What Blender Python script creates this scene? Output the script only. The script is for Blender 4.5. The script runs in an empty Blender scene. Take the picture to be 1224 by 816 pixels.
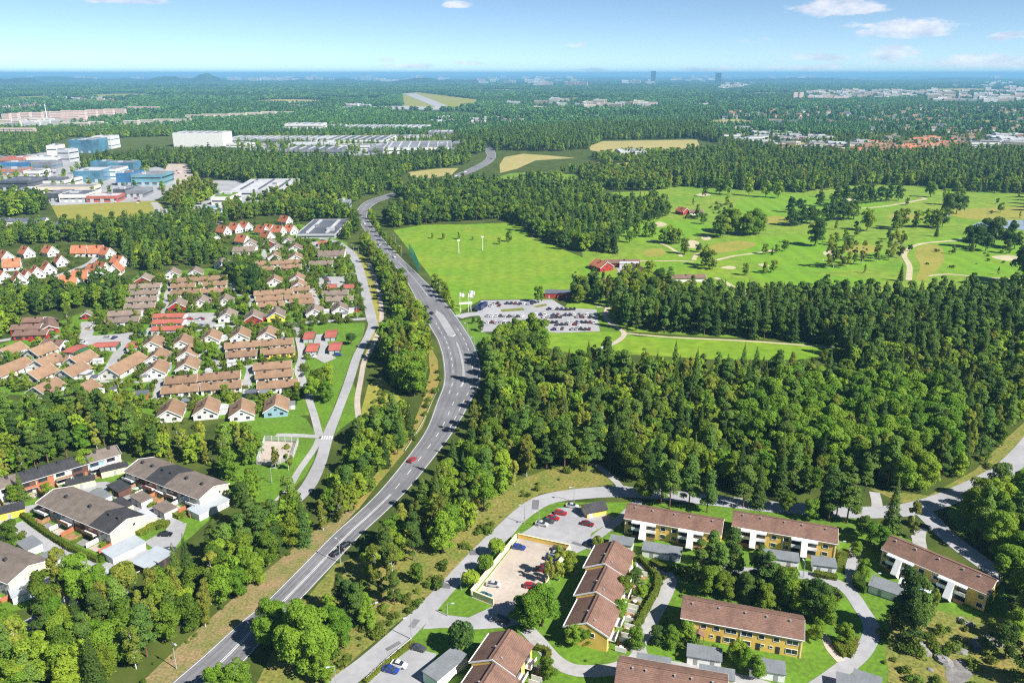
import bpy, math, random
import numpy as np
from mathutils import Vector, Matrix
from math import sin, cos, pi, radians as R
random.seed(7)
scene = bpy.context.scene
COL = scene.collection

# ------------------------------------------------------------------ camera, sky, sun, exposure
CAMH, FPX, PITCH = 140.0, 952.0, R(18.56)
cam = bpy.data.objects.new('camera', bpy.data.cameras.new('camera')); COL.objects.link(cam)
cam.location = (0, 0, CAMH); cam.rotation_euler = (pi/2 - PITCH, 0, 0)
cam.data.sensor_width = 36; cam.data.lens = FPX/1224*36
cam.data.clip_start = 1; cam.data.clip_end = 200000
scene.camera = cam

SUN_ELEV, SUN_X, SUN_Y = R(42), .83, -.56           # the sun stands to the right, a little behind the camera
world = bpy.data.worlds.new('World'); scene.world = world; world.use_nodes = True
def build_sky():
    nt = world.node_tree; N = nt.nodes; L = nt.links; N.clear()
    out = N.new('ShaderNodeOutputWorld'); bg = N.new('ShaderNodeBackground')
    sky = N.new('ShaderNodeTexSky'); sky.sky_type = 'NISHITA'; sky.sun_disc = False
    sky.sun_elevation = SUN_ELEV; sky.sun_rotation = math.atan2(SUN_X, SUN_Y)
    sky.altitude = 100; sky.air_density = .42; sky.dust_density = 0; sky.ozone_density = 3.0
    bg.inputs['Strength'].default_value = .079
    # scattered fair weather clouds low in the sky: noise on the direction, gathered in a few banks
    tc = N.new('ShaderNodeTexCoord'); sep = N.new('ShaderNodeSeparateXYZ'); L.new(tc.outputs['Generated'], sep.inputs[0])
    def m(op, a, b=None, c=None):
        n = N.new('ShaderNodeMath'); n.operation = op
        for i, v in enumerate((a, b, c)):
            if v is None: continue
            if isinstance(v, (int, float)): n.inputs[i].default_value = v
            else: L.new(v, n.inputs[i])
        return n.outputs[0]
    az = m('ARCTAN2', sep.outputs[0], sep.outputs[1])
    el = m('ARCSINE', sep.outputs[2])
    comb = N.new('ShaderNodeCombineXYZ')
    L.new(az, comb.inputs[0]); L.new(m('MULTIPLY', el, 2.6), comb.inputs[1])
    def noise(scale, detail, rough, off=0):
        n = N.new('ShaderNodeTexNoise'); n.noise_dimensions = '3D'
        mp = N.new('ShaderNodeMapping'); mp.inputs['Location'].default_value = (off, off*.7, off*.3)
        L.new(comb.outputs[0], mp.inputs[0]); L.new(mp.outputs[0], n.inputs['Vector'])
        n.inputs['Scale'].default_value = scale; n.inputs['Detail'].default_value = detail; n.inputs['Roughness'].default_value = rough
        return n.outputs['Fac']
    n1 = noise(34, 7, .62); n2 = noise(12, 3, .5, 4.1)
    mask = None
    for (px, py, rx, ry, s) in CLOUDS:
        x = (px-612)/FPX; y = (408-py)/FPX
        d = Vector((x, cos(PITCH)+y*sin(PITCH), -sin(PITCH)+y*cos(PITCH))).normalized()
        a0, e0 = math.atan2(d.x, d.y), math.asin(d.z)
        dx = m('DIVIDE', m('SUBTRACT', az, a0), rx*.85/FPX); dy = m('DIVIDE', m('SUBTRACT', el, e0), ry*.85/FPX)
        up = m('MULTIPLY', m('MINIMUM', dy, 0), .7)                    # flatter below than above
        dy = m('ADD', dy, up)
        q = m('SUBTRACT', 1, m('ADD', m('MULTIPLY', dx, dx), m('MULTIPLY', dy, dy)))
        q = m('MULTIPLY', m('MAXIMUM', q, -.6), s)
        mask = q if mask is None else m('MAXIMUM', mask, q)
    dens = m('ADD', m('MULTIPLY', mask, .37), m('ADD', m('MULTIPLY', m('SUBTRACT', n1, .5), 1.1), m('MULTIPLY', m('SUBTRACT', n2, .5), .5)))
    rmp = N.new('ShaderNodeMapRange'); rmp.interpolation_type = 'SMOOTHSTEP'
    L.new(dens, rmp.inputs[0]); rmp.inputs[1].default_value = .06; rmp.inputs[2].default_value = .34; rmp.inputs[4].default_value = .62
    lit = N.new('ShaderNodeMapRange'); L.new(noise(30, 5, .6, .045), lit.inputs[0]); lit.inputs[1].default_value = .35; lit.inputs[2].default_value = .65
    cc = N.new('ShaderNodeMix'); cc.data_type = 'RGBA'; L.new(lit.outputs[0], cc.inputs[0])
    cc.inputs[6].default_value = (3.6, 3.9, 4.9, 1); cc.inputs[7].default_value = (6.6, 6.2, 6.2, 1)
    mx = N.new('ShaderNodeMix'); mx.data_type = 'RGBA'
    hs = N.new('ShaderNodeMix'); hs.data_type = 'RGBA'; hs.blend_type = 'MULTIPLY'; hs.inputs[0].default_value = 1; hs.inputs[7].default_value = (.88, .87, .78, 1); L.new(sky.outputs[0], hs.inputs[6])
    L.new(rmp.outputs[0], mx.inputs[0]); L.new(hs.outputs[2], mx.inputs[6]); L.new(cc.outputs[2], mx.inputs[7])
    L.new(mx.outputs[2], bg.inputs['Color']); L.new(bg.outputs[0], out.inputs[0])
CLOUDS = [(1003, 12, 62, 15, 1.2), (1085, 38, 70, 17, 1.25), (1032, 32, 40, 6, .8), (1075, 68, 48, 16, 1.0), (1205, 44, 26, 9, .9), (905, 50, 26, 7, .85),
          (970, 70, 45, 8, .8), (1150, 76, 150, 12, 1.05), (960, 82, 130, 7, .95), (840, 84, 40, 5, .85), (548, 6, 26, 8, 1.0), (690, 54, 24, 7, .85),
          (490, 80, 50, 6, .85), (135, 1, 70, 6, 1.0), (460, 73, 24, 5, .8), (710, 84, 30, 4, .8), (560, 76, 40, 5, .75)]
build_sky()
sun = bpy.data.objects.new('sun', bpy.data.lights.new('sun', 'SUN')); COL.objects.link(sun)
sun.data.energy = 4.4; sun.data.angle = R(.5); sun.data.color = (1, .955, .88)
sv = Vector((SUN_X, SUN_Y, 0)).normalized()*cos(SUN_ELEV) + Vector((0, 0, sin(SUN_ELEV)))
sun.rotation_euler = sv.to_track_quat('Z', 'Y').to_euler(); sun.location = (0, 0, 400)
vs = scene.view_settings
vs.view_transform = 'Standard'; vs.look = 'None'; vs.gamma = 1; vs.use_curve_mapping = False; vs.exposure = 1.2
scene.cycles.use_denoising = False
scene.cycles.filter_width = 1.2
scene.cycles.max_bounces = 5; scene.cycles.diffuse_bounces = 3; scene.cycles.glossy_bounces = 2; scene.cycles.transmission_bounces = 3
scene.cycles.volume_bounces = 0; scene.cycles.transparent_max_bounces = 4

# ------------------------------------------------------------------ where a point of the ground lies
def g(px, py, h=0.0):
    x = (px-612)/FPX; y = (408-py)/FPX
    dx, dy, dz = x, cos(PITCH)+y*sin(PITCH), -sin(PITCH)+y*cos(PITCH)
    t = (h-CAMH)/dz
    return Vector((dx*t, dy*t, h))
def proj(x, y, z=0.0):
    f = y*cos(PITCH) - (z-CAMH)*sin(PITCH); u = y*sin(PITCH) + (z-CAMH)*cos(PITCH)
    return 612+FPX*x/f, 408-FPX*u/f, f

# ------------------------------------------------------------------ objects
def tag(o, label=None, cat=None, group=None, kind=None):
    if label: o['label'] = label
    if cat: o['category'] = cat
    if group: o['group'] = group
    if kind: o['kind'] = kind
    return o
def empty(name, loc, rz=0.0, label=None, cat=None, group=None):
    o = bpy.data.objects.new(name, None); COL.objects.link(o); o.empty_display_size = .5
    o.location = loc; o.rotation_euler = (0, 0, rz)
    return tag(o, label, cat, group)
def link(name, me, parent=None, loc=None, rz=None):
    o = bpy.data.objects.new(name, me); COL.objects.link(o)
    if parent: o.parent = parent
    if loc is not None: o.location = loc
    if rz is not None: o.rotation_euler = (0, 0, rz)
    return o
def copy_tree(o, parent=None):
    c = o.copy(); COL.objects.link(c); c.parent = parent
    for ch in KIDS.get(o.as_pointer(), []): copy_tree(ch, c)
    return c
KIDS = {}
def note_kids(o):
    KIDS[o.as_pointer()] = list(o.children)
    for ch in o.children: note_kids(ch)

class MB:
    def __init__(s): s.v = []; s.f = []; s.m = []
    def add(s, v, f, m=0):
        b = len(s.v); s.v += [tuple(p) for p in v]; s.f += [tuple(i+b for i in q) for q in f]; s.m += [m]*len(f); return s
    def box(s, x0, x1, y0, y1, z0, z1, m=0, mtop=None):
        s.add([(x0,y0,z0),(x1,y0,z0),(x1,y1,z0),(x0,y1,z0),(x0,y0,z1),(x1,y0,z1),(x1,y1,z1),(x0,y1,z1)],
              [(3,2,1,0),(4,5,6,7),(0,1,5,4),(1,2,6,5),(2,3,7,6),(3,0,4,7)], m)
        if mtop is not None: s.m[-5] = mtop
        return s
    def bar(s, a, b, w, h=None, m=0):                                   # a square bar between two points
        a, b = Vector(a), Vector(b); h = h or w
        d = (b-a).normalized(); u = d.cross(Vector((0,0,1)))
        u = Vector((1,0,0)) if u.length < 1e-3 else u.normalized()
        n = u.cross(d)
        p = [q+u*(sx*w/2)+n*(sy*h/2) for q in (a,b) for sx, sy in ((-1,-1),(1,-1),(1,1),(-1,1))]
        return s.add(p, [(3,2,1,0),(4,5,6,7),(0,1,5,4),(1,2,6,5),(2,3,7,6),(3,0,4,7)], m)
    def tube(s, a, b, r0, r1=None, n=6, m=0):
        a, b = Vector(a), Vector(b); r1 = r0 if r1 is None else r1
        d = (b-a).normalized(); u = d.orthogonal().normalized(); w = d.cross(u)
        p = [a+(u*cos(t)+w*sin(t))*r0 for t in [2*pi*i/n for i in range(n)]] + [b+(u*cos(t)+w*sin(t))*r1 for t in [2*pi*i/n for i in range(n)]]
        return s.add(p, [(i,(i+1)%n,n+(i+1)%n,n+i) for i in range(n)]+[tuple(range(n-1,-1,-1)), tuple(range(n,2*n))], m)
    def gable(s, L, W, e, r, m=0):                                      # walls with two gables, ridge along x
        a, b = L/2, W/2
        return s.add([(-a,-b,0),(a,-b,0),(a,b,0),(-a,b,0),(-a,-b,e),(a,-b,e),(a,b,e),(-a,b,e),(-a,0,r),(a,0,r)],
                     [(0,1,5,4),(2,3,7,6),(1,2,6,9,5),(3,0,4,8,7)], m)
    def roof(s, L, W, e, r, o=.5, t=.22, oe=None, m=0):                 # two sloping slabs with overhang, ridge along x
        a = L/2+(o if oe is None else oe); b = W/2; k = (r-e)/b; y = b+o; z = e-k*o
        for q in (-1, 1):
            p = [(-a,q*y,z+.03),(a,q*y,z+.03),(a,0,r+.03),(-a,0,r+.03)]; p += [(x,yy,zz+t) for x,yy,zz in p]
            fs = [(4,5,6,7),(3,2,1,0),(0,1,5,4),(1,2,6,5),(3,0,4,7)]
            s.add(p, fs if q < 0 else [tuple(reversed(f)) for f in fs], m)
        return s
    def mesh(s, name, mats):
        me = bpy.data.meshes.new(name); me.from_pydata(s.v, [], s.f)
        for m in (mats if isinstance(mats, (list, tuple)) else [mats]): me.materials.append(m)
        if any(s.m): me.polygons.foreach_set('material_index', s.m)
        me.update(); return me
    def build(s, name, mats, parent=None, loc=None, rz=None):
        return link(name, s.mesh(name, mats), parent, loc, rz)

# ------------------------------------------------------------------ materials
MATS = {}
def mat(name, col, rough=.85, var=.12, scale=1.0, col2=None, metal=0.0, bump=0.0, spec=.3, obj=True, detail=4, stripes=None, rnd=0.0, fine=0.0, trans=0.0):
    """a colour broken up by noise: var = how far it swings (or towards col2), rnd = swing from object to object, fine = swing at a small scale"""
    m = bpy.data.materials.new(name); m.use_nodes = True; MATS[name] = m
    nt = m.node_tree; N = nt.nodes; L = nt.links; b = N['Principled BSDF']
    b.inputs['Roughness'].default_value = rough; b.inputs['Metallic'].default_value = metal; b.inputs['Specular IOR Level'].default_value = spec
    tc = N.new('ShaderNodeTexCoord'); co = tc.outputs['Object']
    no = N.new('ShaderNodeTexNoise'); no.inputs['Scale'].default_value = scale; no.inputs['Detail'].default_value = detail; no.inputs['Roughness'].default_value = .6
    L.new(co, no.inputs['Vector'])
    rg = N.new('ShaderNodeMapRange'); L.new(no.outputs['Fac'], rg.inputs[0]); rg.inputs[1].default_value = .3; rg.inputs[2].default_value = .7
    mx = N.new('ShaderNodeMix'); mx.data_type = 'RGBA'; L.new(rg.outputs[0], mx.inputs[0])
    c2 = col2 or [c*(1-2*var) for c in col]; c1 = col if col2 else [c*(1+var) for c in col]
    mx.inputs[6].default_value = (*c1, 1); mx.inputs[7].default_value = (*c2, 1)
    o = mx.outputs[2]
    def mul(o, val):
        k = N.new('ShaderNodeMix'); k.data_type = 'RGBA'; k.blend_type = 'MULTIPLY'; k.inputs[0].default_value = 1
        L.new(o, k.inputs[6]); L.new(val, k.inputs[7]); return k.outputs[2]
    def mapr(v, a, b_, lo=0, hi=1):
        k = N.new('ShaderNodeMapRange'); L.new(v, k.inputs[0]); k.inputs[1].default_value = lo; k.inputs[2].default_value = hi
        k.inputs[3].default_value = a; k.inputs[4].default_value = b_; return k.outputs[0]
    if fine:
        n2 = N.new('ShaderNodeTexNoise'); n2.inputs['Scale'].default_value = scale*9; n2.inputs['Detail'].default_value = 3; L.new(co, n2.inputs['Vector'])
        o = mul(o, mapr(n2.outputs['Fac'], 1-fine, 1+fine, .3, .7))
    if stripes:                                                          # (axis, period in metres, depth)
        ax, per, dep = stripes
        sp = N.new('ShaderNodeSeparateXYZ'); L.new(co, sp.inputs[0])
        k = N.new('ShaderNodeMath'); k.operation = 'MULTIPLY'; L.new(sp.outputs[ax], k.inputs[0]); k.inputs[1].default_value = 2*pi/per
        s_ = N.new('ShaderNodeMath'); s_.operation = 'SINE'; L.new(k.outputs[0], s_.inputs[0])
        o = mul(o, mapr(s_.outputs[0], 1-dep, 1+dep*.4, -1, 1))
    if rnd:
        oi = N.new('ShaderNodeObjectInfo'); o = mul(o, mapr(oi.outputs['Random'], 1-rnd, 1+rnd))
    L.new(o, b.inputs['Base Color'])
    if bump:
        bp = N.new('ShaderNodeBump'); bp.inputs['Strength'].default_value = bump; L.new(no.outputs['Fac'], bp.inputs['Height']); L.new(bp.outputs[0], b.inputs['Normal'])
    return m
def leafmat(name, a, b_, c, rnd=.32, trans=.42):
    """leaves: a to b_ from leaf to leaf, towards c in some clumps and some trees"""
    m = bpy.data.materials.new(name); m.use_nodes = True; MATS[name] = m
    nt = m.node_tree; N = nt.nodes; L = nt.links; p = N['Principled BSDF']; out = N['Material Output']
    p.inputs['Roughness'].default_value = .75; p.inputs['Specular IOR Level'].default_value = .2
    ge = N.new('ShaderNodeNewGeometry'); oi = N.new('ShaderNodeObjectInfo'); tc = N.new('ShaderNodeTexCoord')
    mx = N.new('ShaderNodeMix'); mx.data_type = 'RGBA'; L.new(ge.outputs['Random Per Island'], mx.inputs[0])
    mx.inputs[6].default_value = (*a, 1); mx.inputs[7].default_value = (*b_, 1)
    no = N.new('ShaderNodeTexNoise'); no.inputs['Scale'].default_value = .35; no.inputs['Detail'].default_value = 2; L.new(tc.outputs['Object'], no.inputs['Vector'])
    ad = N.new('ShaderNodeMath'); ad.operation = 'MULTIPLY_ADD'; L.new(oi.outputs['Random'], ad.inputs[0]); ad.inputs[1].default_value = .7; L.new(no.outputs['Fac'], ad.inputs[2])
    mr = N.new('ShaderNodeMapRange'); L.new(ad.outputs[0], mr.inputs[0]); mr.inputs[1].default_value = .55; mr.inputs[2].default_value = 1.25
    m2 = N.new('ShaderNodeMix'); m2.data_type = 'RGBA'; L.new(mr.outputs[0], m2.inputs[0]); L.new(mx.outputs[2], m2.inputs[6]); m2.inputs[7].default_value = (*c, 1)
    k = N.new('ShaderNodeMath'); k.operation = 'MULTIPLY'; L.new(oi.outputs['Random'], k.inputs[0]); k.inputs[1].default_value = 7.31
    fr = N.new('ShaderNodeMath'); fr.operation = 'FRACT'; L.new(k.outputs[0], fr.inputs[0])
    vr = N.new('ShaderNodeMapRange'); L.new(fr.outputs[0], vr.inputs[0]); vr.inputs[3].default_value = 1-rnd; vr.inputs[4].default_value = 1+rnd
    m3 = N.new('ShaderNodeMix'); m3.data_type = 'RGBA'; m3.blend_type = 'MULTIPLY'; m3.inputs[0].default_value = 1; L.new(m2.outputs[2], m3.inputs[6]); L.new(vr.outputs[0], m3.inputs[7])
    L.new(m3.outputs[2], p.inputs['Base Color'])
    tr = N.new('ShaderNodeBsdfTranslucent'); L.new(m3.outputs[2], tr.inputs['Color'])
    ms = N.new('ShaderNodeMixShader'); ms.inputs[0].default_value = trans; L.new(p.outputs[0], ms.inputs[1]); L.new(tr.outputs[0], ms.inputs[2])
    L.new(ms.outputs[0], out.inputs[0]); return m

M = MATS
mat('lawn', (.105,.215,.011), var=.3, scale=.09, col2=(.08,.15,.012), fine=.25)
mat('meadow', (.105,.235,.007), scale=.022, col2=(.185,.26,.016), fine=.18, detail=8, stripes=(0,11,.05))
mat('fairway', (.10,.215,.009), scale=.014, col2=(.19,.25,.024), fine=.24, detail=9)
mat('mown', (.115,.26,.007), scale=.02, col2=(.15,.26,.012), fine=.12, detail=8, stripes=(0,16,.09))
mat('roof_brick', (.26,.14,.095), scale=.3, var=.16, rnd=.3)
mat('dry_grass', (.27,.24,.045), scale=.03, col2=(.20,.215,.03), fine=.14)
mat('straw', (.36,.29,.12), scale=.02, col2=(.28,.26,.08), fine=.14)
mat('verge', (.16,.18,.025), scale=.12, col2=(.28,.19,.06), fine=.3)
mat('soil', (.27,.18,.10), scale=.16, col2=(.12,.15,.03), fine=.35, detail=7)
mat('heath', (.10,.15,.018), scale=.12, col2=(.22,.175,.05), fine=.42, detail=8)
mat('rock', (.2,.19,.18), scale=.4, var=.22, fine=.2, bump=.6)
mat('asphalt', (.172,.172,.186), scale=.04, var=.13, fine=.1, detail=8)
mat('worn_asphalt', (.145,.145,.158), scale=.08, var=.14, fine=.1, detail=8)
mat('road_grey', (.315,.315,.33), scale=.05, var=.09, fine=.08)
mat('paving', (.34,.335,.335), scale=.06, var=.1, fine=.1)
mat('gravel', (.42,.36,.31), scale=.1, var=.1, fine=.1)
mat('sand', (.44,.39,.25), scale=.1, var=.1, fine=.1)
mat('line_paint', (.72,.72,.72), var=.12, scale=.4)
mat('roof_tile', (.195,.112,.083), scale=.25, var=.17, fine=.2, stripes=(1,.42,.2), rough=.8)
mat('roof_shade_tile', (.17,.10,.075), scale=.25, var=.15, fine=.18, stripes=(1,.42,.18), rough=.85)  # roof_tile darkened: shade of the slope turned from the sun, put into colour
mat('roof_tan', (.232,.146,.09), scale=.3, var=.12, fine=.16, rnd=.12)
mat('roof_taupe', (.20,.155,.125), scale=.3, var=.12, fine=.16, rnd=.12)
mat('roof_umber', (.17,.105,.08), scale=.3, var=.12, fine=.16, rnd=.1)
mat('roof_orange', (.43,.15,.075), scale=.3, var=.14, fine=.2, rnd=.16)
mat('roof_red', (.36,.105,.078), scale=.2, var=.1, fine=.06, rnd=.08)
mat('felt_brown', (.165,.135,.115), scale=.35, var=.14, fine=.12, stripes=(0,1.1,.05))
mat('felt_black', (.045,.045,.05), scale=.35, var=.16, fine=.1, stripes=(0,1.1,.12))
mat('felt_grey', (.17,.185,.2), scale=.3, var=.1, fine=.08, stripes=(0,.9,.05))
mat('metal_roof', (.36,.40,.44), scale=.2, var=.08, fine=.05, stripes=(0,.6,.08), rough=.45)
mat('flat_grey', (.20,.21,.235), scale=.03, var=.15, fine=.1)
mat('flat_dark', (.10,.11,.135), scale=.03, var=.2, fine=.1)
mat('flat_pale', (.43,.44,.46), scale=.03, var=.1, fine=.06)
mat('yellow_wall', (.80,.53,.125), scale=.5, var=.07, stripes=(0,.3,.05))
mat('cream_wall', (.70,.62,.40), scale=.4, var=.06)
mat('white_wall', (.62,.61,.59), scale=.4, var=.05)
mat('white_paint', (.80,.80,.79), scale=1, var=.03, rough=.6)
mat('red_wall', (.33,.035,.025), scale=.4, var=.1)
mat('green_wall', (.03,.13,.065), scale=.4, var=.1)
mat('bright_yellow', (.75,.55,.08), scale=.4, var=.06)
mat('sky_wall', (.24,.38,.45), scale=.4, var=.06)
mat('brown_wall', (.12,.06,.045), scale=.4, var=.12, stripes=(0,.35,.15))
mat('rust_wall', (.40,.14,.07), scale=.4, var=.1)
mat('brick_wall', (.36,.16,.11), scale=.4, var=.1)
mat('pink_wall', (.62,.46,.40), scale=.02, var=.12, rnd=.1)
mat('sand_wall', (.62,.53,.42), scale=.02, var=.12, rnd=.1)
mat('blue_wall', (.045,.16,.33), scale=.05, var=.15)
mat('glass_blue', (.085,.21,.31), rough=.15, scale=.04, var=.25, spec=.7)
mat('glass_teal', (.15,.34,.41), rough=.2, scale=.05, var=.2, spec=.7)
mat('window_glass', (.035,.045,.06), rough=.08, scale=.6, var=.4, spec=.8, rnd=.3)
mat('dark_metal', (.04,.04,.045), rough=.5, var=.1)
mat('grey_metal', (.33,.34,.35), rough=.5, var=.08)
mat('wood', (.30,.17,.085), scale=.8, var=.15)
mat('awning_blue', (.55,.66,.80), var=.06, scale=2)
mat('tyre', (.015,.015,.016), rough=.9)
mat('tail_red', (.4,.01,.01), rough=.3)
mat('bark', (.10,.07,.05), scale=2, var=.25)
mat('pine_bark', (.17,.09,.055), scale=1.2, var=.3)
mat('birch_bark', (.55,.53,.50), scale=3, var=.3)
mat('lake', (.30,.34,.36), rough=.08, scale=.05, var=.1, spec=.8)
mat('net_green', (.02,.14,.09), rough=.8, var=.1)
mat('granite', (.24,.235,.23), scale=1.5, var=.2)
mat('flower', (.5,.08,.05), scale=4, var=.3)
mat('tower_dark', (.03,.055,.09), rough=.3, var=.1, scale=.02)
leafmat('leaf_green', (0.171,0.296,0.024), (0.082,0.166,0.015), (0.268,0.354,0.028))
leafmat('leaf_bright', (0.150,0.299,0.020), (0.090,0.198,0.015), (0.224,0.347,0.028), rnd=.12)
leafmat('leaf_birch', (0.193,0.268,0.035), (0.111,0.174,0.024), (0.312,0.325,0.044))
leafmat('leaf_dark', (0.074,0.160,0.027), (0.040,0.091,0.019), (0.112,0.182,0.027), rnd=.15)
leafmat('needle_pine', (0.112,0.211,0.034), (0.052,0.116,0.024), (0.164,0.254,0.040))
leafmat('needle_spruce', (0.089,0.173,0.028), (0.044,0.092,0.020), (0.144,0.211,0.028))
leafmat('leaf_bush', (.13,.21,.02), (.06,.12,.015), (.18,.22,.028), rnd=.35)
leafmat('leaf_hedge', (.11,.20,.018), (.055,.115,.013), (.19,.22,.024), rnd=.2)
leafmat('leaf_far', (0.076,0.193,0.055), (0.040,0.110,0.037), (0.137,0.264,0.055), rnd=.35, trans=.15)
# ------------------------------------------------------------------ ground, fields, roads
EXC = []                                     # ground outlines where no tree grows: (xs, ys)
def exclude(P, grow=0.0):
    a = np.array([(p[0], p[1]) for p in P])
    if grow:
        c = a.mean(0); d = a-c; l = np.linalg.norm(d, axis=1, keepdims=True); a = c+d*(l+grow*1.4)/l
    EXC.append((a, a.min(0), a.max(0)))
def inside(P, x, y):
    r = np.zeros(len(x), bool); j = len(P)-1
    for i in range(len(P)):
        xi, yi = P[i]; xj, yj = P[j]
        if yi != yj: r ^= ((yi > y) != (yj > y)) & (x < (xj-xi)*(y-yi)/(yj-yi)+xi)
        j = i
    return r
def blocked(x, y):
    r = np.zeros(len(x), bool)
    for P, lo, hi in EXC:
        k = np.nonzero((x > lo[0]) & (x < hi[0]) & (y > lo[1]) & (y < hi[1]) & ~r)[0]
        if len(k): r[k] = inside(P, x[k], y[k])
    return r
def smooth(P, n=4, closed=False):                                       # Catmull-Rom through the points
    P = [Vector(p) for p in P]; out = []; N = len(P)
    rng = range(N if closed else N-1)
    for i in rng:
        a, b, c, d = (P[(i-1) % N], P[i], P[(i+1) % N], P[(i+2) % N]) if closed else (P[max(i-1,0)], P[i], P[i+1], P[min(i+2,N-1)])
        for k in range(n):
            t = k/n
            out.append(.5*((2*b)+(c-a)*t+(2*a-5*b+4*c-d)*t*t+(3*b-a-3*c+d)*t**3))
    if not closed: out.append(P[-1])
    return out
LAYER = [0]
def lay(z): LAYER[0] += 1; return z*1.5+LAYER[0]*.0002
def flat(name, P, z, m, kind='structure'):
    z = lay(z)
    mb = MB(); P = [(p[0], p[1], z) for p in P]
    s = sum(P[i][0]*P[(i+1) % len(P)][1]-P[(i+1) % len(P)][0]*P[i][1] for i in range(len(P)))
    mb.add(P if s > 0 else P[::-1], [tuple(range(len(P)))])
    return tag(mb.build(name, MATS[m]), kind=kind)
def sheet(name, px, z, m, exc=True, rnd=False, grow=0.0):
    P = [g(*p) for p in px]
    if rnd: P = smooth(P, 4, True)
    if exc: exclude(P, grow)
    return flat(name, P, z, m)
def strip(name, A, B, z, m, exc=True, mbx=None):
    P = list(A)+list(B)[::-1]
    if exc: exclude([tuple(p[:2]) for p in P])
    mb = mbx or MB(); n = len(A); z = lay(z) if mbx is None else z
    v = [(p[0], p[1], z) for p in A]+[(p[0], p[1], z) for p in B]
    mb.add(v, [(i, i+n, i+n+1, i+1) for i in range(n-1)])
    for k in range(len(mb.f)-(n-1), len(mb.f)):
        f = mb.f[k]; a, b, c = (Vector(mb.v[i]) for i in f[:3])
        if (b-a).cross(c-a).z < 0: mb.f[k] = f[::-1]
    if mbx is None: return tag(mb.build(name, MATS[m]), kind='structure')
def offset(C, d):
    out = []
    for i, p in enumerate(C):
        t = (C[min(i+1, len(C)-1)]-C[max(i-1, 0)]).normalized(); out.append(p+Vector((-t.y, t.x, 0))*d)
    return out
def ribbon(name, px, w, z, m, exc=True, world=False):
    C = smooth(px if world else [g(*p) for p in px], 4)
    return strip(name, offset(C, w/2), offset(C, -w/2), z, m, exc)
def dashes(mb, C, w, on, off, z):                                        # painted dashes along a line
    acc = 0.0; cur = []
    L = [0.0]
    for i in range(1, len(C)): L.append(L[-1]+(C[i]-C[i-1]).length)
    def at(s):
        for i in range(1, len(C)):
            if L[i] >= s: return C[i-1].lerp(C[i], (s-L[i-1])/max(L[i]-L[i-1], 1e-6))
        return C[-1]
    s = 0
    while s+on < L[-1]:
        q = [at(s+on*k/3) for k in range(4)]
        strip('', offset(q, w/2), offset(q, -w/2), z, '', False, mb); s += on+off

def ground():
    mb = MB()
    xs = [-70000,-30000,-12000,-5000,-2500,-1200,-600,-300,0,300,600,1200,2500,5000,12000,30000,70000]
    ys = [-3000,-600,0,200,400,700,1000,1500,2200,3200,4800,7000,10000,15000,22000,32000,45000,62000]
    v = [(x, y, 0) for y in ys for x in xs]; n = len(xs)
    mb.add(v, [(j*n+i, j*n+i+1, (j+1)*n+i+1, (j+1)*n+i) for j in range(len(ys)-1) for i in range(n-1)])
    m = bpy.data.materials.new('land'); m.use_nodes = True; nt = m.node_tree; N = nt.nodes; L = nt.links; b = N['Principled BSDF']
    b.inputs['Roughness'].default_value = .95; b.inputs['Specular IOR Level'].default_value = .1
    tc = N.new('ShaderNodeTexCoord')
    def noise(s, d, sy=1.0):
        mp = N.new('ShaderNodeMapping'); mp.inputs['Scale'].default_value = (1, sy, 1); L.new(tc.outputs['Object'], mp.inputs[0])
        n = N.new('ShaderNodeTexNoise'); n.inputs['Scale'].default_value = s; n.inputs['Detail'].default_value = d; L.new(mp.outputs[0], n.inputs['Vector']); return n.outputs['Fac']
    def mix(f, a, b_):
        k = N.new('ShaderNodeMix'); k.data_type = 'RGBA'
        (L.new(f, k.inputs[0]) if not isinstance(f, float) else None)
        for i, c in ((6, a), (7, b_)):
            if isinstance(c, tuple): k.inputs[i].default_value = (*c, 1)
            else: L.new(c, k.inputs[i])
        return k.outputs[2]
    def rng(v, lo, hi):
        k = N.new('ShaderNodeMapRange'); L.new(v, k.inputs[0]); k.inputs[1].default_value = lo; k.inputs[2].default_value = hi; return k.outputs[0]
    near = mix(rng(noise(.06, 5), .35, .65), (.035,.06,.012), (.075,.10,.018))
    near = mix(rng(noise(.9, 3), .55, .8), near, (.10,.095,.03))
    wood = mix(rng(noise(.012, 6), .35, .65), (.03,.065,.02), (.07,.12,.03))
    far = mix(rng(noise(.0011, 6, .35), .56, .64), wood, (.14,.17,.05))          # clearings and fields between the woods
    far = mix(rng(noise(.0016, 7, .4), .6, .68), far, (.3,.28,.25))           # scattered settlement
    sp = N.new('ShaderNodeSeparateXYZ'); L.new(tc.outputs['Object'], sp.inputs[0])
    L.new(mix(rng(sp.outputs[1], 1500, 2600), near, far), b.inputs['Base Color'])
    tag(mb.build('ground', m), kind='structure')
ground()
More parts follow.
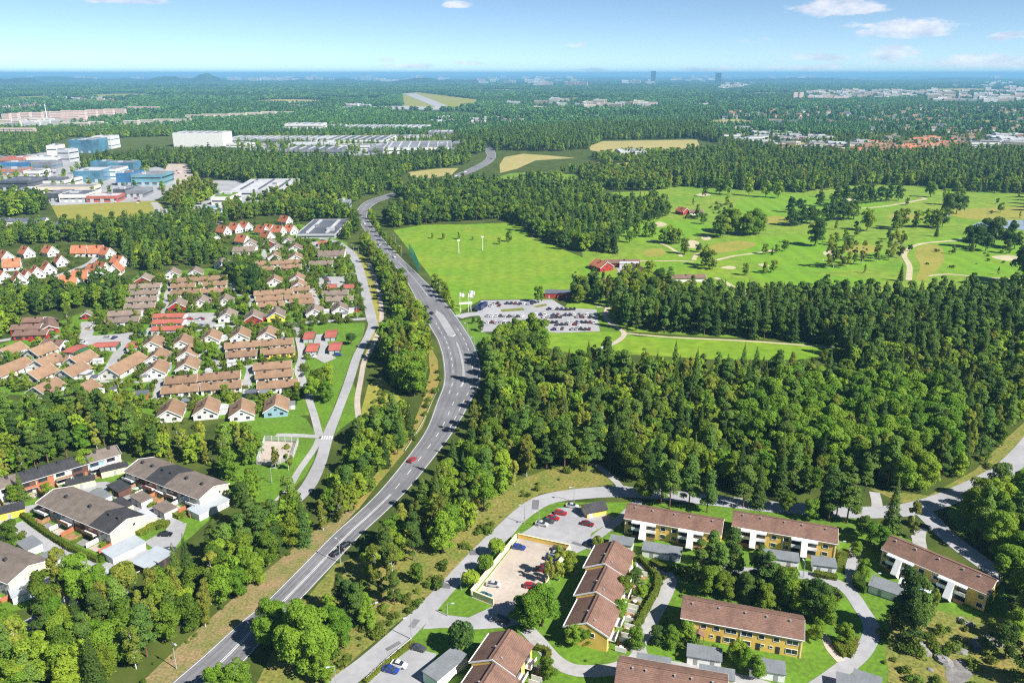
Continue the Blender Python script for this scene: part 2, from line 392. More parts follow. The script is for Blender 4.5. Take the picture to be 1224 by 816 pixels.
def hills():
    for k, (px, w, top, d, seed) in enumerate([(262, 40, 90.6, 13500, 1), (225, 60, 93, 13000, 2), (110, 130, 93.0, 16000, 3), (30, 60, 92.5, 11500, 4), (400, 70, 95, 14500, 5),
                                            (640, 200, 94, 19000, 6), (930, 180, 94, 15000, 7), (1130, 120, 93.5, 17000, 8), (520, 90, 95, 12500, 9), (760, 120, 93, 23000, 10), (330, 160, 92.5, 24000, 11), (1010, 220, 92, 27000, 12), (60, 200, 91.5, 28000, 13), (650, 260, 91, 33000, 14)]):
        rr = random.Random(seed); mb = MB()
        h = (CAMH + d*math.tan(-PITCH + math.atan((408-top)/FPX)))
        cx = (px-612)/FPX*d; W = w/FPX*d; n = 24; D = W*.35
        v = []; f = []
        for i in range(n+1):
            t = i/n*2-1; p = max(0, 1-t*t)**1.2*(1+.25*sin(7*t+seed))
            for j in range(7):
                u = j/6*2-1; v.append((cx+t*W, d+u*D, -1+(h+1)*p*max(0, 1-u*u)*(.85+.3*rr.random())))
        for i in range(n):
            for j in range(6): a = i*7+j; f.append((a, a+7, a+8, a+1))
        mb.add(v, f); o = mb.build('hills', HILL); tag(o, kind='structure')
        for q in o.data.polygons: q.use_smooth = True
mat('hill_wood', (.02,.045,.016), scale=.006, var=.3); HILL = MATS['hill_wood']
hills()

# open land
sheet('golf_course', [(640,420),(700,330),(690,262),(745,250),(800,219),(880,224),(960,229),(1030,219),(1090,221),(1240,230),(1290,390),(1010,430),(985,408),(850,402),(745,396)], .02, 'fairway', False)
sheet('driving_range', [(470,275),(505,269),(560,268),(618,266),(640,285),(690,305),(735,325),(730,343),(700,347),(664,357),(575,358),(552,372),(547,379),(530,352),(508,322),(490,300)], .03, 'meadow')
sheet('lawn', [(655,399),(716,397),(742,397),(760,402),(850,405),(920,409),(985,412),(1012,418),(960,430),(860,430),(760,424),(690,424),(650,415)], .04, 'meadow', True)
sheet('lawn', [(547,384),(574,379),(575,396),(590,402),(600,412),(585,430),(572,424),(563,405)], .03, 'lawn')
sheet('lawn', [(712,366),(724,368),(722,378),(733,390),(745,397),(716,397),(712,380)], .03, 'lawn')
sheet('lawn', [(735,325),(762,300),(800,300),(870,315),(905,340),(900,350),(850,356),(790,340),(760,345)], .03, 'meadow', False)
for P in ([(745,272),(790,262),(850,268),(830,282),(790,290),(760,288)], [(905,232),(1010,238),(1075,246),(1000,262),(930,262),(880,250)], [(870,290),(960,280),(1040,290),(1060,315),(960,325),(890,312)],
          [(1085,292),(1150,282),(1224,290),(1224,330),(1120,322)], [(900,322),(1000,330),(1060,335),(1000,343),(920,340)]):
    sheet('fairway', P, .04, 'mown', False, True)
for P in ([(1093,300),(1108,292),(1125,296),(1128,312),(1110,332),(1095,334),(1100,318)], [(838,296),(880,288),(905,292),(880,300),(845,302)], [(1130,252),(1224,248),(1224,262),(1160,262)]):
    sheet('rough', P, .05, 'dry_grass', False, True)
for P in ([(820,290),(827,287),(836,290),(833,296),(823,296)], [(984,302),(990,299),(998,301),(996,305),(986,305)], [(780,268),(788,265),(797,268),(792,271),(783,271)], [(861,320),(872,318),(880,320),(874,322)],
          [(906,316),(914,315),(920,318),(912,319)], [(838,284),(846,282),(850,286),(842,287)], [(1010,238),(1020,236),(1030,238),(1020,241)], [(1185,307),(1205,305),(1224,309),(1205,312)], [(832,233),(842,231),(850,233),(840,235)]):
    sheet('bunker', P, .07, 'sand', False, True)
sheet('pond', [(1160,270),(1170,266),(1185,264),(1230,263),(1232,276),(1205,273),(1180,274)], .08, 'lake')
sheet('pond', [(1116,257),(1124,254),(1136,256),(1132,260),(1120,260)], .08, 'lake')
sheet('pond', [(699,223),(704,219),(714,219),(720,222),(712,225),(703,226)], .08, 'lake')
sheet('field', [(62,247),(75,243),(180,238),(192,243),(199,256),(204,264),(140,268),(100,268),(70,262)], .03, 'dry_grass')
sheet('field', [(704,175),(720,169),(833,167),(836,174),(820,183),(760,178),(730,184),(706,180)], .1, 'straw')
sheet('field', [(597,197),(603,188),(625,184),(655,186),(688,189),(640,192),(618,202),(598,207)], .1, 'straw')
sheet('field', [(488,206),(520,202),(548,201),(540,209),(515,213),(492,212)], .1, 'straw')
sheet('field', [(580,216),(612,207),(650,206),(692,209),(690,215),(640,216),(605,222)], .1, 'fairway')
sheet('field', [(690,236),(735,230),(795,228),(800,240),(760,250),(700,246)], .06, 'fairway')
sheet('field', [(728,196),(760,194),(765,203),(735,206)], .1, 'straw')
sheet('field', [(925,178),(960,170),(970,178),(940,184)], .1, 'straw')
sheet('field', [(478,112),(500,110.5),(560,118),(572,119),(570,126),(545,130),(500,130),(482,127)], .4, 'dry_grass')
for P in ([(95,114),(150,112.5),(205,113.5),(190,116),(110,116.5)], [(300,121),(340,119),(395,120.5),(380,123.5),(310,124)], [(20,116),(60,115),(62,118),(22,119)], [(560,108),(600,107),(640,108.5),(600,110)], [(880,112),(930,110.5),(960,112),(920,114)], [(1080,108),(1150,106),(1200,108),(1130,110)], [(640,119),(690,117),(730,119),(680,121)], [(180,104),(260,103),(300,104),(230,105.5)], [(720,103),(800,102.3),(840,103.2),(780,104.2)], [(840,145),(880,143),(900,146),(860,149)], [(1150,146),(1185,144),(1200,147),(1165,150)]):
    sheet('field', P, .4, 'dry_grass' if P[0][0] % 3 else 'straw', True, True)
for P in ([(900,262),(930,258),(945,263),(915,268)], [(1010,296),(1040,292),(1052,300),(1020,304)], [(1060,258),(1090,254),(1105,259),(1075,264)], [(770,300),(790,297),(795,304),(775,307)]):
    sheet('rough', P, .05, 'dry_grass', False, True)
sheet('runway', [(483,112.5),(497,112),(535,127),(522,129)], .8, 'paving')
sheet('runway', [(408,128),(484,127),(565,130),(567,132),(480,131.5),(408,131)], .8, 'paving')
sheet('gravel_yard', [(200,196),(225,196),(232,212),(215,222),(195,212)], .1, 'gravel')
sheet('industrial_yard', [(-30,190),(60,172),(95,190),(160,190),(205,205),(212,224),(185,240),(62,246),(48,232),(-30,222)], .05, 'road_grey', False)
sheet('industrial_yard', [(265,164),(335,163),(345,150),(400,149),(515,150),(556,166),(552,184),(455,185),(400,187),(335,187),(265,174)], .06, 'road_grey', False)
sheet('industrial_yard', [(235,240),(255,216),(340,214),(355,235),(300,250),(262,268),(225,262)], .05, 'road_grey', False)
sheet('heath', [(399,675),(430,664),(470,655),(520,640),(560,620),(580,600),(610,578),(650,562),(690,552),(727,562),(735,578),(690,584),(645,590),(612,612),(580,645),(540,685),(505,720),(470,748),(420,790),(380,830),(300,830),(330,770),(350,735)], .02, 'heath', False)
sheet('verge', [(148,836),(197,788),(244,745),(294,702),(345,660),(390,622),(421,596),(430,606),(400,637),(370,667),(320,717),(245,782),(198,826)], .03, 'soil', False)
sheet('verge', [(428,609),(452,578),(486,537),(505,510),(517,480),(525,455),(523,430),(510,405),(500,400),(512,420),(514,445),(505,480),(492,510),(470,540),(440,578),(420,600)], .035, 'verge', False)
sheet('verge', [(470,465),(455,450),(440,460),(432,490),(432,505),(450,510),(470,500),(490,490)], .03, 'dry_grass', False)
sheet('verge', [(432,300),(450,330),(458,382),(452,400),(446,420),(440,430),(437,420),(447,395),(450,385),(440,345),(420,300)], .03, 'dry_grass', False)
sheet('verge', [(462,295),(473,300),(487,318),(510,344),(520,362),(512,348),(498,332),(478,312)], .03, 'dry_grass', False)
sheet('lawn', [(350,388),(370,386),(437,386),(434,402),(421,425),(411,455),(399,487),(386,519),(382,520),(374,495),(366,476),(357,450),(359,425)], .02, 'lawn', False)
sheet('lawn', [(410,487),(422,458),(428,470),(424,500),(408,512),(400,520)], .02, 'lawn', False)
sheet('park_lawn', [(262,505),(300,500),(345,492),(366,500),(380,522),(376,548),(364,570),(345,588),(325,604),(300,598),(268,590),(262,570)], .012, 'lawn', False)
sheet('garden_lawn', [(-20,420),(20,404),(120,365),(165,328),(280,318),(285,280),(360,268),(415,290),(434,378),(350,384),(356,450),(366,476),(370,496),(262,500),(190,498),(100,475),(-20,470)], .008, 'lawn', False)
sheet('garden_lawn', [(-30,590),(140,548),(185,560),(262,585),(272,600),(230,640),(190,672),(100,715),(-30,738)], .008, 'lawn', False)
sheet('garden_lawn', [(520,720),(600,640),(640,600),(760,600),(1020,612),(1200,700),(1240,840),(430,840)], .008, 'lawn', False)
sheet('heath', [(1056,752),(1075,735),(1110,728),(1160,737),(1224,742),(1260,780),(1260,840),(1075,840),(1062,800)], .02, 'heath', False, True)
sheet('heath', [(1040,584),(1110,592),(1165,562),(1205,522),(1240,490),(1240,530),(1200,564),(1150,592),(1085,604)], .02, 'heath', False)
sheet('lawn', [(1130,612),(1165,592),(1205,570),(1240,545),(1240,600),(1190,620),(1150,640)], .02, 'lawn', False)
sheet('rock_outcrop', [(1130,800),(1142,788),(1156,792),(1163,803),(1154,815),(1135,816)], .04, 'rock', False, True)
sheet('rock_outcrop', [(1160,765),(1178,758),(1186,768),(1178,780),(1164,776)], .04, 'rock', False, True)
sheet('lawn', [(845,705),(910,697),(985,712),(1010,730),(1012,760),(985,770),(900,725)], .02, 'lawn', False)

# the main road, between its two measured edges
ROAD = [(180,840,248,840),(196,824,268,824),(217,806,280,804),(245,782,300,782),(287,744,333,744),(320,717,359,717),(370,667,406,667),(400,637,434,637),(428,612,461,612),(456,584,489,584),(490,542,523,542),(510,512,545,512),(522,480,563,480),
        (530,457,574,457),(529,430,574,433),(523,408,566,410),(517,397,558,396),(502,370,542,373),(490,344,518,346),(475,322,494,322),(457,302,473,302),(440,282,455,282),(429,264,441,264),(426,253,439,255),(435,242,447,245),(450,236,460,239),
        (482,227,490,229),(520,218,527,220),(541,210,546,213),(562,201,570,204),(577,193,588,194),(582,186,593,186),(578,179,590,179),(572,173,582,173),(560,166,568,166)]
RL = smooth([g(a, b) for a, b, c, d in ROAD], 5); RR = smooth([g(c, d) for a, b, c, d in ROAD], 5)
strip('main_road', RL, RR, .06, 'asphalt')
for t in (.17, .33, .66, .83):
    A = [a.lerp(b, t-.028) for a, b in zip(RL, RR)]; B = [a.lerp(b, t+.028) for a, b in zip(RL, RR)]; strip('wheel_track', A[3:140], B[3:140], .066, 'worn_asphalt', False)
def road_repairs():
    rr = random.Random(4)
    for k in range(26):
        i = rr.randrange(4, 120); t0 = rr.uniform(.06, .8); t1 = t0+rr.uniform(.08, .2); mid = lambda t: [a.lerp(b, t) for a, b in zip(RL[i:i+2], RR[i:i+2])]
        A, B = mid(t0), mid(t1); f = rr.uniform(.15, .8); A[1] = A[0].lerp(A[1], f); B[1] = B[0].lerp(B[1], f)
        strip('repair_patch', A, B, .068, rr.choice(['worn_asphalt','worn_asphalt','road_grey']), False)
    for (px, m) in (((566,660),'worn_asphalt'),((530,700),'worn_asphalt'),((495,745),'asphalt'),((470,772),'worn_asphalt'),((640,603),'worn_asphalt'),((610,735),'worn_asphalt'),((690,650),'worn_asphalt'),((640,798),'worn_asphalt')):
        c = g(*px); w, h = rr.uniform(1.2, 2.5), rr.uniform(2.5, 7); an = rr.uniform(0, 3); u = Vector((cos(an), sin(an), 0)); v = Vector((-sin(an), cos(an), 0))
        flat('repair_patch', [c+u*a*h/2+v*b_*w/2 for a, b_ in ((-1,-1),(1,-1),(1,1),(-1,1))], .068, m)
road_repairs()
def road_lines():
    mid = lambda t, i0=0, i1=None: [a.lerp(b, t) for a, b in zip(RL[i0:i1], RR[i0:i1])]
    mb = MB(); n = len(RL)
    for t in (.035, .965): C = mid(t); strip('', offset(C, .08), offset(C, -.08), .135, '', False, mb)
    C = mid(.52, 8, 45); strip('', offset(C, .32), offset(C, .16), .135, '', False, mb); strip('', offset(C, -.16), offset(C, -.32), .135, '', False, mb)
    C = mid(.52, 0, 9)
    for o in (1.6, -1.6): strip('', offset(C, o+.1), offset(C, o-.1), .135, '', False, mb)
    dashes(mb, mid(.25, 0, 10), .18, 3, 6, .135)
    for i0, i1 in ((45, 75), (95, 130)): dashes(mb, mid(.5, i0, i1), .2, 4, 7, .135)
    dashes(mb, mid(.78, 55, 82), .2, 4, 5, .135); dashes(mb, mid(.25, 62, 84), .2, 4, 5, .135)
    tag(mb.build('road_markings', MATS['line_paint']), kind='structure')
    def island(name, i0, i1, t0, t1, z=.24):
        A, B = mid(t0, i0, i1), mid(t1, i0, i1); A[0] = B[0] = A[0].lerp(B[0], .5); A[-1] = B[-1] = A[-1].lerp(B[-1], .5)
        P = A+B[::-1]; m = MB(); k = len(P); P2 = [p+(P[0].lerp(P[k//2], .5)-p)*.03 for p in P]
        m.add([(p.x,p.y,0) for p in P]+[(p.x,p.y,z) for p in P], [(i,(i+1)%k,k+(i+1)%k,k+i) for i in range(k)]+[tuple(range(k,2*k))])
        o = m.build(name, [MATS['road_grey']]); tag(o, kind='structure')
        P3 = [P[0].lerp(P[k//2], .5)+(p-P[0].lerp(P[k//2], .5))*1.03 for p in P]
        m2 = MB(); strip('', P3+[P3[0]], P+[P[0]], .14, '', False, m2); tag(m2.build('kerb_line', MATS['line_paint']), kind='structure')
    island('traffic_island', 78, 86, .38, .62)
    island('traffic_island', 64, 76, .49, .545); island('traffic_island', 88, 99, .49, .54)
road_lines()
# the collector road of the estate on the left
C2 = [(340,604,352,606),(352,590,368,592),(364,574,380,577),(377,548,391,550),(386,519,399,520),(400,487,411,487),(412,455,423,455),(422,425,432,426),(435,402,443,405),(440,388,451,388),(438,382,450,380),(435,367,447,368),(429,340,440,340),(423,318,433,317),(413,300,425,303),(408,294,416,295),(398,290,404,288),(388,291,380,284)]
c2l = smooth([g(a, b) for a, b, c, d in C2], 4); c2r = smooth([g(c, d) for a, b, c, d in C2], 4)
strip('estate_road', c2l, c2r, .055, 'road_grey')
def zebra(px, n, L, w, dirpx):
    p = g(*px); d = (g(*dirpx)-p).normalized(); u = Vector((-d.y, d.x, 0)); mb = MB()
    for i in range(n):
        c = p+u*((i-(n-1)/2)*w*2)
        mb.add([(*(c+d*a*L/2+u*b*w/2).xy, .145) for a, b in ((-1,1),(-1,-1),(1,-1),(1,1))], [(0,1,2,3)])
    o = mb.build('crosswalk', MATS['line_paint']); tag(o, kind='structure')
    if o.data.polygons[0].normal.z < 0: o.data.flip_normals()
zebra((391,523), 5, 3.2, .5, (397,505))
ribbon('footpath', [(327,604),(345,583),(357,563),(366,550),(377,534),(381,524)], 2.6, .05, 'paving')
ribbon('footpath', [(430,508),(427,480),(431,455),(436,430),(446,412),(456,380),(452,345),(440,312)], 2.6, .05, 'gravel')
ribbon('footpath', [(382,522),(350,520),(330,520)], 3, .05, 'paving')
ribbon('footpath', [(382,522),(376,498),(369,476),(364,462)], 3.2, .05, 'paving')
# the collector road on the right
C3 = [(380,828,408,832),(400,808,425,818),(432,784,457,792),(475,747,500,755),(520,704,540,709),(550,672,568,680),(575,647,592,656),(595,628,612,640),(620,606,628,622),(645,592,657,603),(682,585,690,597),(727,581,735,594),(750,581,755,595)]
c3l = smooth([g(a, b) for a, b, c, d in C3], 4); c3r = smooth([g(c, d) for a, b, c, d in C3], 4)
strip('collector_road', c3l, c3r, .06, 'road_grey')
ribbon('collector_road', [(750,588),(790,591),(855,598),(926,606),(960,608),(1010,612),(1048,612),(1085,609),(1120,600),(1150,588),(1180,574),(1203,560),(1224,540),(1240,520)], 7.5, .058, 'road_grey')
ribbon('collector_road', [(1095,604),(1110,618),(1132,640),(1160,662),(1200,690)], 6.5, .054, 'road_grey')
ribbon('footpath', [(745,586),(736,575),(722,563),(712,555)], 2.5, .05, 'paving')
ribbon('footpath', [(1048,612),(1048,600),(1045,588)], 3.5, .05, 'paving')
ribbon('footpath', [(1100,655),(1098,642),(1100,630)], 4, .05, 'paving')
sheet('parking_lot', [(619,645),(679,658),(650,694),(640,712),(590,724),(564,714)], .05, 'gravel')
sheet('parking_lot', [(632,632),(667,607),(692,605),(735,618),(725,627),(707,637),(702,655),(687,662),(681,657),(612,645),(619,640)], .05, 'road_grey')
sheet('parking_lot', [(492,774),(522,781),(508,812),(490,830),(430,830),(437,815)], .05, 'road_grey')
sheet('access_road', [(520,728),(535,735),(560,738),(590,724),(640,712),(645,722),(625,745),(600,750),(570,752),(530,750),(505,752)], .052, 'road_grey')
ribbon('access_road', [(630,752),(645,768),(665,790),(690,801),(730,800),(757,790),(765,782)], 4.2, .05, 'paving')
ribbon('access_road', [(760,676),(782,678),(800,690),(797,706),(782,735),(768,760),(763,775),(775,790),(820,799),(880,811),(920,822)], 4.0, .054, 'paving')
ribbon('access_road', [(860,679),(895,683),(945,685),(985,692),(1012,704),(1030,728),(1042,752),(1030,780),(998,806),(960,832)], 4.2, .05, 'road_grey')
ribbon('access_road', [(1022,706),(1018,688),(1020,668),(1024,655)], 3.6, .052, 'road_grey')
ribbon('access_road', [(700,655),(715,640),(735,625),(750,612),(765,598)], 3.2, .048, 'road_grey')
ribbon('garden_path', [(968,752),(985,760),(992,775),(1005,790)], 2.2, .05, 'gravel')
# golf car park
sheet('parking_lot', [(570,374),(575,359),(660,358),(676,368),(713,370),(717,396),(664,398),(640,394),(575,397),(575,380)], .05, 'road_grey')
ribbon('access_road', [(547,379),(560,376),(575,375)], 8, .052, 'road_grey')
ribbon('footpath', [(713,367),(726,367),(723,377),(732,388),(746,398),(738,408),(715,418)], 3, .05, 'gravel')
ribbon('footpath', [(746,398),(800,403),(900,408),(1000,416)], 2.2, .05, 'sand')
ribbon('golf_path', [(1086,335),(1087,318),(1081,303),(1099,292),(1137,288),(1150,286)], 4.2, .08, 'sand')
ribbon('golf_path', [(829,311),(834,303),(842,306),(849,312),(878,306),(909,302),(930,298)], 3.5, .08, 'sand')
ribbon('golf_path', [(730,312),(800,312),(829,313)], 2.6, .08, 'sand')
ribbon('golf_path', [(777,287),(797,294),(812,304),(814,307)], 3.2, .08, 'sand')
ribbon('golf_path', [(855,332),(868,338),(882,346),(903,349)], 3.8, .08, 'sand')
ribbon('golf_path', [(960,254),(986,252),(1046,248),(1075,244),(1096,240),(1106,238),(1100,236)], 5, .1, 'sand')
ribbon('golf_path', [(1110,330),(1135,328),(1180,332),(1224,334)], 3, .08, 'sand')
sheet('club_yard', [(732,314),(758,316),(768,330),(755,342),(745,334)], .05, 'paving')
for P in ([(598,370),(625,368),(627,371),(600,373)], [(637,366),(652,363),(655,365),(642,368)]): sheet('planted_island', P, .06, 'heath')
# streets of the estate
for P, w in (([(-10,409),(40,402),(92,403),(150,401),(215,398),(262,391),(334,388),(375,385),(437,381)], 4.6), ([(205,332),(201,345),(196,371),(184,388),(174,400)], 3.6), ([(353,388),(360,415),(361,428),(357,442),(362,457),(366,468)], 4.2),
             ([(262,412),(260,438),(297,437),(296,455),(295,474)], 4), ([(178,455),(191,456),(184,484)], 4), ([(112,455),(150,457),(180,455)], 3), ([(377,330),(400,328),(427,327)], 4.6), ([(382,332),(385,343),(374,347),(381,366)], 4),
             ([(364,315),(370,328)], 3), ([(314,298),(317,310)], 4), ([(279,336),(280,352),(297,353),(302,368)], 4), ([(376,289),(382,305)], 5), ([(62,332),(90,322),(108,314),(116,306)], 5), ([(185,258),(189,250),(184,242)], 8), ([(204,264),(230,264),(262,262)], 6)):
    ribbon('street', P, w, .045, 'paving')
sheet('parking_lot', [(95,404),(160,397),(153,418),(135,447),(122,457),(110,457),(126,438),(136,420),(104,420)], .05, 'paving')
sheet('parking_lot', [(97,385),(117,384),(110,402),(92,404)], .05, 'paving')
sheet('parking_lot', [(219,374),(258,374),(258,392),(218,392)], .05, 'paving')
sheet('parking_lot', [(388,331),(418,330),(412,340),(404,346),(390,344)], .05, 'paving')
sheet('parking_lot', [(377,400),(388,399),(396,424),(402,428),(388,434),(372,425)], .05, 'paving')
sheet('play_court', [(317,527),(357,529),(351,547),(327,557),(307,555)], .05, 'gravel')
# streets between the beige rows
for P, w in (([(-10,630),(22,612),(45,606)], 5), ([(18,626),(58,654),(105,676),(118,688)], 4.6), ([(98,588),(122,579),(150,596),(188,617),(212,628)], 4.6), ([(212,626),(205,645),(190,662),(170,672)], 6), ([(170,655),(150,668),(125,682),(95,698)], 7), ([(90,715),(45,740),(10,760)], 5), ([(118,690),(150,712)], 3)):
    ribbon('access_road', P, w, .05, 'road_grey')
sheet('parking_lot', [(172,648),(190,638),(212,630),(210,655),(195,662)], .052, 'road_grey')
# far roads
ribbon('far_road', [(190,262),(197,250),(210,262)], 6, .06, 'road_grey')
ribbon('far_road', [(60,216),(70,206),(80,196),(95,190)], 12, .08, 'road_grey')
# ------------------------------------------------------------------ buildings
ORD = ['', 'first', 'second', 'third', 'fourth', 'fifth', 'sixth', 'seventh', 'eighth', 'ninth', 'tenth', 'eleventh', 'twelfth', 'thirteenth', 'fourteenth', 'fifteenth', 'sixteenth', 'seventeenth', 'eighteenth', 'nineteenth', 'twentieth']
def nth(i, n):
    if n == 1: return 'single'
    if i == 0: return 'leftmost'
    if i == n-1: return 'rightmost'
    return ORD[i+1] if i < 20 else 'next'
def footprint(c, rz, L, W, grow=2.5):
    a, b = L/2+grow, W/2+grow; u = Vector((cos(rz), sin(rz), 0)); v = Vector((-sin(rz), cos(rz), 0))
    exclude([(c+u*x*a+v*y*b)[:2] for x, y in ((-1,-1),(1,-1),(1,1),(-1,1))])
def ridge_at(pa, pb, h):
    a, b = g(*pa, h), g(*pb, h); d = b-a
    return Vector(((a.x+b.x)/2, (a.y+b.y)/2, 0)), math.atan2(d.y, d.x), d.length
def window(parent, x, y, z, w, h, side='y', out=-1, frame='white_paint'):
    """a window standing proud of a wall: glass, frame with a mullion; side y = wall facing -y/+y, x = wall facing +x/-x"""
    mb = MB(); t = .05
    def bx(m, a0, a1, z0, z1, d):
        if side == 'y': m.box(x+a0, x+a1, min(y, y+out*d), max(y, y+out*d), z0, z1)
        else: m.box(min(y, y+out*d), max(y, y+out*d), x+a0, x+a1, z0, z1)
    bx(mb, -w/2, w/2, z-h/2, z+h/2, .03); o = mb.build('window', MATS['window_glass'], parent)
    fr = MB(); e = .1
    for a0, a1, z0, z1 in ((-w/2-e, -w/2, z-h/2-e, z+h/2+e), (w/2, w/2+e, z-h/2-e, z+h/2+e), (-w/2, w/2, z+h/2, z+h/2+e), (-w/2, w/2, z-h/2-e, z-h/2)): bx(fr, a0, a1, z0, z1, .09)
    for k in range(1, max(1, round(w/1.1))): bx(fr, -w/2+w*k/round(w/1.1)-.04, -w/2+w*k/round(w/1.1)+.04, z-h/2, z+h/2, .06)
    fr.build('frame', MATS[frame], o); return o
def door(parent, x, y, z0, w=1.0, h=2.1, m='dark_metal', out=-1):
    mb = MB(); mb.box(x-w/2, x+w/2, min(y, y+out*.06), max(y, y+out*.06), z0, z0+h); o = mb.build('door', MATS[m], parent)
    hb = MB(); hb.box(x+w/2-.2, x+w/2-.1, min(y+out*.06, y+out*.14), max(y+out*.06, y+out*.14), z0+1, z0+1.06); hb.build('handle', MATS['grey_metal'], o); return o
def gable_parts(root, L, W, e, r, wall, roof, o=.3, pipes=(), vents=1, trim='white_paint', roof2=None):
    MB().gable(L, W, e, r).build('wall', MATS[wall], root)
    rf = MB().roof(L, W, e, r, o, .2)
    if roof2: rf.m[5:] = [1]*(len(rf.f)-5)
    rf = rf.build('roof', [MATS[roof]]+([MATS[roof2]] if roof2 else []), root)
    k = (r-e)/(W/2)
    for i in range(vents):                                              # vent pipes and a ridge cap
        x = -L/2+L*(i+.5)/vents+random.uniform(-1, 1); y = -W*.12; z = r-k*abs(y)
        MB().box(x-.2, x+.2, y-.2, y+.2, z, z+.75).build('vent_pipe', MATS['grey_metal'], rf)
    MB().box(-L/2-o, L/2+o, -.16, .16, r+.2, r+.32).build('ridge_cap', MATS[roof], rf)
    for x in (-L/2-o-.06, L/2+o+.001):
        t = MB()
        for q in (-1, 1):
            y = q*(W/2+o); z = e-k*o
            p = [(x,y,z-.12),(x+.06,y,z-.12),(x+.06,0,r-.12),(x,0,r-.12)]; p += [(a,b,c+.27) for a,b,c in p]
            t.add(p, [(3,2,1,0),(4,5,6,7),(0,1,5,4),(1,2,6,5),(2,3,7,6),(3,0,4,7)])
        t.build('bargeboard', MATS[trim], root)
    gt = MB()
    for q in (-1, 1): gt.bar((-L/2-o, q*(W/2+o+.08), e-k*o+.05), (L/2+o, q*(W/2+o+.08), e-k*o+.05), .16, .14)
    gt.build('gutter', MATS[trim], root)
    for x in pipes:
        p = MB(); p.tube((x, -W/2-.12, .1), (x, -W/2-.12, e-.1), .07); p.build('downpipe', MATS[trim], root)
    return rf
def shed(px, L, W, H, rz, wall='white_paint', roof='felt_grey', label='', group=None, cat='shed', doors=2, slope=.25, name='garden_shed', h=None, gate=None):
    c = g(*px, H if h is None else h); c.z = 0; rz = R(rz); root = empty(name, c, rz, label, cat, group); footprint(c, rz, L, W, .8)
    a, b = L/2, W/2
    MB().add([(-a,-b,0),(a,-b,0),(a,b,0),(-a,b,0),(-a,-b,H),(a,-b,H),(a,b,H+slope),(-a,b,H+slope)], [(0,1,5,4),(1,2,6,5),(2,3,7,6),(3,0,4,7)]).build('wall', MATS[wall], root)
    o = .25; s = slope/W*o
    p = [(-a-o,-b-o,H-s+.01),(a+o,-b-o,H-s+.01),(a+o,b+o,H+slope+s+.01),(-a-o,b+o,H+slope+s+.01)]; p += [(x,y,z+.16) for x,y,z in p]
    rf = MB().add(p, [(3,2,1,0),(4,5,6,7),(0,1,5,4),(1,2,6,5),(2,3,7,6),(3,0,4,7)]).build('roof', MATS[roof], root)
    for i in range(doors):
        x = -a+L*(i+.5)/doors; w = min(1.0 if gate is None else 2.3, L/doors*.75)
        MB().box(x-w/2, x+w/2, -b-.05, -b+.01, .05, min(2.0, H-.15)).build('door', MATS[gate or 'grey_metal'], root)
    return root
def terrace(root, x, y, w, d, m='wood', z=.12, items=True):             # a small paved terrace with its fence
    MB().box(x-w/2, x+w/2, y-d, y, .02, z).build('terrace', MATS[m], root)
    f = MB()
    for xx in (x-w/2, x+w/2): f.box(xx-.05, xx+.05, y-d, y-.05, z+.001, 1.6)
    f.build('privacy_screen', MATS['white_paint'], root)

def balcony_bay(root, xc, W, e, w=7.6, canopy=4.6):
    """two stacked balconies either side of a white stair wall with a sloping canopy"""
    y = -W/2
    MB().box(xc-w/2, xc+w/2, y-1.7, y-.02, e-.5, e-.14).build('balcony_fascia', MATS['white_paint'], root)
    for s in (-1, 1):
        x0, x1 = sorted((xc+s*.95, xc+s*(w/2)))
        MB().box(x0, x1, y-1.55, y-.02, 2.62, 2.8).build('balcony', MATS['white_wall'], root)
        MB().box(x0, x1, y-1.62, y-1.5, 2.81, 3.75).build('parapet', MATS['white_paint'], root)
        MB().box(x0+.2, x1-.2, y-.06, y+.01, 3.0, 4.75).build('window', MATS['window_glass'], root)
        MB().box(x0+.2, x1-.2, y-.06, y+.01, .3, 2.2).build('window', MATS['window_glass'], root)
        MB().box(x0+.1, x1-.1, y-1.7, y-1.6, .05, 1.2).build('balcony_screen', MATS['wood'], root)
    m = MB(); z1, z0 = e-.13, 1.7                                         # canopy over the stair
    p = [(xc-.88,y-1.72,z1),(xc+.88,y-1.72,z1),(xc+.88,y-canopy,z0),(xc-.88,y-canopy,z0)]; p += [(a,b,c+.22) for a,b,c in p]
    m.add(p, [(0,1,2,3),(7,6,5,4),(0,4,5,1),(1,5,6,2),(2,6,7,3),(3,7,4,0)])
    for s in (-1, 1): m.add([(xc+s*.88,y-.02,0),(xc+s*.88,y-2.6,0),(xc+s*.88,y-canopy,z0),(xc+s*.88,y-1.72,z1)], [(0,1,2,3) if s < 0 else (3,2,1,0)])
    m.build('stair_canopy', MATS['white_paint'], root)
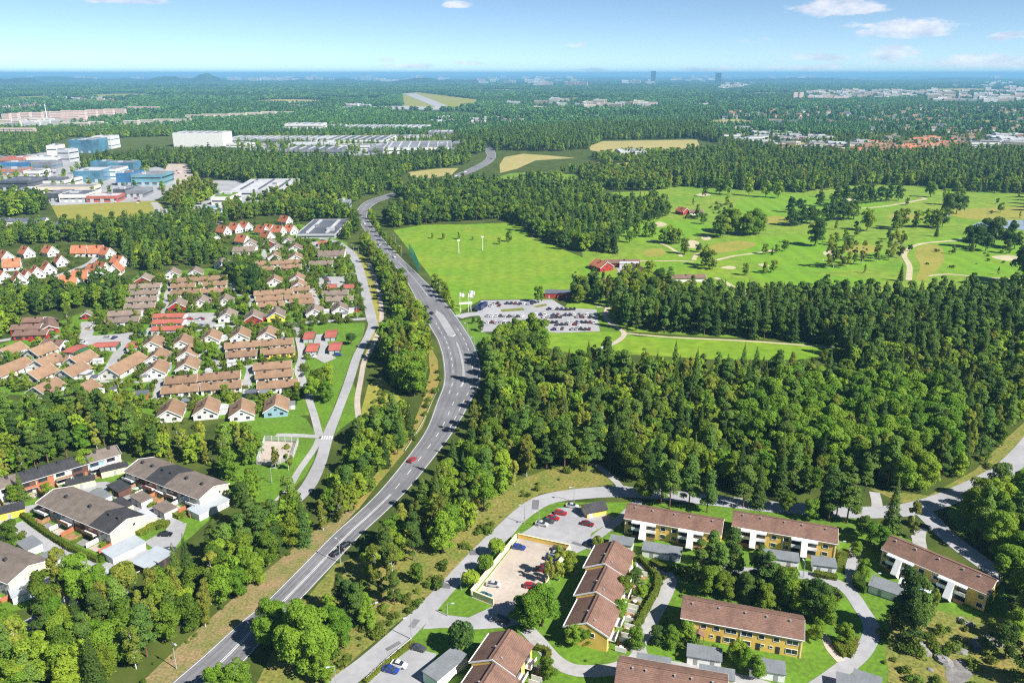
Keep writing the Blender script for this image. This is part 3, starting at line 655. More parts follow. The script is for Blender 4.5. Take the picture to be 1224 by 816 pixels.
def apartment(pa, pb, label, r=8.0, W=9.6, e=5.7, bays=(.21,.70), wins=(.06,.41,.53,.90), kind='bay', cat='apartment block', group='yellow apartment rows'):
    c, rz, L = ridge_at(pa, pb, r); L -= 1.0
    root = empty('apartment_house', c, rz, label, cat, group); footprint(c, rz, L, W, 2.5); y = -W/2
    gable_parts(root, L, W, e, r, 'yellow_wall', 'roof_tile', pipes=[-L/2+.3, 0, L/2-.3], vents=5)
    X = lambda t: -L/2+L*t
    if kind == 'bay':
        for t in bays: balcony_bay(root, X(t), W, e)
        for t in wins:
            window(root, X(t), y, 4.1, 1.5, 1.3); window(root, X(t), y, 1.45, 1.5, 1.3)
    else:
        for t, w in ((.07,2.7),(.19,1.3),(.30,1.3),(.42,2.7),(.55,2.7),(.67,1.3),(.79,1.3),(.92,2.7)): window(root, X(t), y, 4.25, w, 1.25)
        for t, w in ((.06,2.7),(.415,2.7),(.54,2.7),(.92,2.7)): window(root, X(t), y, 1.5, w, 1.35)
        for t in (.265,.685,.755): window(root, X(t), y, 1.7, .7, .7)
        for t in (.155,.325,.65,.81): door(root, X(t), y, .05, 1.05, 2.1)
        q = MB(); x = X(.155); k = [(x-1.5,y-1.9,2.35),(x,y-1.9,3.0),(x+1.5,y-1.9,2.35)]
        q.add([(x-1.5,y-1.9,2.35),(x-1.5,y-.02,2.35),(x,y-.02,3.05),(x,y-1.9,3.05),(x+1.5,y-1.9,2.35),(x+1.5,y-.02,2.35)]+[(x-1.5,y-1.9,2.5),(x-1.5,y-.02,2.5),(x,y-.02,3.2),(x,y-1.9,3.2),(x+1.5,y-1.9,2.5),(x+1.5,y-.02,2.5)],
              [(0,1,2,3),(3,2,5,4),(9,8,7,6),(10,11,8,9),(0,3,9,6),(3,4,10,9),(1,0,6,7),(4,5,11,10)])
        for xx in (x-1.35, x+1.35): q.box(xx-.08, xx+.08, y-1.8, y-1.64, 0, 2.36)
        q.build('porch', MATS['roof_tile'], root)
    for s in (-1, 1):                                                     # gable windows
        window(root, -1.8, s*L/2, 4.1, 1.1, 1.2, 'x', s); window(root, 2.0, s*L/2, 1.6, 1.1, 1.2, 'x', s)
    for t in (.1,.25,.4,.6,.75,.9): window(root, X(t), W/2, 4.1, 1.4, 1.2, 'y', 1)
    return root
BLOCK_A = apartment((749,602), (866,622), 'yellow two storey apartment row beside the car park, two white stair canopies')
BLOCK_B = apartment((876,611), (1003,632), 'yellow apartment row between the two other canopied rows, woods behind its roof')
BLOCK_C = apartment((1063,640), (1193,694), 'yellow apartment row set at a slant, farthest right, with yellow creeper on its gable', bays=(.2,.70), wins=(.045,.40,.54,.95))
BLOCK_D = apartment((815,715), (963,741), 'yellow apartment row with wide windows and a small brown porch above two sheds', kind='door')
BLOCK_G = apartment((737,790), (872,814), 'brown roofed row cut by the lower edge of the view', kind='door')
def creeper():                                                            # lives on the gable of the slanting row
    rr = random.Random(3); mb = MB(); L = (g(1193,694,8.1)-g(1063,640,8.1)).length-1.0
    for i in range(900):
        y = rr.uniform(-4.8, 4.8); z = rr.uniform(0, 5.2)*rr.random()**.3; s = rr.uniform(.12,.3); x = L/2+.06+rr.random()*.15
        mb.add([(x,y-s,z-s*.6),(x,y+s,z-s),(x+.1,y+s*.7,z+s),(x,y-s,z+s*.8)], [(0,1,2,3)])
    mb.build('creeper', MATS['leaf_bush'], BLOCK_C)
creeper()
def stepped(front, back, n, label, W=11.0, e=5.5, r=8.1, shift=1.1):
    """gabled sections one behind the other, each set a little aside and lower than the next; ridge runs from the front gable to the back"""
    c, rz, L = ridge_at(front, back, r)
    root = empty('apartment_house', c, rz, label, 'apartment block', 'yellow apartment rows'); footprint(c, rz, L, W+2, 3)
    l = L/n
    for i in range(n):
        x0 = -L/2+l*i; ox = (i-(n-1)/2)*shift; oz = (i-(n-1)/2)*.75; k = (r-e)/(W/2)
        mb = MB().gable(l-.02, W, e+oz, r+oz); mb.v = [(x+x0+l/2, y+ox, z) for x, y, z in mb.v]; mb.build('wall', MATS['yellow_wall'], root)
        mb = MB().roof(l-.6, W, e+oz, r+oz, .55, .2, oe=.4); mb.v = [(x+x0+l/2, y+ox, z) for x, y, z in mb.v]; mb.m[5:] = [1]*5  # left slope takes the darker copy, its shade painted in
        rf = mb.build('roof', [MATS['roof_tile'], MATS['roof_shade_tile']], root)
        for yy in (-1.6, 1.2):
            zz = r+oz-k*abs(yy); MB().box(x0+l*.3+yy-.2, x0+l*.3+yy+.2, ox+yy-.2, ox+yy+.2, zz, zz+.7).build('vent_pipe', MATS['grey_metal'], rf)
        MB().box(x0-.1, x0+l+.1, ox+.5, ox+.9, r+oz-k*.5, r+oz-k*.5+.42).build('ridge_vent', MATS['roof_shade_tile'], rf)
        t = MB()
        for q in (-1, 1):
            x = x0-.14; yy = ox+q*(W/2+.55); z = e+oz-k*.55
            p = [(x,yy,z-.15),(x+.08,yy,z-.15),(x+.08,ox,r+oz-.15),(x,ox,r+oz-.15)]; p += [(a,b,c_+.48) for a,b,c_ in p]
            t.add(p, [(3,2,1,0),(4,5,6,7),(0,1,5,4),(1,2,6,5),(2,3,7,6),(3,0,4,7)])
        t.box(x0-.1, x0+l-.3, ox+W/2+.56, ox+W/2+.86, e+oz-.5, e+oz-.05)
        t.build('bargeboard', MATS['white_paint'], root)
        y = ox-W/2                                                        # terraces and balconies on the sunny side
        for s in (-1, 1):
            xc = x0+l/2+s*l*.24
            MB().box(xc-1.9, xc+1.9, y-1.7, y-.02, 2.6, 2.78).build('balcony', MATS['white_wall'], root)
            MB().box(xc-1.9, xc+1.9, y-1.78, y-1.66, 2.79, 3.7).build('parapet', MATS['white_paint'], root)
            MB().box(xc-1.6, xc+1.6, y-.06, y+.01, 2.95, 4.7).build('window', MATS['window_glass'], root)
            MB().box(xc-1.6, xc+1.6, y-.06, y+.01, .3, 2.3).build('window', MATS['window_glass'], root)
            terrace(root, xc, y-1.8, 3.9, 2.9)
            q = MB(); q.tube((xc+s*.7,y-3.2,.15), (xc+s*.7,y-3.2,.8), .05); q.tube((xc+s*.7,y-3.2,.8), (xc+s*.7,y-3.2,.84), .6, n=10); q.build('patio_table', MATS['white_paint'], root)
        if i == 0:
            window(root, ox-1.5, x0, 4.0, 1.1, 1.2, 'x', -1)
    return root
BLOCK_E = stepped((696.5,740), (740,650), 3, 'yellow row of three stepped gabled sections beside the walled parking')
BLOCK_F = stepped((565,830), (614,755), 2, 'stepped gabled yellow row at the lower edge beside the grey roofed store')
# stores and sheds that belong to the yellow rows
for px, L, W, rz, lab in (((686+57,646),7,4,-17,'small grey roofed store between the car park and the leftmost canopied row'), ((791.5,656),11.5,4.2,-17,'long white store with blue chairs in front of the leftmost canopied row'),
    ((847,665),6,3.6,-17,'low grey roofed store half hidden by a pine in front of the leftmost canopied row'), ((931.5,663.5),11,4.2,-15,'long white store in front of the middle canopied row'), ((985,671.5),6.5,4.2,-13,'short white store at the right end of the middle canopied row'),
    ((842,780),8.2,4.2,-14,'white store with grey roof left in front of the wide windowed row'), ((917,795.5),8.2,4.2,-14,'white store with grey roof right in front of the wide windowed row'),
    ((781,790),8,3.4,-14,'grey roofed store behind the lowest brown roof, at its left'), ((857,804),8,3.4,-14,'grey roofed store behind the lowest brown roof, at its right'), ((1068,703),12,5,-36,'white store with grey gabled top before the slanting row'),
    ((1014,814),5,4,-20,'small grey roofed store beside the drive at the lower edge'), ((1036,812),6,4,-30,'blue grey store at the lower edge right of the drive')):
    shed(px, L, W, 2.4, rz, 'white_paint', 'felt_grey', lab, 'white stores of the yellow rows', 'store')
shed((532.5,793), 11, 4.6, 2.9, 52, 'white_paint', 'felt_grey', 'grey flat roofed garage row at the lower parking beside the dark round tree', None, 'garage', 4, name='garage_row', gate='white_paint')
def kiosk():
    c, rz, L = ridge_at((705,603), (716,599), 3.6); rz = R(20)
    root = empty('bin_house', g(710,603,3.2)*1.0, rz, 'small yellow gabled bin house with black roof at the upper parking', 'shed'); root.location.z = 0; footprint(root.location, rz, 7, 5, 2)
    mb = MB().gable(7, 4.8, 2.4, 4.0); mb.build('wall', MATS['yellow_wall'], root); MB().roof(7, 4.8, 2.4, 4.0, .5, .15).build('roof', MATS['felt_black'], root)
    MB().box(-3.56,-3.5,-1.3,1.3,.1,2.2).build('door', MATS['white_paint'], root); MB().box(-3,-1.6,-2.46,-2.4,.1,2.1).build('door', MATS['white_paint'], root)
kiosk()
def tent():                                                               # white awning on the slanting row's terrace
    c = g(1094,699,2.2); c.z = 0; root = empty('awning', c, R(-36), 'white and blue gabled awning over a terrace of the slanting row', 'awning')
    for k in (-1, 1):
        mb = MB(); x = k*2.2
        mb.add([(x-2,-1.8,2.1),(x,-1.8,2.7),(x+2,-1.8,2.1),(x+2,1.8,2.1),(x,1.8,2.7),(x-2,1.8,2.1)]+[(x-2,-1.8,2.06),(x,-1.8,2.66),(x+2,-1.8,2.06),(x+2,1.8,2.06),(x,1.8,2.66),(x-2,1.8,2.06)],
               [(0,1,4,5),(1,2,3,4),(11,10,7,6),(10,9,8,7),(0,6,7,1),(1,7,8,2),(3,9,10,4),(4,10,11,5),(2,8,9,3),(5,11,6,0)])
        mb.build('canopy', MATS['white_paint' if k < 0 else 'awning_blue'], root)
    for x in (-4.1, 0, 4.1):
        for y in (-1.7, 1.7): MB().tube((x,y,0),(x,y,2.1),.05).build('post', MATS['white_paint'], root)
tent()
# the wall round the parking
def parking_wall():
    P = [g(*p) for p in ((619,643),(681,656.5))]; Q = [g(*p) for p in ((619,643),(563,713),(590,723))]
    def seg(a, b, H, i):
        d = b-a; root = empty('parking_wall', (a+b)/2, math.atan2(d.y, d.x), ['yellow wall along the back of the walled parking','long yellow wall of the parking along the row of young trees','short yellow wall closing the parking at its lower end','yellow wall of the parking beside the stepped row'][i], 'wall', 'yellow walls round the parking')
        L = d.length; exclude([tuple((a+d*t)[:2]) for t in (0, .5, 1)]+[tuple((a+d*.5+Vector((.5,.5,0)))[:2])])
        MB().box(-L/2, L/2, -.16, .16, 0, H).build('wall', MATS['cream_wall' if i else 'yellow_wall'], root); MB().box(-L/2, L/2, -.24, .24, H+.002, H+.1).build('coping', MATS['cream_wall'], root)
    seg(P[0], P[1], 1.7, 0); seg(Q[0]+Vector((-.5,-.6,0)), Q[1]+Vector((0,.5,0)), 1.9, 1); seg(Q[1]+Vector((.5,0,0)), Q[2], 2.1, 2); seg(P[1]+Vector((0,-.6,0)), g(652,697), 1.8, 3)
parking_wall()

# ---- beige row houses, lower left
def beige_row(pa, pb, label, r=6.9, W=12.0, e=5.1, bands=(('felt_brown',0,1),), balcony=True, drop=0.0):
    c, rz, L = ridge_at(pa, pb, r); root = empty('row_house', c, rz, label, 'row house', 'beige flat gabled row houses'); footprint(c, rz, L, W, 2.5)
    MB().gable(L, W, e, r).build('wall', MATS['cream_wall'], root); y = -W/2; k = (r-e)/(W/2)
    for i, (m, t0, t1) in enumerate(bands):
        l = L*(t1-t0)-.02; mb = MB().roof(l, W, e, r, .5, .18, oe=(.35 if len(bands) == 1 else .0)); mb.v = [(x-L/2+L*(t0+t1)/2, yy, z+.02*(i % 2)) for x, yy, z in mb.v]
        rf = mb.build('roof', MATS[m], root)
        for q in (.3, .75):
            x = -L/2+L*(t0+(t1-t0)*q); MB().box(x-.45, x+.45, -1.4, -.5, r-k*1.4+.2, r+.75).build('chimney', MATS['felt_black'], rf)
    u = max(3, round(L/6)); w = L/u
    pal = ['white_wall','brown_wall','rust_wall','white_wall','brown_wall','sky_wall'] if balcony else ['white_wall']*6
    for i in range(u):
        x = -L/2+w*(i+.5); cm = pal[(i+len(label)) % 6]
        MB().box(x-w/2+.1, x+w/2-.1, y-.05, y-.005, .3, e-.5).build('facade_panel', MATS[cm], root)
        for zz in (1.35, 3.85):
            MB().box(x-w*.38, x+w*.12, y-.1, y-.051, zz-.7, zz+.75).build('window', MATS['window_glass'], root)
        door(root, x+w*.3, y-.05, .05, .95, 2.05, 'wood' if i % 2 else 'white_paint')
        if i % 2 == 0:
            MB().box(x-w*.46, x+w*.46, y-1.7, y-.11, 2.5, 2.66).build('balcony', MATS['white_wall'], root)
            MB().box(x-w*.46, x+w*.46, y-1.76, y-1.66, 2.67, 3.5).build('parapet', MATS[['white_paint','rust_wall','wood'][i//2 % 3]], root)
        MB().box(x-w*.42, x+w*.42, y-4.3, y-1.2, .02, .14).build('terrace', MATS[['wood','granite','gravel'][i % 3]], root)
        MB().box(x+w/2-.08, x+w/2+.02, y-4.5, y-.12, .15, 1.75).build('privacy_screen', MATS[['wood','white_wall','rust_wall'][i % 3]], root)
        window(root, x, W/2, 3.8, 1.5, 1.2, 'y', 1)
    window(root, 2.2, L/2, 3.9, .8, 1.0, 'x', 1)
    for x in (-L/2-.42, L/2+.36):
        t = MB()
        for q in (-1, 1):
            yy = q*(W/2+.5); z = e-k*.5; p = [(x,yy,z-.14),(x+.06,yy,z-.14),(x+.06,0,r-.14),(x,0,r-.14)]; p += [(a,b,c_+.36) for a,b,c_ in p]
            t.add(p, [(3,2,1,0),(4,5,6,7),(0,1,5,4),(1,2,6,5),(2,3,7,6),(3,0,4,7)])
        t.build('bargeboard', MATS['white_paint'], root)
    for q in (-1, 1): MB().bar((-L/2, q*(W/2+.56), e-k*.5), (L/2, q*(W/2+.56), e-k*.5), .12).build('gutter', MATS['white_paint'], root)
    return root
beige_row((-30,580), (138,532), 'long beige row house with brown and black roof stretches, topmost of the beige rows', bands=(('felt_brown',0,.27),('felt_black',.27,.48),('felt_black',.48,.76),('felt_brown',.76,1)), W=9)
beige_row((166,549), (255,581), 'beige row house with one black roof stretch, beside the park', bands=(('felt_brown',0,.3),('felt_black',.3,.55),('felt_brown',.55,1)))
beige_row((64,585), (151,620), 'beige row house in the middle with green gardens below it and black roof end', bands=(('felt_brown',0,.74),('felt_black',.74,1)))
beige_row((-54,642), (33,676), 'beige row house cut by the left edge with a plain cream gable')
for px, L, W, rz, wl, rf, lab in (((96,574),9,4,32,'cream_wall','felt_black','beige shed with dark roof below the topmost beige row'), ((136,558),9,4,32,'cream_wall','felt_black','beige shed with dark roof at the end of the topmost beige row'), ((142,581),8,4.5,-38,'brown_wall','felt_black','brown shed with dark roof beside the turquoise pool'),
    ((119,591),8,4.5,-38,'white_wall','felt_grey','white shed with flat grey roof at the head of the middle lane'), ((144,602),8,4.5,-38,'cream_wall','felt_black','cream shed with black roof halfway down the middle lane'), ((169,594),7,4,-38,'white_wall','felt_brown','brown roofed shed in a garden of the beige row beside the park'),
    ((172,616),7.5,4.5,-38,'cream_wall','flat_pale','shed with bright white roof at the lower end of the middle lane'), ((197,606),7,4.5,-38,'white_wall','felt_brown','grey brown shed behind the hedge near the lane bend'), ((35,649),7,4.5,-38,'white_wall','felt_grey','white shed nearest the lower left row house'),
    ((64,664),7,4.5,-38,'white_wall','felt_grey','white shed further along the lower left lane'), ((10,608),9,5,32,'bright_yellow','felt_black','yellow shed with black roof at the left edge'), ((4,632),6,5,-38,'cream_wall','felt_black','dark roofed shed at the left edge below the yellow one')):
    shed(px, L, W, 2.5, rz, wl, rf, lab, 'garden sheds of the beige rows', 'shed', 1)
for pa, pb, W, lab in (((231,612),(267,594),6,'long pale metal carport below the beige row beside the park'), ((128,663),(167,644),6,'long pale metal carport with white doors at the end of the middle row'), ((166,676),(197,657),7,'low pale metal carport with a dark front beside the round yellow tree'),
                       ((12,708),(88,682),6,'longest pale metal carport below the lower left row house'), ((98,700),(133,684),6.5,'pale metal carport half hidden behind the round yellow tree')):
    a, b = g(*pa, 2.4), g(*pb, 2.4); d = b-a; c = (a+b)/2
    px = proj(c.x, c.y, 2.4)
    shed((px[0], px[1]), d.length, W, 2.4, math.degrees(math.atan2(d.y, d.x)), 'white_wall' if 'dark front' not in lab else 'brown_wall', 'metal_roof', lab, 'metal carports of the beige rows', 'carport', max(3, int(d.length/3)), name='carport', gate='white_paint' if 'dark front' not in lab else 'dark_metal')
def pergola():
    c = g(197,587,2.3); c.z = 0; root = empty('pergola', c, R(-37), 'white slatted terrace roof beside the turquoise pool', 'pergola')
    mb = MB(); [mb.box(-3.5+.5*i, -3.2+.5*i, -1.7, 1.7, 2.3, 2.4) for i in range(15)]; mb.build('roof', MATS['white_paint'], root)
    for x in (-3.2, 3.2):
        for y in (-1.5, 1.5): MB().box(x-.06, x+.06, y-.06, y+.06, 0, 2.3).build('post', MATS['white_paint'], root)
    c = g(160,582); root = empty('paddling_pool', c, R(-37), 'turquoise paddling pool in a garden', 'pool')
    MB().box(-2.2,2.2,-1.3,1.3,0,.5).build('rim', MATS['white_paint'], root); MB().box(-2,2,-1.1,1.1,.4,.52).build('water', MATS['glass_teal'], root)
    c = g(176,580,2.2); c.z = 0; root = empty('parasol', c, R(-30), 'blue square garden parasol beside the turquoise pool', 'parasol')
    MB().tube((0,0,0),(0,0,2.3),.04).build('pole', MATS['grey_metal'], root)
    MB().add([(-1.5,-1.5,2.1),(1.5,-1.5,2.1),(1.5,1.5,2.1),(-1.5,1.5,2.1),(0,0,2.7)], [(0,1,4),(1,2,4),(2,3,4),(3,0,4),(3,2,1,0)]).build('canopy', MATS['blue_wall'], root)
pergola()

# ---- estate of brown roofed houses
def villa_proto(name, wall, roof, L, W, e, r, annex=None, base=None):
    root = empty(name, (0, 0, 0)); a, b = L/2, W/2
    mb = MB().gable(L, W, e, r)
    mb.build('wall', MATS[wall], root)
    rf = MB().roof(L, W, e, r, .55, .2).build('roof', MATS[roof], root); k = (r-e)/b
    MB().box(1.0, 1.7, -b*.35-.35, -b*.35+.35, r-k*b*.35-.3, r+.55).build('chimney', MATS['felt_black'], rf)
    t = MB()
    for x in (-a-.62, a+.56):
        for q in (-1, 1):
            y = q*(b+.55); z = e-k*.55; p = [(x,y,z-.1),(x+.06,y,z-.1),(x+.06,0,r-.1),(x,0,r-.1)]; p += [(m,n,c+.36) for m,n,c in p]
            t.add(p, [(3,2,1,0),(4,5,6,7),(0,1,5,4),(1,2,6,5),(2,3,7,6),(3,0,4,7)])
    t.build('bargeboard', MATS['white_paint'], root)
    for y in (-b*.5, b*.5): MB().box(a, a+.05, y-.75, y+.75, .9, 2.1).build('window', MATS['window_glass'], root)
    MB().box(a, a+.05, -.6, .6, 3.0, 3.9).build('window', MATS['window_glass'], root)
    if base: MB().box(a+.001, a+.06, -b+.05, b-.05, 0, .85).build('base_panel', MATS[base], root)
    for s in (-1, 1):
        for x in (-a*.5, a*.4): MB().box(x-.7, x+.7, s*b-.05, s*b+.05, .9, 2.1).build('window', MATS['window_glass'], root)
    MB().box(-.5, .5, b-.05, b+.06, .05, 2.1).build('door', MATS['wood'], root)
    if annex:
        MB().box(-a*.6, a*.35, b+.02, b+3.6, 0, 2.5).build('annex', MATS[annex], root); MB().box(-a*.6-.2, a*.35+.2, b+.1, b+3.8, 2.51, 2.68).build('annex_roof', MATS['flat_pale'], root)
    note_kids(root); return root
PROTO = {}
def villa(key, px, rz, label, group, size=(12.5, 9.8, 2.7, 5.7), cat='house'):
    k = key+(size,)
    h = (size[2]+size[3])/2
    c = g(*px, h); c.z = 0
    if k not in PROTO: o = PROTO[k] = villa_proto('villa', key[0], key[1], *size, annex=key[2] if len(key) > 2 else None, base=key[3] if len(key) > 3 else None)
    else: o = copy_tree(PROTO[k])
    o.location = c; o.rotation_euler = (0, 0, R(rz)); footprint(c, R(rz), size[0], size[1], 1.5)
    return tag(o, label, cat, group)
def row(px, w, label, group, rz=14, W=9.6, e=2.5, r=4.3, wall='white_wall', roof='roof_tan', name='row_house', cat='row house', wins=True, doorm='wood'):
    h = (e+r)/2; c = g(*px, h); L = (g(px[0]+w/2, px[1], h)-g(px[0]-w/2, px[1], h)).length/cos(R(rz)) - 1; c.z = 0; rz = R(rz)
    root = empty(name, c, rz, label, cat, group); footprint(c, rz, L, W, 1.5); y = -W/2
    MB().gable(L, W, e, r).build('wall', MATS[wall], root); rf = MB().roof(L, W, e, r, .5, .18, .4).build('roof', MATS[roof], root)
    n = max(2, round(L/8)); u = L/n
    for i in range(n):
        x = -L/2+u*(i+.5)
        MB().box(x-.35, x+.35, -1.6, -.9, r-.6, r+.65).build('chimney', MATS['felt_black'], rf)
        if wins:
            MB().box(x-u*.36, x-u*.02, y-.05, y+.01, .6, 2.1).build('window', MATS['window_glass'], root)
            MB().box(x+u*.22, x+u*.4, y-.05, y+.01, .9, 2.1).build('window', MATS['window_glass'], root)
            MB().box(x+u*.06, x+u*.06+.9, y-.06, y+.01, .05, 2.1).build('door', MATS[doorm], root)
            if i % 2: MB().box(x-u*.4, x-u*.3, y-3.2, y-.02, 0, 1.9).build('privacy_screen', MATS[wall], root)
    t = MB()
    for x in (-L/2-.44, L/2+.4):
        for q in (-1, 1):
            k = (r-e)/(W/2); yy = q*(W/2+.5); z = e-k*.5; p = [(x,yy,z-.1),(x+.05,yy,z-.1),(x+.05,0,r-.1),(x,0,r-.1)]; p += [(a,b,c_+.3) for a,b,c_ in p]
            t.add(p, [(3,2,1,0),(4,5,6,7),(0,1,5,4),(1,2,6,5),(2,3,7,6),(3,0,4,7)])
    t.build('bargeboard', MATS['white_paint'], root)
    return root
WT, WU, WV = ('white_wall','roof_tan'), ('white_wall','roof_taupe'), ('white_wall','roof_umber')
RED, YEL, BLU = ('red_wall','roof_taupe'), ('bright_yellow','roof_taupe'), ('sky_wall','roof_tan')
WA = ('white_wall','roof_tan','white_wall'); WR = ('white_wall','roof_taupe','white_wall','rust_wall')
COLN = {'white_wall':'white', 'red_wall':'red', 'bright_yellow':'yellow', 'sky_wall':'light blue'}; RFN = {'roof_tan':'tan', 'roof_taupe':'grey brown', 'roof_umber':'dark brown', 'roof_orange':'orange red'}
def villas(where, rz, items, group, size=None):
    for i, it in enumerate(items):
        x, y, key = it[:3]
        kw = {'size': size} if size else {}
        villa(key, (x, y), rz+random.uniform(-3, 3), f"{nth(i, len(items))} {COLN[key[0]]} {RFN[key[1]]} roofed house {where}", group, **kw)
villas('in the line along the wood above the beige rows', -76, [(204,487,WT),(247,484,WA),(289,486,WT),(330,481,BLU)], 'brown roofed estate houses')
villas('in the line below the red striped garages', -78, [(183,407,WT),(218,406,WT),(252,400,WA),(287,397,WT),(320,396,WA)], 'brown roofed estate houses')
villas('in the cluster below the small red garage', -78, [(188,423,WT),(187,437.5,WT),(225,419,WA),(224,433,WT)], 'brown roofed estate houses')
villas('in the line right of the striped garages', -77, [(272,374,WU),(303,376,RED),(330,373,YEL),(376,369,WR),(406,366,WR)], 'brown roofed estate houses')
villas('in the line above the striped garages', -77, [(212,361,('red_wall','roof_taupe')),(241,358,WU),(269,357,WU)], 'brown roofed estate houses')
villas('at the top of the estate by the dark wood', -77, [(172,331,RED),(206,324,WU),(233,323,WU),(265,312,WU)], 'brown roofed estate houses')
villas('in the pair above the middle rows', -78, [(328,333,WT),(355,330,WT)], 'brown roofed estate houses')
villas('in the upper cluster below the orange roofs', -78, [(299,289,WU),(322,288,RED),(344,286,WU),(330,294,WU),(353,294,WV),(328,304,WT),(353,305,WT)], 'brown roofed estate houses')
villas('beside the pair above the middle rows', -78, [(357,338,WT)], 'brown roofed estate houses')
villas('in the left cluster beside the central parking', -105, [(12,416,WA),(48,416,WT),(55,429,WT),(96,426,WT),(87,440,WA),(47,443,WT),(54,460,WT),(98,462,WA)], 'brown roofed estate houses')
villa(WT, (11,437), -105, 'long tan roofed house at the left edge of the estate', 'brown roofed estate houses', (19,9,2.9,5.9))
villa(WT, (148,433), -99, 'long tan roofed house with white gable right of the central parking', 'brown roofed estate houses', (24,10,2.9,6))
villa(WV, (66,408), -14, 'white house with dark brown roof beside the central parking', 'brown roofed estate houses', (12,8,2.9,5))
def rows(where, items, group='low brown roofed terrace rows', **kw):
    for i, it in enumerate(items):
        x, y, w = it[:3]; k = dict(kw); k.update(it[3] if len(it) > 3 else {})
        row((x, y), w, f"{nth(i, len(items)) if len(items) > 1 else 'only'} {RFN[k.get('roof', 'roof_tan')]} terrace {where}", group, **k)
rows('in the upper row of the pair above the lowest houses', [(217,451,36),(260,447,52)])
rows('in the lower row of the pair above the lowest houses', [(216,462,42),(265,458,46)])
rows('in the stack of three beside the street end', [(326,434.5,44),(328,444.5,43),(332,456.5,47)], rz=13)
rows('in the upper row below the line of tan houses', [(290,410,40),(331,407,37)], rz=15)
rows('in the lower row below the line of tan houses', [(289,420.5,35),(332,417,39,{'wall':'bright_yellow'})], rz=14)
rows('along the top edge of the estate, the longest', [(238,332,62)], rz=15)
rows('in the second row at the top of the estate', [(219,340,27),(257,337.5,27)], rz=15)
rows('in the third row at the top of the estate', [(222,347.5,33),(256,345.5,29)], rz=14)
rows('in the topmost row of the middle block', [(327,348,44),(360,343.5,20)], rz=14)
rows('in the second row of the middle block', [(322,355,31),(357,352.5,32)], rz=14)
rows('in the lowest row of the middle block', [(324,362,30),(361,359,29)], rz=14)
rows('in the top row of the upper block', [(332,312.5,55)], rz=13)
rows('in the lower row of the upper block', [(317,319.5,20),(348,317.5,24)], rz=13)
rows('standing alone in the ladder beside the wood', [(174,340.5,35)], roof='roof_taupe', rz=13)
rows('second from above in the ladder beside the wood', [(172,348,34)], roof='roof_taupe', rz=13)
rows('third from above in the ladder beside the wood', [(170,356,35)], roof='roof_taupe', rz=13)
rows('fourth from above, with red end, in the ladder beside the wood', [(168,364,34,{'wall':'rust_wall'})], roof='roof_taupe', rz=13)
rows('fifth from above in the ladder beside the wood', [(150,372.5,37)], roof='roof_taupe', rz=13)
rows('lowest in the ladder beside the wood', [(147,380.5,38)], roof='roof_taupe', rz=13)
rows('above the lowest pair beside the red roofed garage', [(401,348.5,31)], roof='roof_taupe', rz=9)
rows('lower of the pair beside the red roofed garage', [(406,355.5,32)], roof='roof_taupe', rz=9)
rows('with white front below the large brown roof', [(384,313,28)], roof='roof_taupe', rz=8, W=12)
rows('large and square at the bend of the estate road', [(397,301,31)], roof='roof_taupe', rz=6, W=20, e=3, r=5.2)
rows('large, above the upper block, beside trees', [(293,296,26)], roof='roof_taupe', rz=8, W=20, e=3, r=5)
rows('flat, between two left cluster houses', [(73,427,20)], rz=10, W=7)
for i, (x, y, w) in enumerate([(35,381,34),(33,389,34),(39,396,38)]):
    row((x, y), w, f"{['upper','middle','lower'][i]} wing of the red walled day nursery with umber roof", 'wings of the red day nursery', 8, 9, 2.8, 4.4, 'red_wall', 'roof_umber', 'nursery_wing', 'nursery')
villa(('red_wall','roof_umber'), (58,386), -60, 'slanting wing of the red walled day nursery', 'wings of the red day nursery', (20,9,2.8,4.8), 'nursery')
villa(('red_wall','roof_taupe'), (103,374), -70, 'small red playhouse with white trim above the small parking', None, (6,5,2.2,3.8), 'house')
# garages of the estate
def garage(px, w, d, label, rz=12, wall='green_wall', e=2.3, r=3.0, group='red roofed green garages', name='garage'):
    h = (e+r)/2; c = g(*px, h); L = (g(px[0]+w/2, px[1], h)-g(px[0]-w/2, px[1], h)).length; c.z = 0; rz = R(rz)
    root = empty(name, c, rz, label, 'garage', group); footprint(c, rz, L, d, .5); y = -d/2
    MB().gable(L, d, e, r).build('wall', MATS[wall], root); MB().roof(L, d, e, r, .35, .14).build('roof', MATS['roof_red'], root)
    n = max(1, round(L/2.9))
    for i in range(n):
        x = -L/2+L*(i+.5)/n; MB().box(x-1.15, x+1.15, y-.05, y+.01, .05, 2.05).build('garage_door', MATS['green_wall' if wall != 'green_wall' else 'flat_pale'], root)
    return root
for px, w, d, lab, rz in (((127,411),27,8,'wide red roofed green garage in the middle of the central parking',10), ((91,416),15,12,'red roofed garage left on the central parking',-15), ((160,411),13,9,'small red roofed green garage right of the central parking',8),
    ((370,400),11.5,13,'red roofed green garage, upper left of the four on the lawn',6), ((396,398),12.5,13,'red roofed green garage, upper right of the four on the lawn',6), ((374,414.5),12.5,13,'red roofed green garage, lower left of the four on the lawn',6), ((401,413),13,13,'red roofed green garage, lower right of the four on the lawn',6),
    ((397,342),10,14,'red roofed garage left on the upper parking',8), ((417,341.5),11,11,'red roofed garage right on the upper parking',8), ((387,289.5),12,14,'small red roofed garage at the end of the estate road',5)):
    garage(px, w, d, lab, rz)
for i, (x, y) in enumerate([(203,376),(202,383),(201,391)]):
    garage((x, y), 35, 9, f"{['upper','middle','lower'][i]} of the three long red roofed garage rows with white fronts", 4, 'white_wall' if i < 2 else 'green_wall', 2.6, 3.6, 'long striped garage rows', 'garage_row')
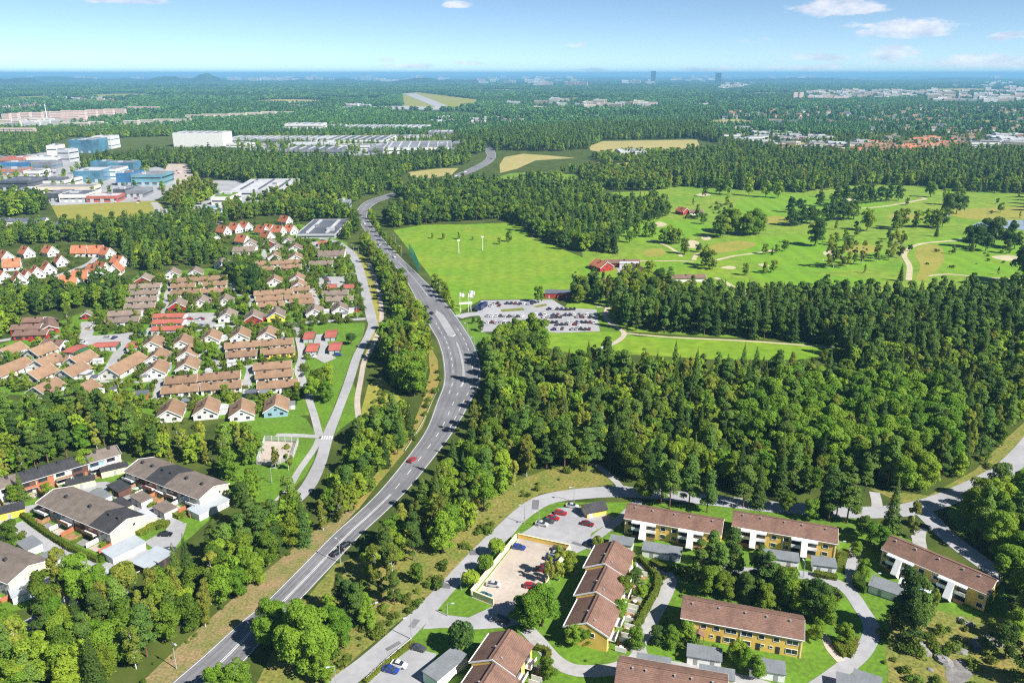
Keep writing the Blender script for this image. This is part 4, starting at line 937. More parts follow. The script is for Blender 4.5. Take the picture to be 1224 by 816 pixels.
shed((320,377), 5, 5, 2.4, 8, 'red_wall', 'felt_brown', 'small red shed between the red and the yellow house', None, 'shed', 1)
shed((422,368), 7, 5, 2.4, 8, 'red_wall', 'felt_black', 'dark red shed with black roof right of the last house in its line', None, 'shed', 1)
shed((167,470), 7, 5, 2.6, 15, 'rust_wall', 'flat_dark', 'dark roofed shed between two bushes left of the lowest terrace rows', None, 'shed', 1)
for i, (x, y, wl) in enumerate([(136,463,'white_wall'),(117,430,'white_wall'),(113,450,'white_wall'),(172,449,'white_wall'),(200,426,'white_wall'),(200,436,'sky_wall'),(222,478,'dark_metal'),(300,468,'dark_metal'),(316,468,'white_wall'),(277,432,'white_wall'),(250,442,'white_wall'),(346,482,'white_wall'),(340,404,'white_wall'),(263,389,'white_wall'),(412,374,'white_wall'),(36,438,'white_wall'),(70,452,'sky_wall'),(106,446,'white_wall')]):
    o = shed((x, y), 4.5, 3.2, 2.3, random.choice([14,-76]), wl, random.choice(['flat_pale','felt_grey','flat_dark']), 'little flat roofed outbuilding in a garden of the brown roofed estate', 'little garden outbuildings of the estate', 'outbuilding', 1, name='outbuilding')

# ---- steep orange roofed settlement
OR = ('white_wall','roof_orange')
S1 = (11, 8.5, 3.4, 8.6)
for where, items in (('on the clearing in the upper wood', [(6,303,-40),(14,313,20),(31,298,-40),(59,297,-35),(95,297,5),(115,297,5),(127,299,-30),(72,308,-50),(57,317,-50),(43,322,-50),(32,327,-50),(22,329,-50),(142,309,-30),(112,321,-30),(121,317,-30),(96,327,10),(82,333,10),(138,318,-80),(2,327,-40)]),
                     ('in the upper wood edge group', [(253,281,-40),(267,273,-35),(281,270,-35),(293,268,-35),(290,284,-30),(313,273,-35),(322,271,-35),(333,273,-30),(319,279,-40),(347,272,-35),(341,261,-35)])):
    for i, (x, y, rz) in enumerate(items):
        villa(OR, (x, y), rz, f"{ORD[i+1]} steep orange roofed house from the left {where}" if i else f"leftmost steep orange roofed white house {where}", 'steep orange roofed houses', S1 if i % 3 else (10, 9, 3.4, 8.2))
# grey barn like rows at the left edge
for px, w, lab in (((30,262),48,'upper long white row with grey roof beside the meadow at the left'), ((51,267),62,'lower long white row with grey roof beside the meadow at the left'), ((60,272),40,'short white row with grey roof behind the trees left of the meadow'), ((4,262),14,'white row cut by the left edge near the meadow')):
    row(px, w, lab, 'grey roofed rows by the meadow', 10, 11, 4, 6.2, 'white_wall', 'flat_dark', wins=True)
def club():
    for px, key, rz, size, lab in (((719,314),('red_wall','roof_orange'),-60,(14,12,3.2,7.0),'red house with bright orange roof at the golf club yard'), ((744,311.5),('red_wall','roof_umber'),2,(26,8,3,4.8),'long red club building with reddish roof behind the yard'),
        ((763,321),('red_wall','roof_umber'),-70,(20,13,4.5,9.0),'red many gabled club house right of the yard'), ((731,338),('white_wall','roof_orange'),-60,(12,9,3.4,7),'white house with orange roof among the trees below the club'), ((817,329.5),('white_wall','roof_umber'),3,(30,8,2.8,4.4),'long low brown roofed pavilion on the golf course'),
        ((814,345),('white_wall','roof_umber'),-75,(11,8,3,6),'brown roofed white house hidden among the trees by the golf course'), ((816,250),('red_wall','roof_orange'),-60,(12,9,3.4,7),'red farm house far across the golf course'), ((832,252),('white_wall','roof_umber'),0,(14,8,3,5),'low farm building beside the far red farm house'),
        ((742,366),('red_wall','roof_umber'),10,(9,6,2.4,4),'small red hut among the trees beside the golf car park')):
        villa(key, px, rz, lab, None, size)
    for px, L, W, H, rz, wl, rf, lab in (((667,349),17,9,3.2,-4,'red_wall','flat_dark','dark flat roofed red machine shed above the golf car park'), ((752,314),14,9,3.5,-10,'white_wall','flat_pale','flat white roofed wing of the golf club'), ((775,326),12,7,3,-40,'white_wall','flat_pale','white roofed terrace building beside the many gabled club house'), ((888,353),8,6,3,0,'sky_wall','flat_pale','small white and blue starter hut beside the golf path')):
        shed(px, L, W, H, rz, wl, rf, lab, None, 'club building', 3, name='club_building')
club()

# ---- industrial estate and far buildings: walls, flat roof with parapet, window bands, roof plant
def hall(x0, x1, ytop, ybase, depth, label, wall='white_wall', roof='flat_grey', band='window_glass', rz=0.0, name='warehouse', cat='warehouse', group=None, bands=1, gates=0, plant=True):
    """front face spans x0..x1 with its foot at ybase and its top at ytop in the measured view"""
    c = g((x0+x1)/2, ybase); f = proj(c.x, c.y)[2]; L = (x1-x0)/FPX*f/max(.5, cos(R(rz)))
    H = max(3.0, (ybase-ytop)/FPX*f*1.0); d = depth
    u = Vector((-sin(R(rz)), cos(R(rz)), 0)); c = c+u*d/2; root = empty(name, c, R(rz), label, cat, group); footprint(c, R(rz), L, d, 6)
    a, b = L/2, d/2
    mb = MB().box(-a, a, -b, b, 0, H); mb.build('wall', MATS[wall], root)
    MB().box(-a+.6, a-.6, -b+.6, b-.6, H+.01, H+.25).build('roof', MATS[roof], root)
    p = MB(); p.box(-a,a,-b,-b+.5,H+.01,H+.7).box(-a,a,b-.5,b,H+.01,H+.7).box(-a,-a+.5,-b+.51,b-.51,H+.01,H+.7).box(a-.5,a,-b+.51,b-.51,H+.01,H+.7); p.build('parapet', MATS[wall], root)
    for i in range(bands):
        z = H*(i+.5)/bands; h = min(1.6, H/bands*.42)
        w = MB(); w.box(-a+1, a-1, -b-.12, -b+.01, z-h/2, z+h/2); w.box(a-.01, a+.12, -b+1, b-1, z-h/2, z+h/2); w.build('window_band', MATS[band], root)
    for i in range(gates):
        x = -a+L*(i+.5)/gates; MB().box(x-2, x+2, -b-.25, -b-.13, 0, min(4, H*.6)).build('gate', MATS['flat_pale'], root)
    if d >= 60 and L > 30:
        m = MB(); n = int(L/16)
        for k in range(n): x = -a+L*(k+.5)/n; m.box(x-1.1, x+1.1, -b*.85, b*.85, H+.26, H+1.5)
        m.build('roof_lights', MATS['flat_dark' if roof == 'flat_pale' else 'flat_pale'], root)
    if plant:
        for i in range(random.randint(1, 3)):
            x, y = random.uniform(-a*.7, a*.7), random.uniform(-b*.6, b*.6); s = random.uniform(1.5, min(5, b*.5, a*.5)); MB().box(x-s, x+s, y-s*.7, y+s*.7, H+.26, H+1.6+random.random()*1.4).build('roof_plant', MATS['flat_pale' if i % 2 else 'flat_grey'], root)
    return root
for a in ((208,267,160,175.5,60,'tall windowless white industrial hall above the wood','white_wall','flat_grey'), (341,386,149,158.5,60,'white hall with rounded outline beyond the warehouses','white_wall','flat_pale'), (341,409,179,186,60,'long low grey hall in front of the warehouses','flat_grey','flat_dark'),
    (268,392,166.5,171,90,'long saw roofed pale warehouse','flat_pale','flat_grey'), (372,462,168,172.5,130,'dark roofed warehouse with white front','white_wall','flat_dark'), (408,508,153,157.5,120,'farthest long white warehouse','white_wall','flat_pale'), (462,512,164,167,60,'narrow white warehouse between two larger ones','white_wall','flat_grey'),
    (440,458,178,184,110,'short grey end hall of the largest warehouse','flat_grey','flat_grey'), (459,540,177,183.5,150,'largest low warehouse with grey roof and white front','white_wall','flat_grey'), (84,112,168,183,60,'blue office block with white upper hall behind','glass_blue','flat_pale'), (112,134,164,178,40,'white hall beside the blue office block','white_wall','flat_pale'),
    (58,70,175,192,30,'white stepped office tower','white_wall','flat_pale'), (70,84,180,194,30,'lower part of the white stepped office','flat_pale','flat_pale'), (2,38,195,203,30,'bright blue industrial hall','blue_wall','flat_grey'), (38,62,195,203,35,'grey hall beside the bright blue one','flat_grey','flat_grey'), (-10,28,190,196,40,'red roofed hall at the left edge','brick_wall','roof_red'),
    (30,68,189,195,40,'long white hall in the industrial estate','white_wall','flat_pale'), (0,28,203,210,30,'brick hall below the bright blue one','brick_wall','flat_grey'), (29,48,205,212,30,'white hall with grey roof in the industrial estate','white_wall','flat_grey'), (0,35,217,228,45,'dark roofed hall at the left edge','flat_dark','flat_dark'), (35,75,217,224,50,'white fronted hall with dark roof','white_wall','flat_dark'),
    (20,41,227,233,25,'white hall behind the trees near the meadow','white_wall','flat_pale'), (41,110,224,232,25,'long sand coloured hall','sand_wall','flat_grey'), (55,72,232,241,35,'black and white hall left above the meadow','flat_dark','flat_grey'), (72,104,233,242,40,'white hall with dark roof above the meadow','white_wall','flat_dark'), (105,140,235,242,25,'red and white car dealer hall above the meadow','roof_red','flat_pale'),
    (136,150,227,236,35,'dark glass showroom above the meadow','flat_dark','flat_grey'), (151,172,229,236,35,'grey hall with red stripe above the meadow','flat_grey','flat_grey'), (140,158,208,222,40,'dark blue glass end of the office building','blue_wall','flat_dark'), (158,194,210,222,45,'pale teal glass office building','glass_teal','flat_grey'), (109,128,194,202,25,'upper blue glass office','glass_blue','glass_blue'), (128,160,195,206,30,'blue banded office building','glass_blue','flat_grey'),
    (90,120,205,218,50,'low hall with blue glass front','glass_blue','flat_pale'), (118,140,203,214,40,'white hall between the blue offices','white_wall','flat_grey'), (253,276,236,245,40,'white hall with green roof strip','white_wall','lawn'), (277,340,228,235,110,'long pale flat roofed hall at the wood edge','flat_pale','flat_pale'), (286,311,246,253,25,'white hall with red front among the trees','white_wall','flat_grey'),
    (240,256,251,263,25,'pale blue kiosk building on its forecourt','flat_pale','glass_teal'), (354,401,281.8,284.6,78,'flat grey roofed school at the upper edge of the estate','flat_pale','flat_dark'), (400,416,243,251,25,'grey house beside the main road bend','flat_grey','flat_grey'), (741,773,182,190,55,'white roofed indoor hall beside the dry field','white_wall','flat_pale')):
    hall(*a, rz=random.uniform(-3, 6), bands=0 if 'windowless' in a[5] else 2 if a[3]-a[2] > 9 else 1, gates=random.choice([0, 3, 4]), band='glass_blue' if 'blue' in a[5] else 'window_glass')
def slabs(y0, items, where, wall):
    for i, (x0, x1, t, b) in enumerate(items):
        hall(x0, x1, t, b, 14, f"{nth(i, len(items))} {'pink' if wall == 'pink_wall' else 'sand coloured'} slab block {where}", wall, 'flat_pale', 'flat_grey', name='slab_block', cat='apartment block', group='slab blocks on the horizon side', bands=4, plant=False)
slabs(0, [(3,12,137,146),(12,22,136,144),(23,36,135,142.5),(36,50,135,142),(51,60,134,141),(60,74,134,142),(74,82,133,143),(82,89,133,143),(89,95,133,144),(95,103,133,145),(104,116,132,143),(117,125,132,142),(125,136,131,141),(137,150,131,140),(149,190,128,133)], 'of the tall row in the far left town', 'pink_wall')
slabs(0, [(73,92,147,153),(92,106,147,153.5),(106,122,146,152),(127,148,147,151),(148,165,145,151),(165,184,144,150),(184,205,143,149),(205,228,143,148)], 'of the lower row in the far left town', 'sand_wall')
slabs(0, [(0,41,154,164),(0,14,145,151),(14,40,147,150.5)], 'nearest in the far left town', 'pink_wall')
slabs(0, [(222,240,138,143.5),(241,256,137,143.5),(256,274,137,143),(274,294,136,142),(294,312,135,141),(312,330,134,139.5),(330,350,134,138)], 'above the white industrial hall', 'sand_wall')
slabs(0, [(948,953,111,120),(955,960,111,120),(965,996,115,120),(996,1014,116,121)], 'in the far right town', 'pink_wall')
hall(778,783.5,86,100,34,'dark glass tower block on the horizon, left of two','tower_dark','tower_dark',name='tower_block',cat='tower',bands=12,plant=False)
hall(855,861.5,88,101,34,'dark glass tower block on the horizon, right of two','tower_dark','tower_dark',name='tower_block',cat='tower',bands=12,plant=False)
hall(952.5,961,92.5,97,60,'wide white block on the far horizon',name='tower_block',cat='tower',plant=False)
def mast():
    for px, py, h in ((56,141,None),(433,98,None)):
        c = g(px, py); f = proj(c.x, c.y)[2]; H = 16/FPX*f if px < 100 else 5/FPX*f
        root = empty('radio_mast', c, 0, 'slender white mast in front of the far left slab blocks' if px < 100 else 'pale water tower far beyond the warehouses', 'mast')
        MB().tube((0,0,0),(0,0,H),1.6,.7,8).build('shaft', MATS['white_paint'], root); MB().tube((0,0,H*.86),(0,0,H*.9),2.4,2.4,8).build('platform', MATS['white_paint'], root)
TOWN = [[g(*p)[:2] for p in P] for P in ([(-60,129),(205,126),(235,140),(235,157),(100,160),(-60,170)], [(215,134),(355,131),(358,140),(215,147)])]
for a in ((300,338,167.5,172,40,'low grey hall in the warehouse yard','flat_grey','flat_grey'), (345,400,172.5,177,50,'pale low hall before the saw roofed warehouse','flat_pale','flat_pale'), (405,450,174.5,178.5,40,'white loading hall in the warehouse yard','white_wall','flat_grey'), (270,300,172,176,30,'small white hall left of the warehouses','white_wall','flat_pale'), (395,412,150,155,40,'pale hall behind the rounded one','flat_pale','flat_grey'), (512,540,158,164,60,'grey hall at the right end of the warehouses','flat_grey','flat_pale'), (540,556,172,178,60,'dark end hall beside the road bend','flat_dark','flat_grey')):
    hall(*a, bands=1, gates=3)
mast()
# scattered far buildings, each its own, a few pixels in size
def block_mesh(name, L, W, H, wall, roof, pitched):
    mb = MB()
    if pitched: mb.gable(L, W, H, H+W*.35); n = len(mb.f); mb.roof(L, W, H, H+W*.35, .4, .2); mb.m = [0]*n+[1]*(len(mb.f)-n)
    else:
        mb.box(-L/2, L/2, -W/2, W/2, 0, H, 0, 1); mb.box(-L/2+2, -L/2+L*.3, -W*.2, W*.2, H+.01, H+2, 1)
        for k in range(max(1, int(H/3.2))): mb.box(-L/2+.8, L/2-.8, -W/2-.15, -W/2-.01, 1.2+k*3.2, 2.5+k*3.2, 2)
    return mb.mesh(name, [MATS[wall], MATS[roof], MATS['window_glass']])
FAR = {'slab': [block_mesh('far_block', random.uniform(40, 80), 14, random.uniform(12, 22), w, 'flat_pale', False) for w in ('white_wall','pink_wall','sand_wall','white_wall')],
       'works': [block_mesh('far_works', random.uniform(25, 70), random.uniform(16, 32), random.uniform(6, 10), w, r, False) for w, r in (('white_wall','flat_grey'),('flat_pale','flat_pale'),('sand_wall','flat_grey'),('brick_wall','flat_pale'))],
       'terrace': [block_mesh('far_terrace', random.uniform(13, 24), 9, 5, w, q, True) for w, q in (('white_wall','roof_brick'),('sand_wall','roof_orange'),('brick_wall','roof_brick'),('white_wall','roof_umber'))],
       'home': [block_mesh('far_home', random.uniform(10, 15), 9, 4.5, 'white_wall', r, True) for r in ('roof_brick','roof_taupe','flat_dark','roof_tan')]}
def scatter(kind, n, poly, name, label, group, cat, seed, rz=(-15, 15), s=1.0):
    TOWN.append([g(*p)[:2] for p in poly])
    rr = random.Random(seed); xs = [p[0] for p in poly]; ys = [p[1] for p in poly]; k = 0; t = 0
    P = np.array(poly, float)
    while k < n and t < n*30:
        t += 1; x, y = rr.uniform(min(xs), max(xs)), rr.uniform(min(ys), max(ys))
        if not inside(P, np.array([x]), np.array([y]))[0]: continue
        c = g(x, y); z = R(rr.uniform(*rz))
        if blocked(np.array([c.x]), np.array([c.y]))[0]: continue
        o = link(name, rr.choice(FAR[kind]), None, c, z); o.scale = (s, s, s*(rr.uniform(1.0, 1.7) if kind == 'slab' else rr.uniform(.8, 1.15))); tag(o, label, cat, group); k += 1
        footprint(c, z, (15 if kind in ('terrace', 'home') else 40)*s, 12*s, 3*s if kind in ('terrace', 'home') else 14*s)
scatter('terrace', 66, [(1030,184.5),(1090,181),(1140,178),(1158,174),(1150,166),(1100,168),(1040,172),(1015,184)], 'terraced_house', 'orange roofed terrace in the settlement behind the golf wood', 'orange roofed terraces behind the golf wood', 'terraced house', 1, (-10, 20))
scatter('works', 40, [(870,168),(900,172),(960,178),(1010,182),(1040,170),(1000,164),(930,160),(880,152)], 'works_hall', 'pale hall in the works belt beyond the golf wood', 'halls of the works belt', 'hall', 2, s=.8)
scatter('works', 16, [(1170,178),(1224,176),(1224,160),(1190,164)], 'works_hall', 'pale hall right of the orange terraces', 'halls right of the orange terraces', 'hall', 12)
scatter('home', 150, [(850,152),(960,150),(1224,150),(1224,130),(1100,128),(960,130),(860,136)], 'detached_house', 'small house among the trees of the far suburb', 'houses of the wooded far suburb', 'house', 3, s=1.4)
scatter('home', 50, [(1040,170),(1224,172),(1224,150),(1040,152)], 'detached_house', 'small house at the near edge of the far suburb', 'houses at the near edge of the suburb', 'house', 4, s=1.2)
scatter('slab', 115, [(960,121),(1090,119),(1120,112),(1000,108),(965,112)], 'far_apartment_block', 'pale apartment block in the far right town', 'blocks of the far right town', 'apartment block', 5, s=.75)
scatter('slab', 70, [(1100,124),(1224,126),(1224,96),(1130,100),(1110,112)], 'far_apartment_block', 'pale apartment block at the far right horizon', 'blocks at the far right horizon', 'apartment block', 6, s=1.0)
scatter('works', 30, [(500,152),(560,154),(640,149),(720,144),(850,139),(840,134),(700,138),(600,140),(520,140)], 'works_hall', 'white hall beyond the middle wood', 'halls beyond the middle wood', 'hall', 7, s=.8)
scatter('works', 18, [(350,122),(408,126),(440,124),(440,131),(400,134),(340,128)], 'works_hall', 'pale hall beside the airfield', 'halls beside the airfield', 'hall', 8)
scatter('slab', 46, [(440,101),(520,99),(640,104),(760,104),(860,100),(860,95),(700,96),(560,96),(450,97)], 'far_apartment_block', 'pale block in the town below the middle horizon', 'blocks below the middle horizon', 'apartment block', 9, s=1.7)
scatter('slab', 26, [(270,95),(340,94),(400,97),(340,99),(280,98)], 'far_apartment_block', 'pale block in the town below the left horizon', 'blocks below the left horizon', 'apartment block', 10, s=2.0)
scatter('home', 34, [(2,131),(20,126),(50,125),(50,128),(20,132),(4,135)], 'detached_house', 'white house on the slope left of the slab town', 'white houses on the left slope', 'house', 11, s=1.5)
scatter('slab', 22, [(0,152),(42,148),(70,150),(40,153)], 'far_apartment_block', 'pale block between the two slab rows', 'blocks between the slab rows', 'apartment block', 13, s=.6)
scatter('works', 14, [(820,128),(900,124),(920,117),(880,116),(830,124)], 'works_hall', 'white hall before the far right town', 'halls before the far right town', 'hall', 14)
scatter('slab', 26, [(860,108),(890,106),(900,101),(865,101)], 'far_apartment_block', 'pale block at the foot of the right tower', 'blocks at the foot of the right tower', 'apartment block', 15, s=.9)

scatter('works', 16, [(2,118),(60,114),(130,116),(190,118),(120,121),(40,122)], 'works_hall', 'pale hall in the woods beyond the left slab row', 'halls beyond the left slab row', 'hall', 16)
scatter('slab', 24, [(600,124),(700,122),(800,126),(780,132),(640,133)], 'far_apartment_block', 'pale block in the woods before the middle horizon', 'blocks before the middle horizon', 'apartment block', 17, s=.8)

scatter('slab', 60, [(0,95),(300,94),(620,93.5),(900,93.5),(1224,93),(1224,95),(900,96),(620,96.5),(300,97),(0,97)], 'far_apartment_block', 'pale speck of a building on the horizon strip', 'specks on the horizon strip', 'building', 18, s=2.6)
# ------------------------------------------------------------------ vehicles
for n, c in {'black':(.012,.012,.014), 'dark grey':(.06,.062,.068), 'silver':(.42,.43,.45), 'white':(.75,.75,.75), 'red':(.33,.015,.015), 'dark red':(.16,.012,.014), 'blue':(.02,.05,.24), 'dark blue':(.015,.025,.09), 'teal':(.02,.12,.14), 'beige':(.4,.34,.25)}.items():
    mat('car_'+n, c, rough=.28, var=.02, spec=.6)
def loft(mb, secs, m=0, mtop=None):
    """sections (x, half width low, half width high, z low, z high)"""
    n0 = len(mb.v); v = []
    for x, wl, wh, zl, zh in secs: v += [(x,-wl,zl),(x,wl,zl),(x,wh,zh),(x,-wh,zh)]
    f = [(3,2,1,0)]
    for i in range(len(secs)-1):
        a = i*4; f += [(a,a+4,a+7,a+3),(a+1,a+2,a+6,a+5),(a+3,a+7,a+6,a+2),(a,a+1,a+5,a+4)]
    e = (len(secs)-1)*4; f += [(e,e+1,e+2,e+3)]
    mb.add(v, [tuple(reversed(q)) for q in f], m)
def car_proto(col, estate, wheels):
    root = empty('parked_car', (0,0,0)); cm = MATS['car_'+col]
    b = MB(); loft(b, [(-2.15,.72,.70,.42,.78),(-2.05,.84,.80,.26,.90),(-1.2,.89,.84,.24,.95),(.75,.89,.84,.24,.93),(1.75,.87,.78,.25,.80),(2.12,.78,.68,.32,.66),(2.18,.68,.6,.40,.58)])
    rx = -1.75 if estate else -.95
    loft(b, [(rx+.1,.60,.56,1.36,1.40),(rx+.35,.63,.60,1.40,1.46),(-.1,.66,.62,1.42,1.48),(.32,.62,.57,1.38,1.44)])
    b.build('body', cm, root)
    w = MB(); loft(w, [(rx-(.25 if estate else .75),.78,.70,.90,.93),(rx+.1,.79,.60,.91,1.38),(.28,.79,.62,.91,1.42),(1.08,.77,.70,.88,.91)]); w.build('windows', MATS['window_glass'], root)
    l = MB(); [l.box(-2.2,-2.08,s*.6-.14,s*.6+.14,.62,.8) for s in (-1,1)]; l.build('tail_lamps', MATS['tail_red'], root)
    if wheels:
        for x in (-1.3, 1.35):
            for s in (-1, 1):
                o = MB().tube((x,s*.70,.32),(x,s*.90,.32),.33,.33,12).build('wheel', MATS['tyre'], root); MB().tube((x,s*.895,.32),(x,s*.915,.32),.19,.19,8).build('rim', MATS['grey_metal'], o)
    note_kids(root); return root
CARS = {}
def car(px, col, ang, label, group=None, near=False, estate=None, name='parked_car'):
    estate = random.random() < .45 if estate is None else estate
    k = (col, estate, near); c = g(*px); c.z = .12
    if k not in CARS: o = CARS[k] = car_proto(col, estate, near)
    else: o = copy_tree(CARS[k])
    o.location = c; o.rotation_euler = (0, 0, R(ang)); o.name = name
    for q in ('group',):
        if q in o.keys(): del o[q]
    return tag(o, label, 'car', group)
car((493,551), 'red', 62, 'bright red car on the main road beside the guard rail', near=True, name='car'); car((403,662), 'black', 52, 'black car on the main road passing a lamp', near=True, name='car'); car((413,653), 'black', 52, 'dark car on the main road half in tree shade', near=True, name='car')
car((510,368), 'black', -58, 'black car, first of three coming to the traffic island', name='car'); car((516,375.5), 'black', -58, 'black car, second of three coming to the traffic island', name='car'); car((515,382.5), 'dark blue', -62, 'dark blue car, last of three, beside the traffic island', name='car')
car((471,308), 'white', -55, 'white car on the main road above the net fence', name='car'); car((453,293), 'silver', -58, 'silver car on the main road between two belts of trees', name='car'); car((436,268), 'white', 100, 'white car far up the main road at the bend', name='car')
for i, (x, y) in enumerate([(545,211),(556,206),(587,190),(580,178),(431,258)]): car((x, y), random.choice(['white','black','silver']), 40, f"tiny {['pale','dark','moving','last visible','bend rounding'][i]} car far along the main road", None, name='car')
for x, y, c, a, l in ((620,655.5,'blue',-15,'blue car alone at the top wall'), (668,658,'dark grey',-15,'dark grey car in the top right corner'), (664,664,'silver',-15,'silver car, middle of three along the right wall'), (659,669,'dark blue',-15,'dark blue car, lowest of three along the right wall'), (648,682,'dark red',-15,'dark red car in tree shade'),
    (635,702,'red',-10,'bright red car behind the large tree'), (644,707,'dark red',-10,'dark red car partly under the large tree'), (590,700,'silver',-12,'silver estate car near the lower wall'), (579,713.5,'teal',-15,'teal car in the lowest corner')):
    car((x, y), c, a, l+' of the yellow walled parking', None, True)
for x, y, c, a, l in ((684,606,'silver',-15,'silver car near the bin house'), (670,614.5,'red',-15,'red car, uppermost along the green strip'), (661,620.5,'red',-18,'red car between two others along the green strip'), (655,624,'dark grey',-18,'dark grey car along the green strip'), (647.5,627.5,'silver',-20,'silver car, lowest along the green strip'), (702,627.5,'dark red',-22,'dark red car alone in the middle'), (705,650,'dark blue',60,'dark blue car beside the round brown bush')):
    car((x, y), c, a, l+' of the upper car park', None, True)
car((500,776), 'dark grey', -22, 'dark grey car beside the hedge of the lowest parking', None, True); car((477,796), 'white', -18, 'white car on the lowest parking', None, True, False); car((467,802), 'blue', -18, 'blue car beside the white one on the lowest parking', None, True, False)
car((600,742), 'black', -25, 'black car in the shade of the large tree on the access road', None, True); car((198,640), 'black', 0, 'black car by the hedge at the lane end of the beige rows', None, True); car((202,659), 'dark grey', 30, 'dark car beside the low carport', None, True)
car((49,735), 'dark red', -30, 'dark red car under the trees below the longest carport', None, True); car((58,737), 'dark blue', -30, 'dark blue car in the shade below the longest carport', None, True)
# golf club car park, row by row
RC = random.Random(5)
for rowname, y, segs in (('top row', 363.5, [(590,604,.9),(606,640,.95)]), ('second row', 366, [(587,600,.9),]), ('hedge row', 370, [(656,688,.9)]), ('row above the middle island', 378.5, [(583,628,.92)]), ('third row, right half', 377, [(641,668,.85),(676,688,.9),(692,708,.98)]),
                         ('middle row, right half', 379.5, [(650,672,.9),(690,708,.9)]), ('lower row, left half', 386, [(583,614,.95),(616,640,.8)]), ('lower row, right half', 386, [(655,672,.8),(674,693,.8),(695,714,.95)]), ('second lowest row', 388.5, [(656,692,.8)]), ('lowest row', 394, [(662,676,.9),(684,714,.75)])):
    for x0, x1, p in segs:
        x = x0
        while x <= x1:
            if RC.random() < p:
                c = RC.choice(['black','dark grey','dark blue','silver','dark grey','silver','dark red','white','black','white','silver'])
                car((x, y+RC.uniform(-.4,.4)), c, 78+RC.uniform(-4,4), f'{c} car in the {rowname} of the golf car park', 'cars on the golf car park')
            x += 5.1
# estate cars
for x, y, c, l in ((227,382,'red','red car alone on the little car park by the striped garages'), (236,383,'silver','silver car left on the little car park by the striped garages'), (241,382,'dark red','dark red car on the little car park by the striped garages'), (234,390,'teal','teal car at the hedge of the little car park'), (240,390,'dark blue','dark blue car at the hedge of the little car park'),
    (97,409,'blue','blue car at the left edge of the central parking'), (100,411,'white','white car at the left edge of the central parking'), (137,404.5,'dark blue','dark blue car at the lawn of the central parking'), (129,404.5,'silver','silver car at the lawn of the central parking'), (164,404,'dark blue','dark blue car above the small red garage'), (171,398,'teal','teal car on the estate street'), (184,397,'dark red','dark red car on the estate street below the striped garages'),
    (404,425,'blue','blue car at the foot of the four red garages'), (389,333,'blue','blue car, first of four on the upper parking'), (391,335,'red','red car, second of four on the upper parking'), (392.5,337,'dark blue','dark blue car, third of four on the upper parking'), (394,339,'silver','silver car, last of four on the upper parking'), (108,392,'white','white car on the small parking by the nursery'), (106,394,'beige','beige car on the small parking by the nursery'), (362,449,'dark grey','dark grey car in the shade at the street end'), (373,427,'white','white car at the lower left red garage')):
    car((x, y), c, RC.choice([78, -12]), l)
for i in range(46):
    x, y = RC.choice([(RC.uniform(206,226), RC.uniform(197,211)), (RC.uniform(108,190), RC.uniform(237,243)), (RC.uniform(236,252), RC.uniform(208,216)), (RC.uniform(300,320), RC.uniform(178,185)), (RC.uniform(60,95), RC.uniform(196,214))])
    c = RC.choice(['white','white','black','silver','dark blue','red']); p = g(x, y)
    if not any(inside(q, np.array([p.x]), np.array([p.y]))[0] and len(q) == 4 for q, _, _ in EXC[-200:]): car((x, y), c, RC.choice([0, 90]), f'tiny {c} car parked in the industrial estate', 'cars parked in the industrial estate')
def coach(px, label):
    c = g(*px); c.z = .12; root = empty('coach', c, R(70), label, 'coach', 'coaches at the golf car park')
    MB().box(-5.5,5.5,-1.2,1.2,.4,1.5).box(-5.5,5.5,-1.15,1.15,2.5,3.05).build('body', MATS['car_dark blue'], root); MB().box(-5.45,5.45,-1.17,1.17,1.51,2.49).build('windows', MATS['window_glass'], root)
    for x in (-3.4, 3.6):
        for s in (-1, 1): MB().tube((x,s*.9,.5),(x,s*1.22,.5),.5,.5,10).build('wheel', MATS['tyre'], root)
coach((573,369.5), 'dark blue coach, left of the two at the entry of the golf car park'); coach((577,368.5), 'dark blue coach, right of the two at the entry of the golf car park')

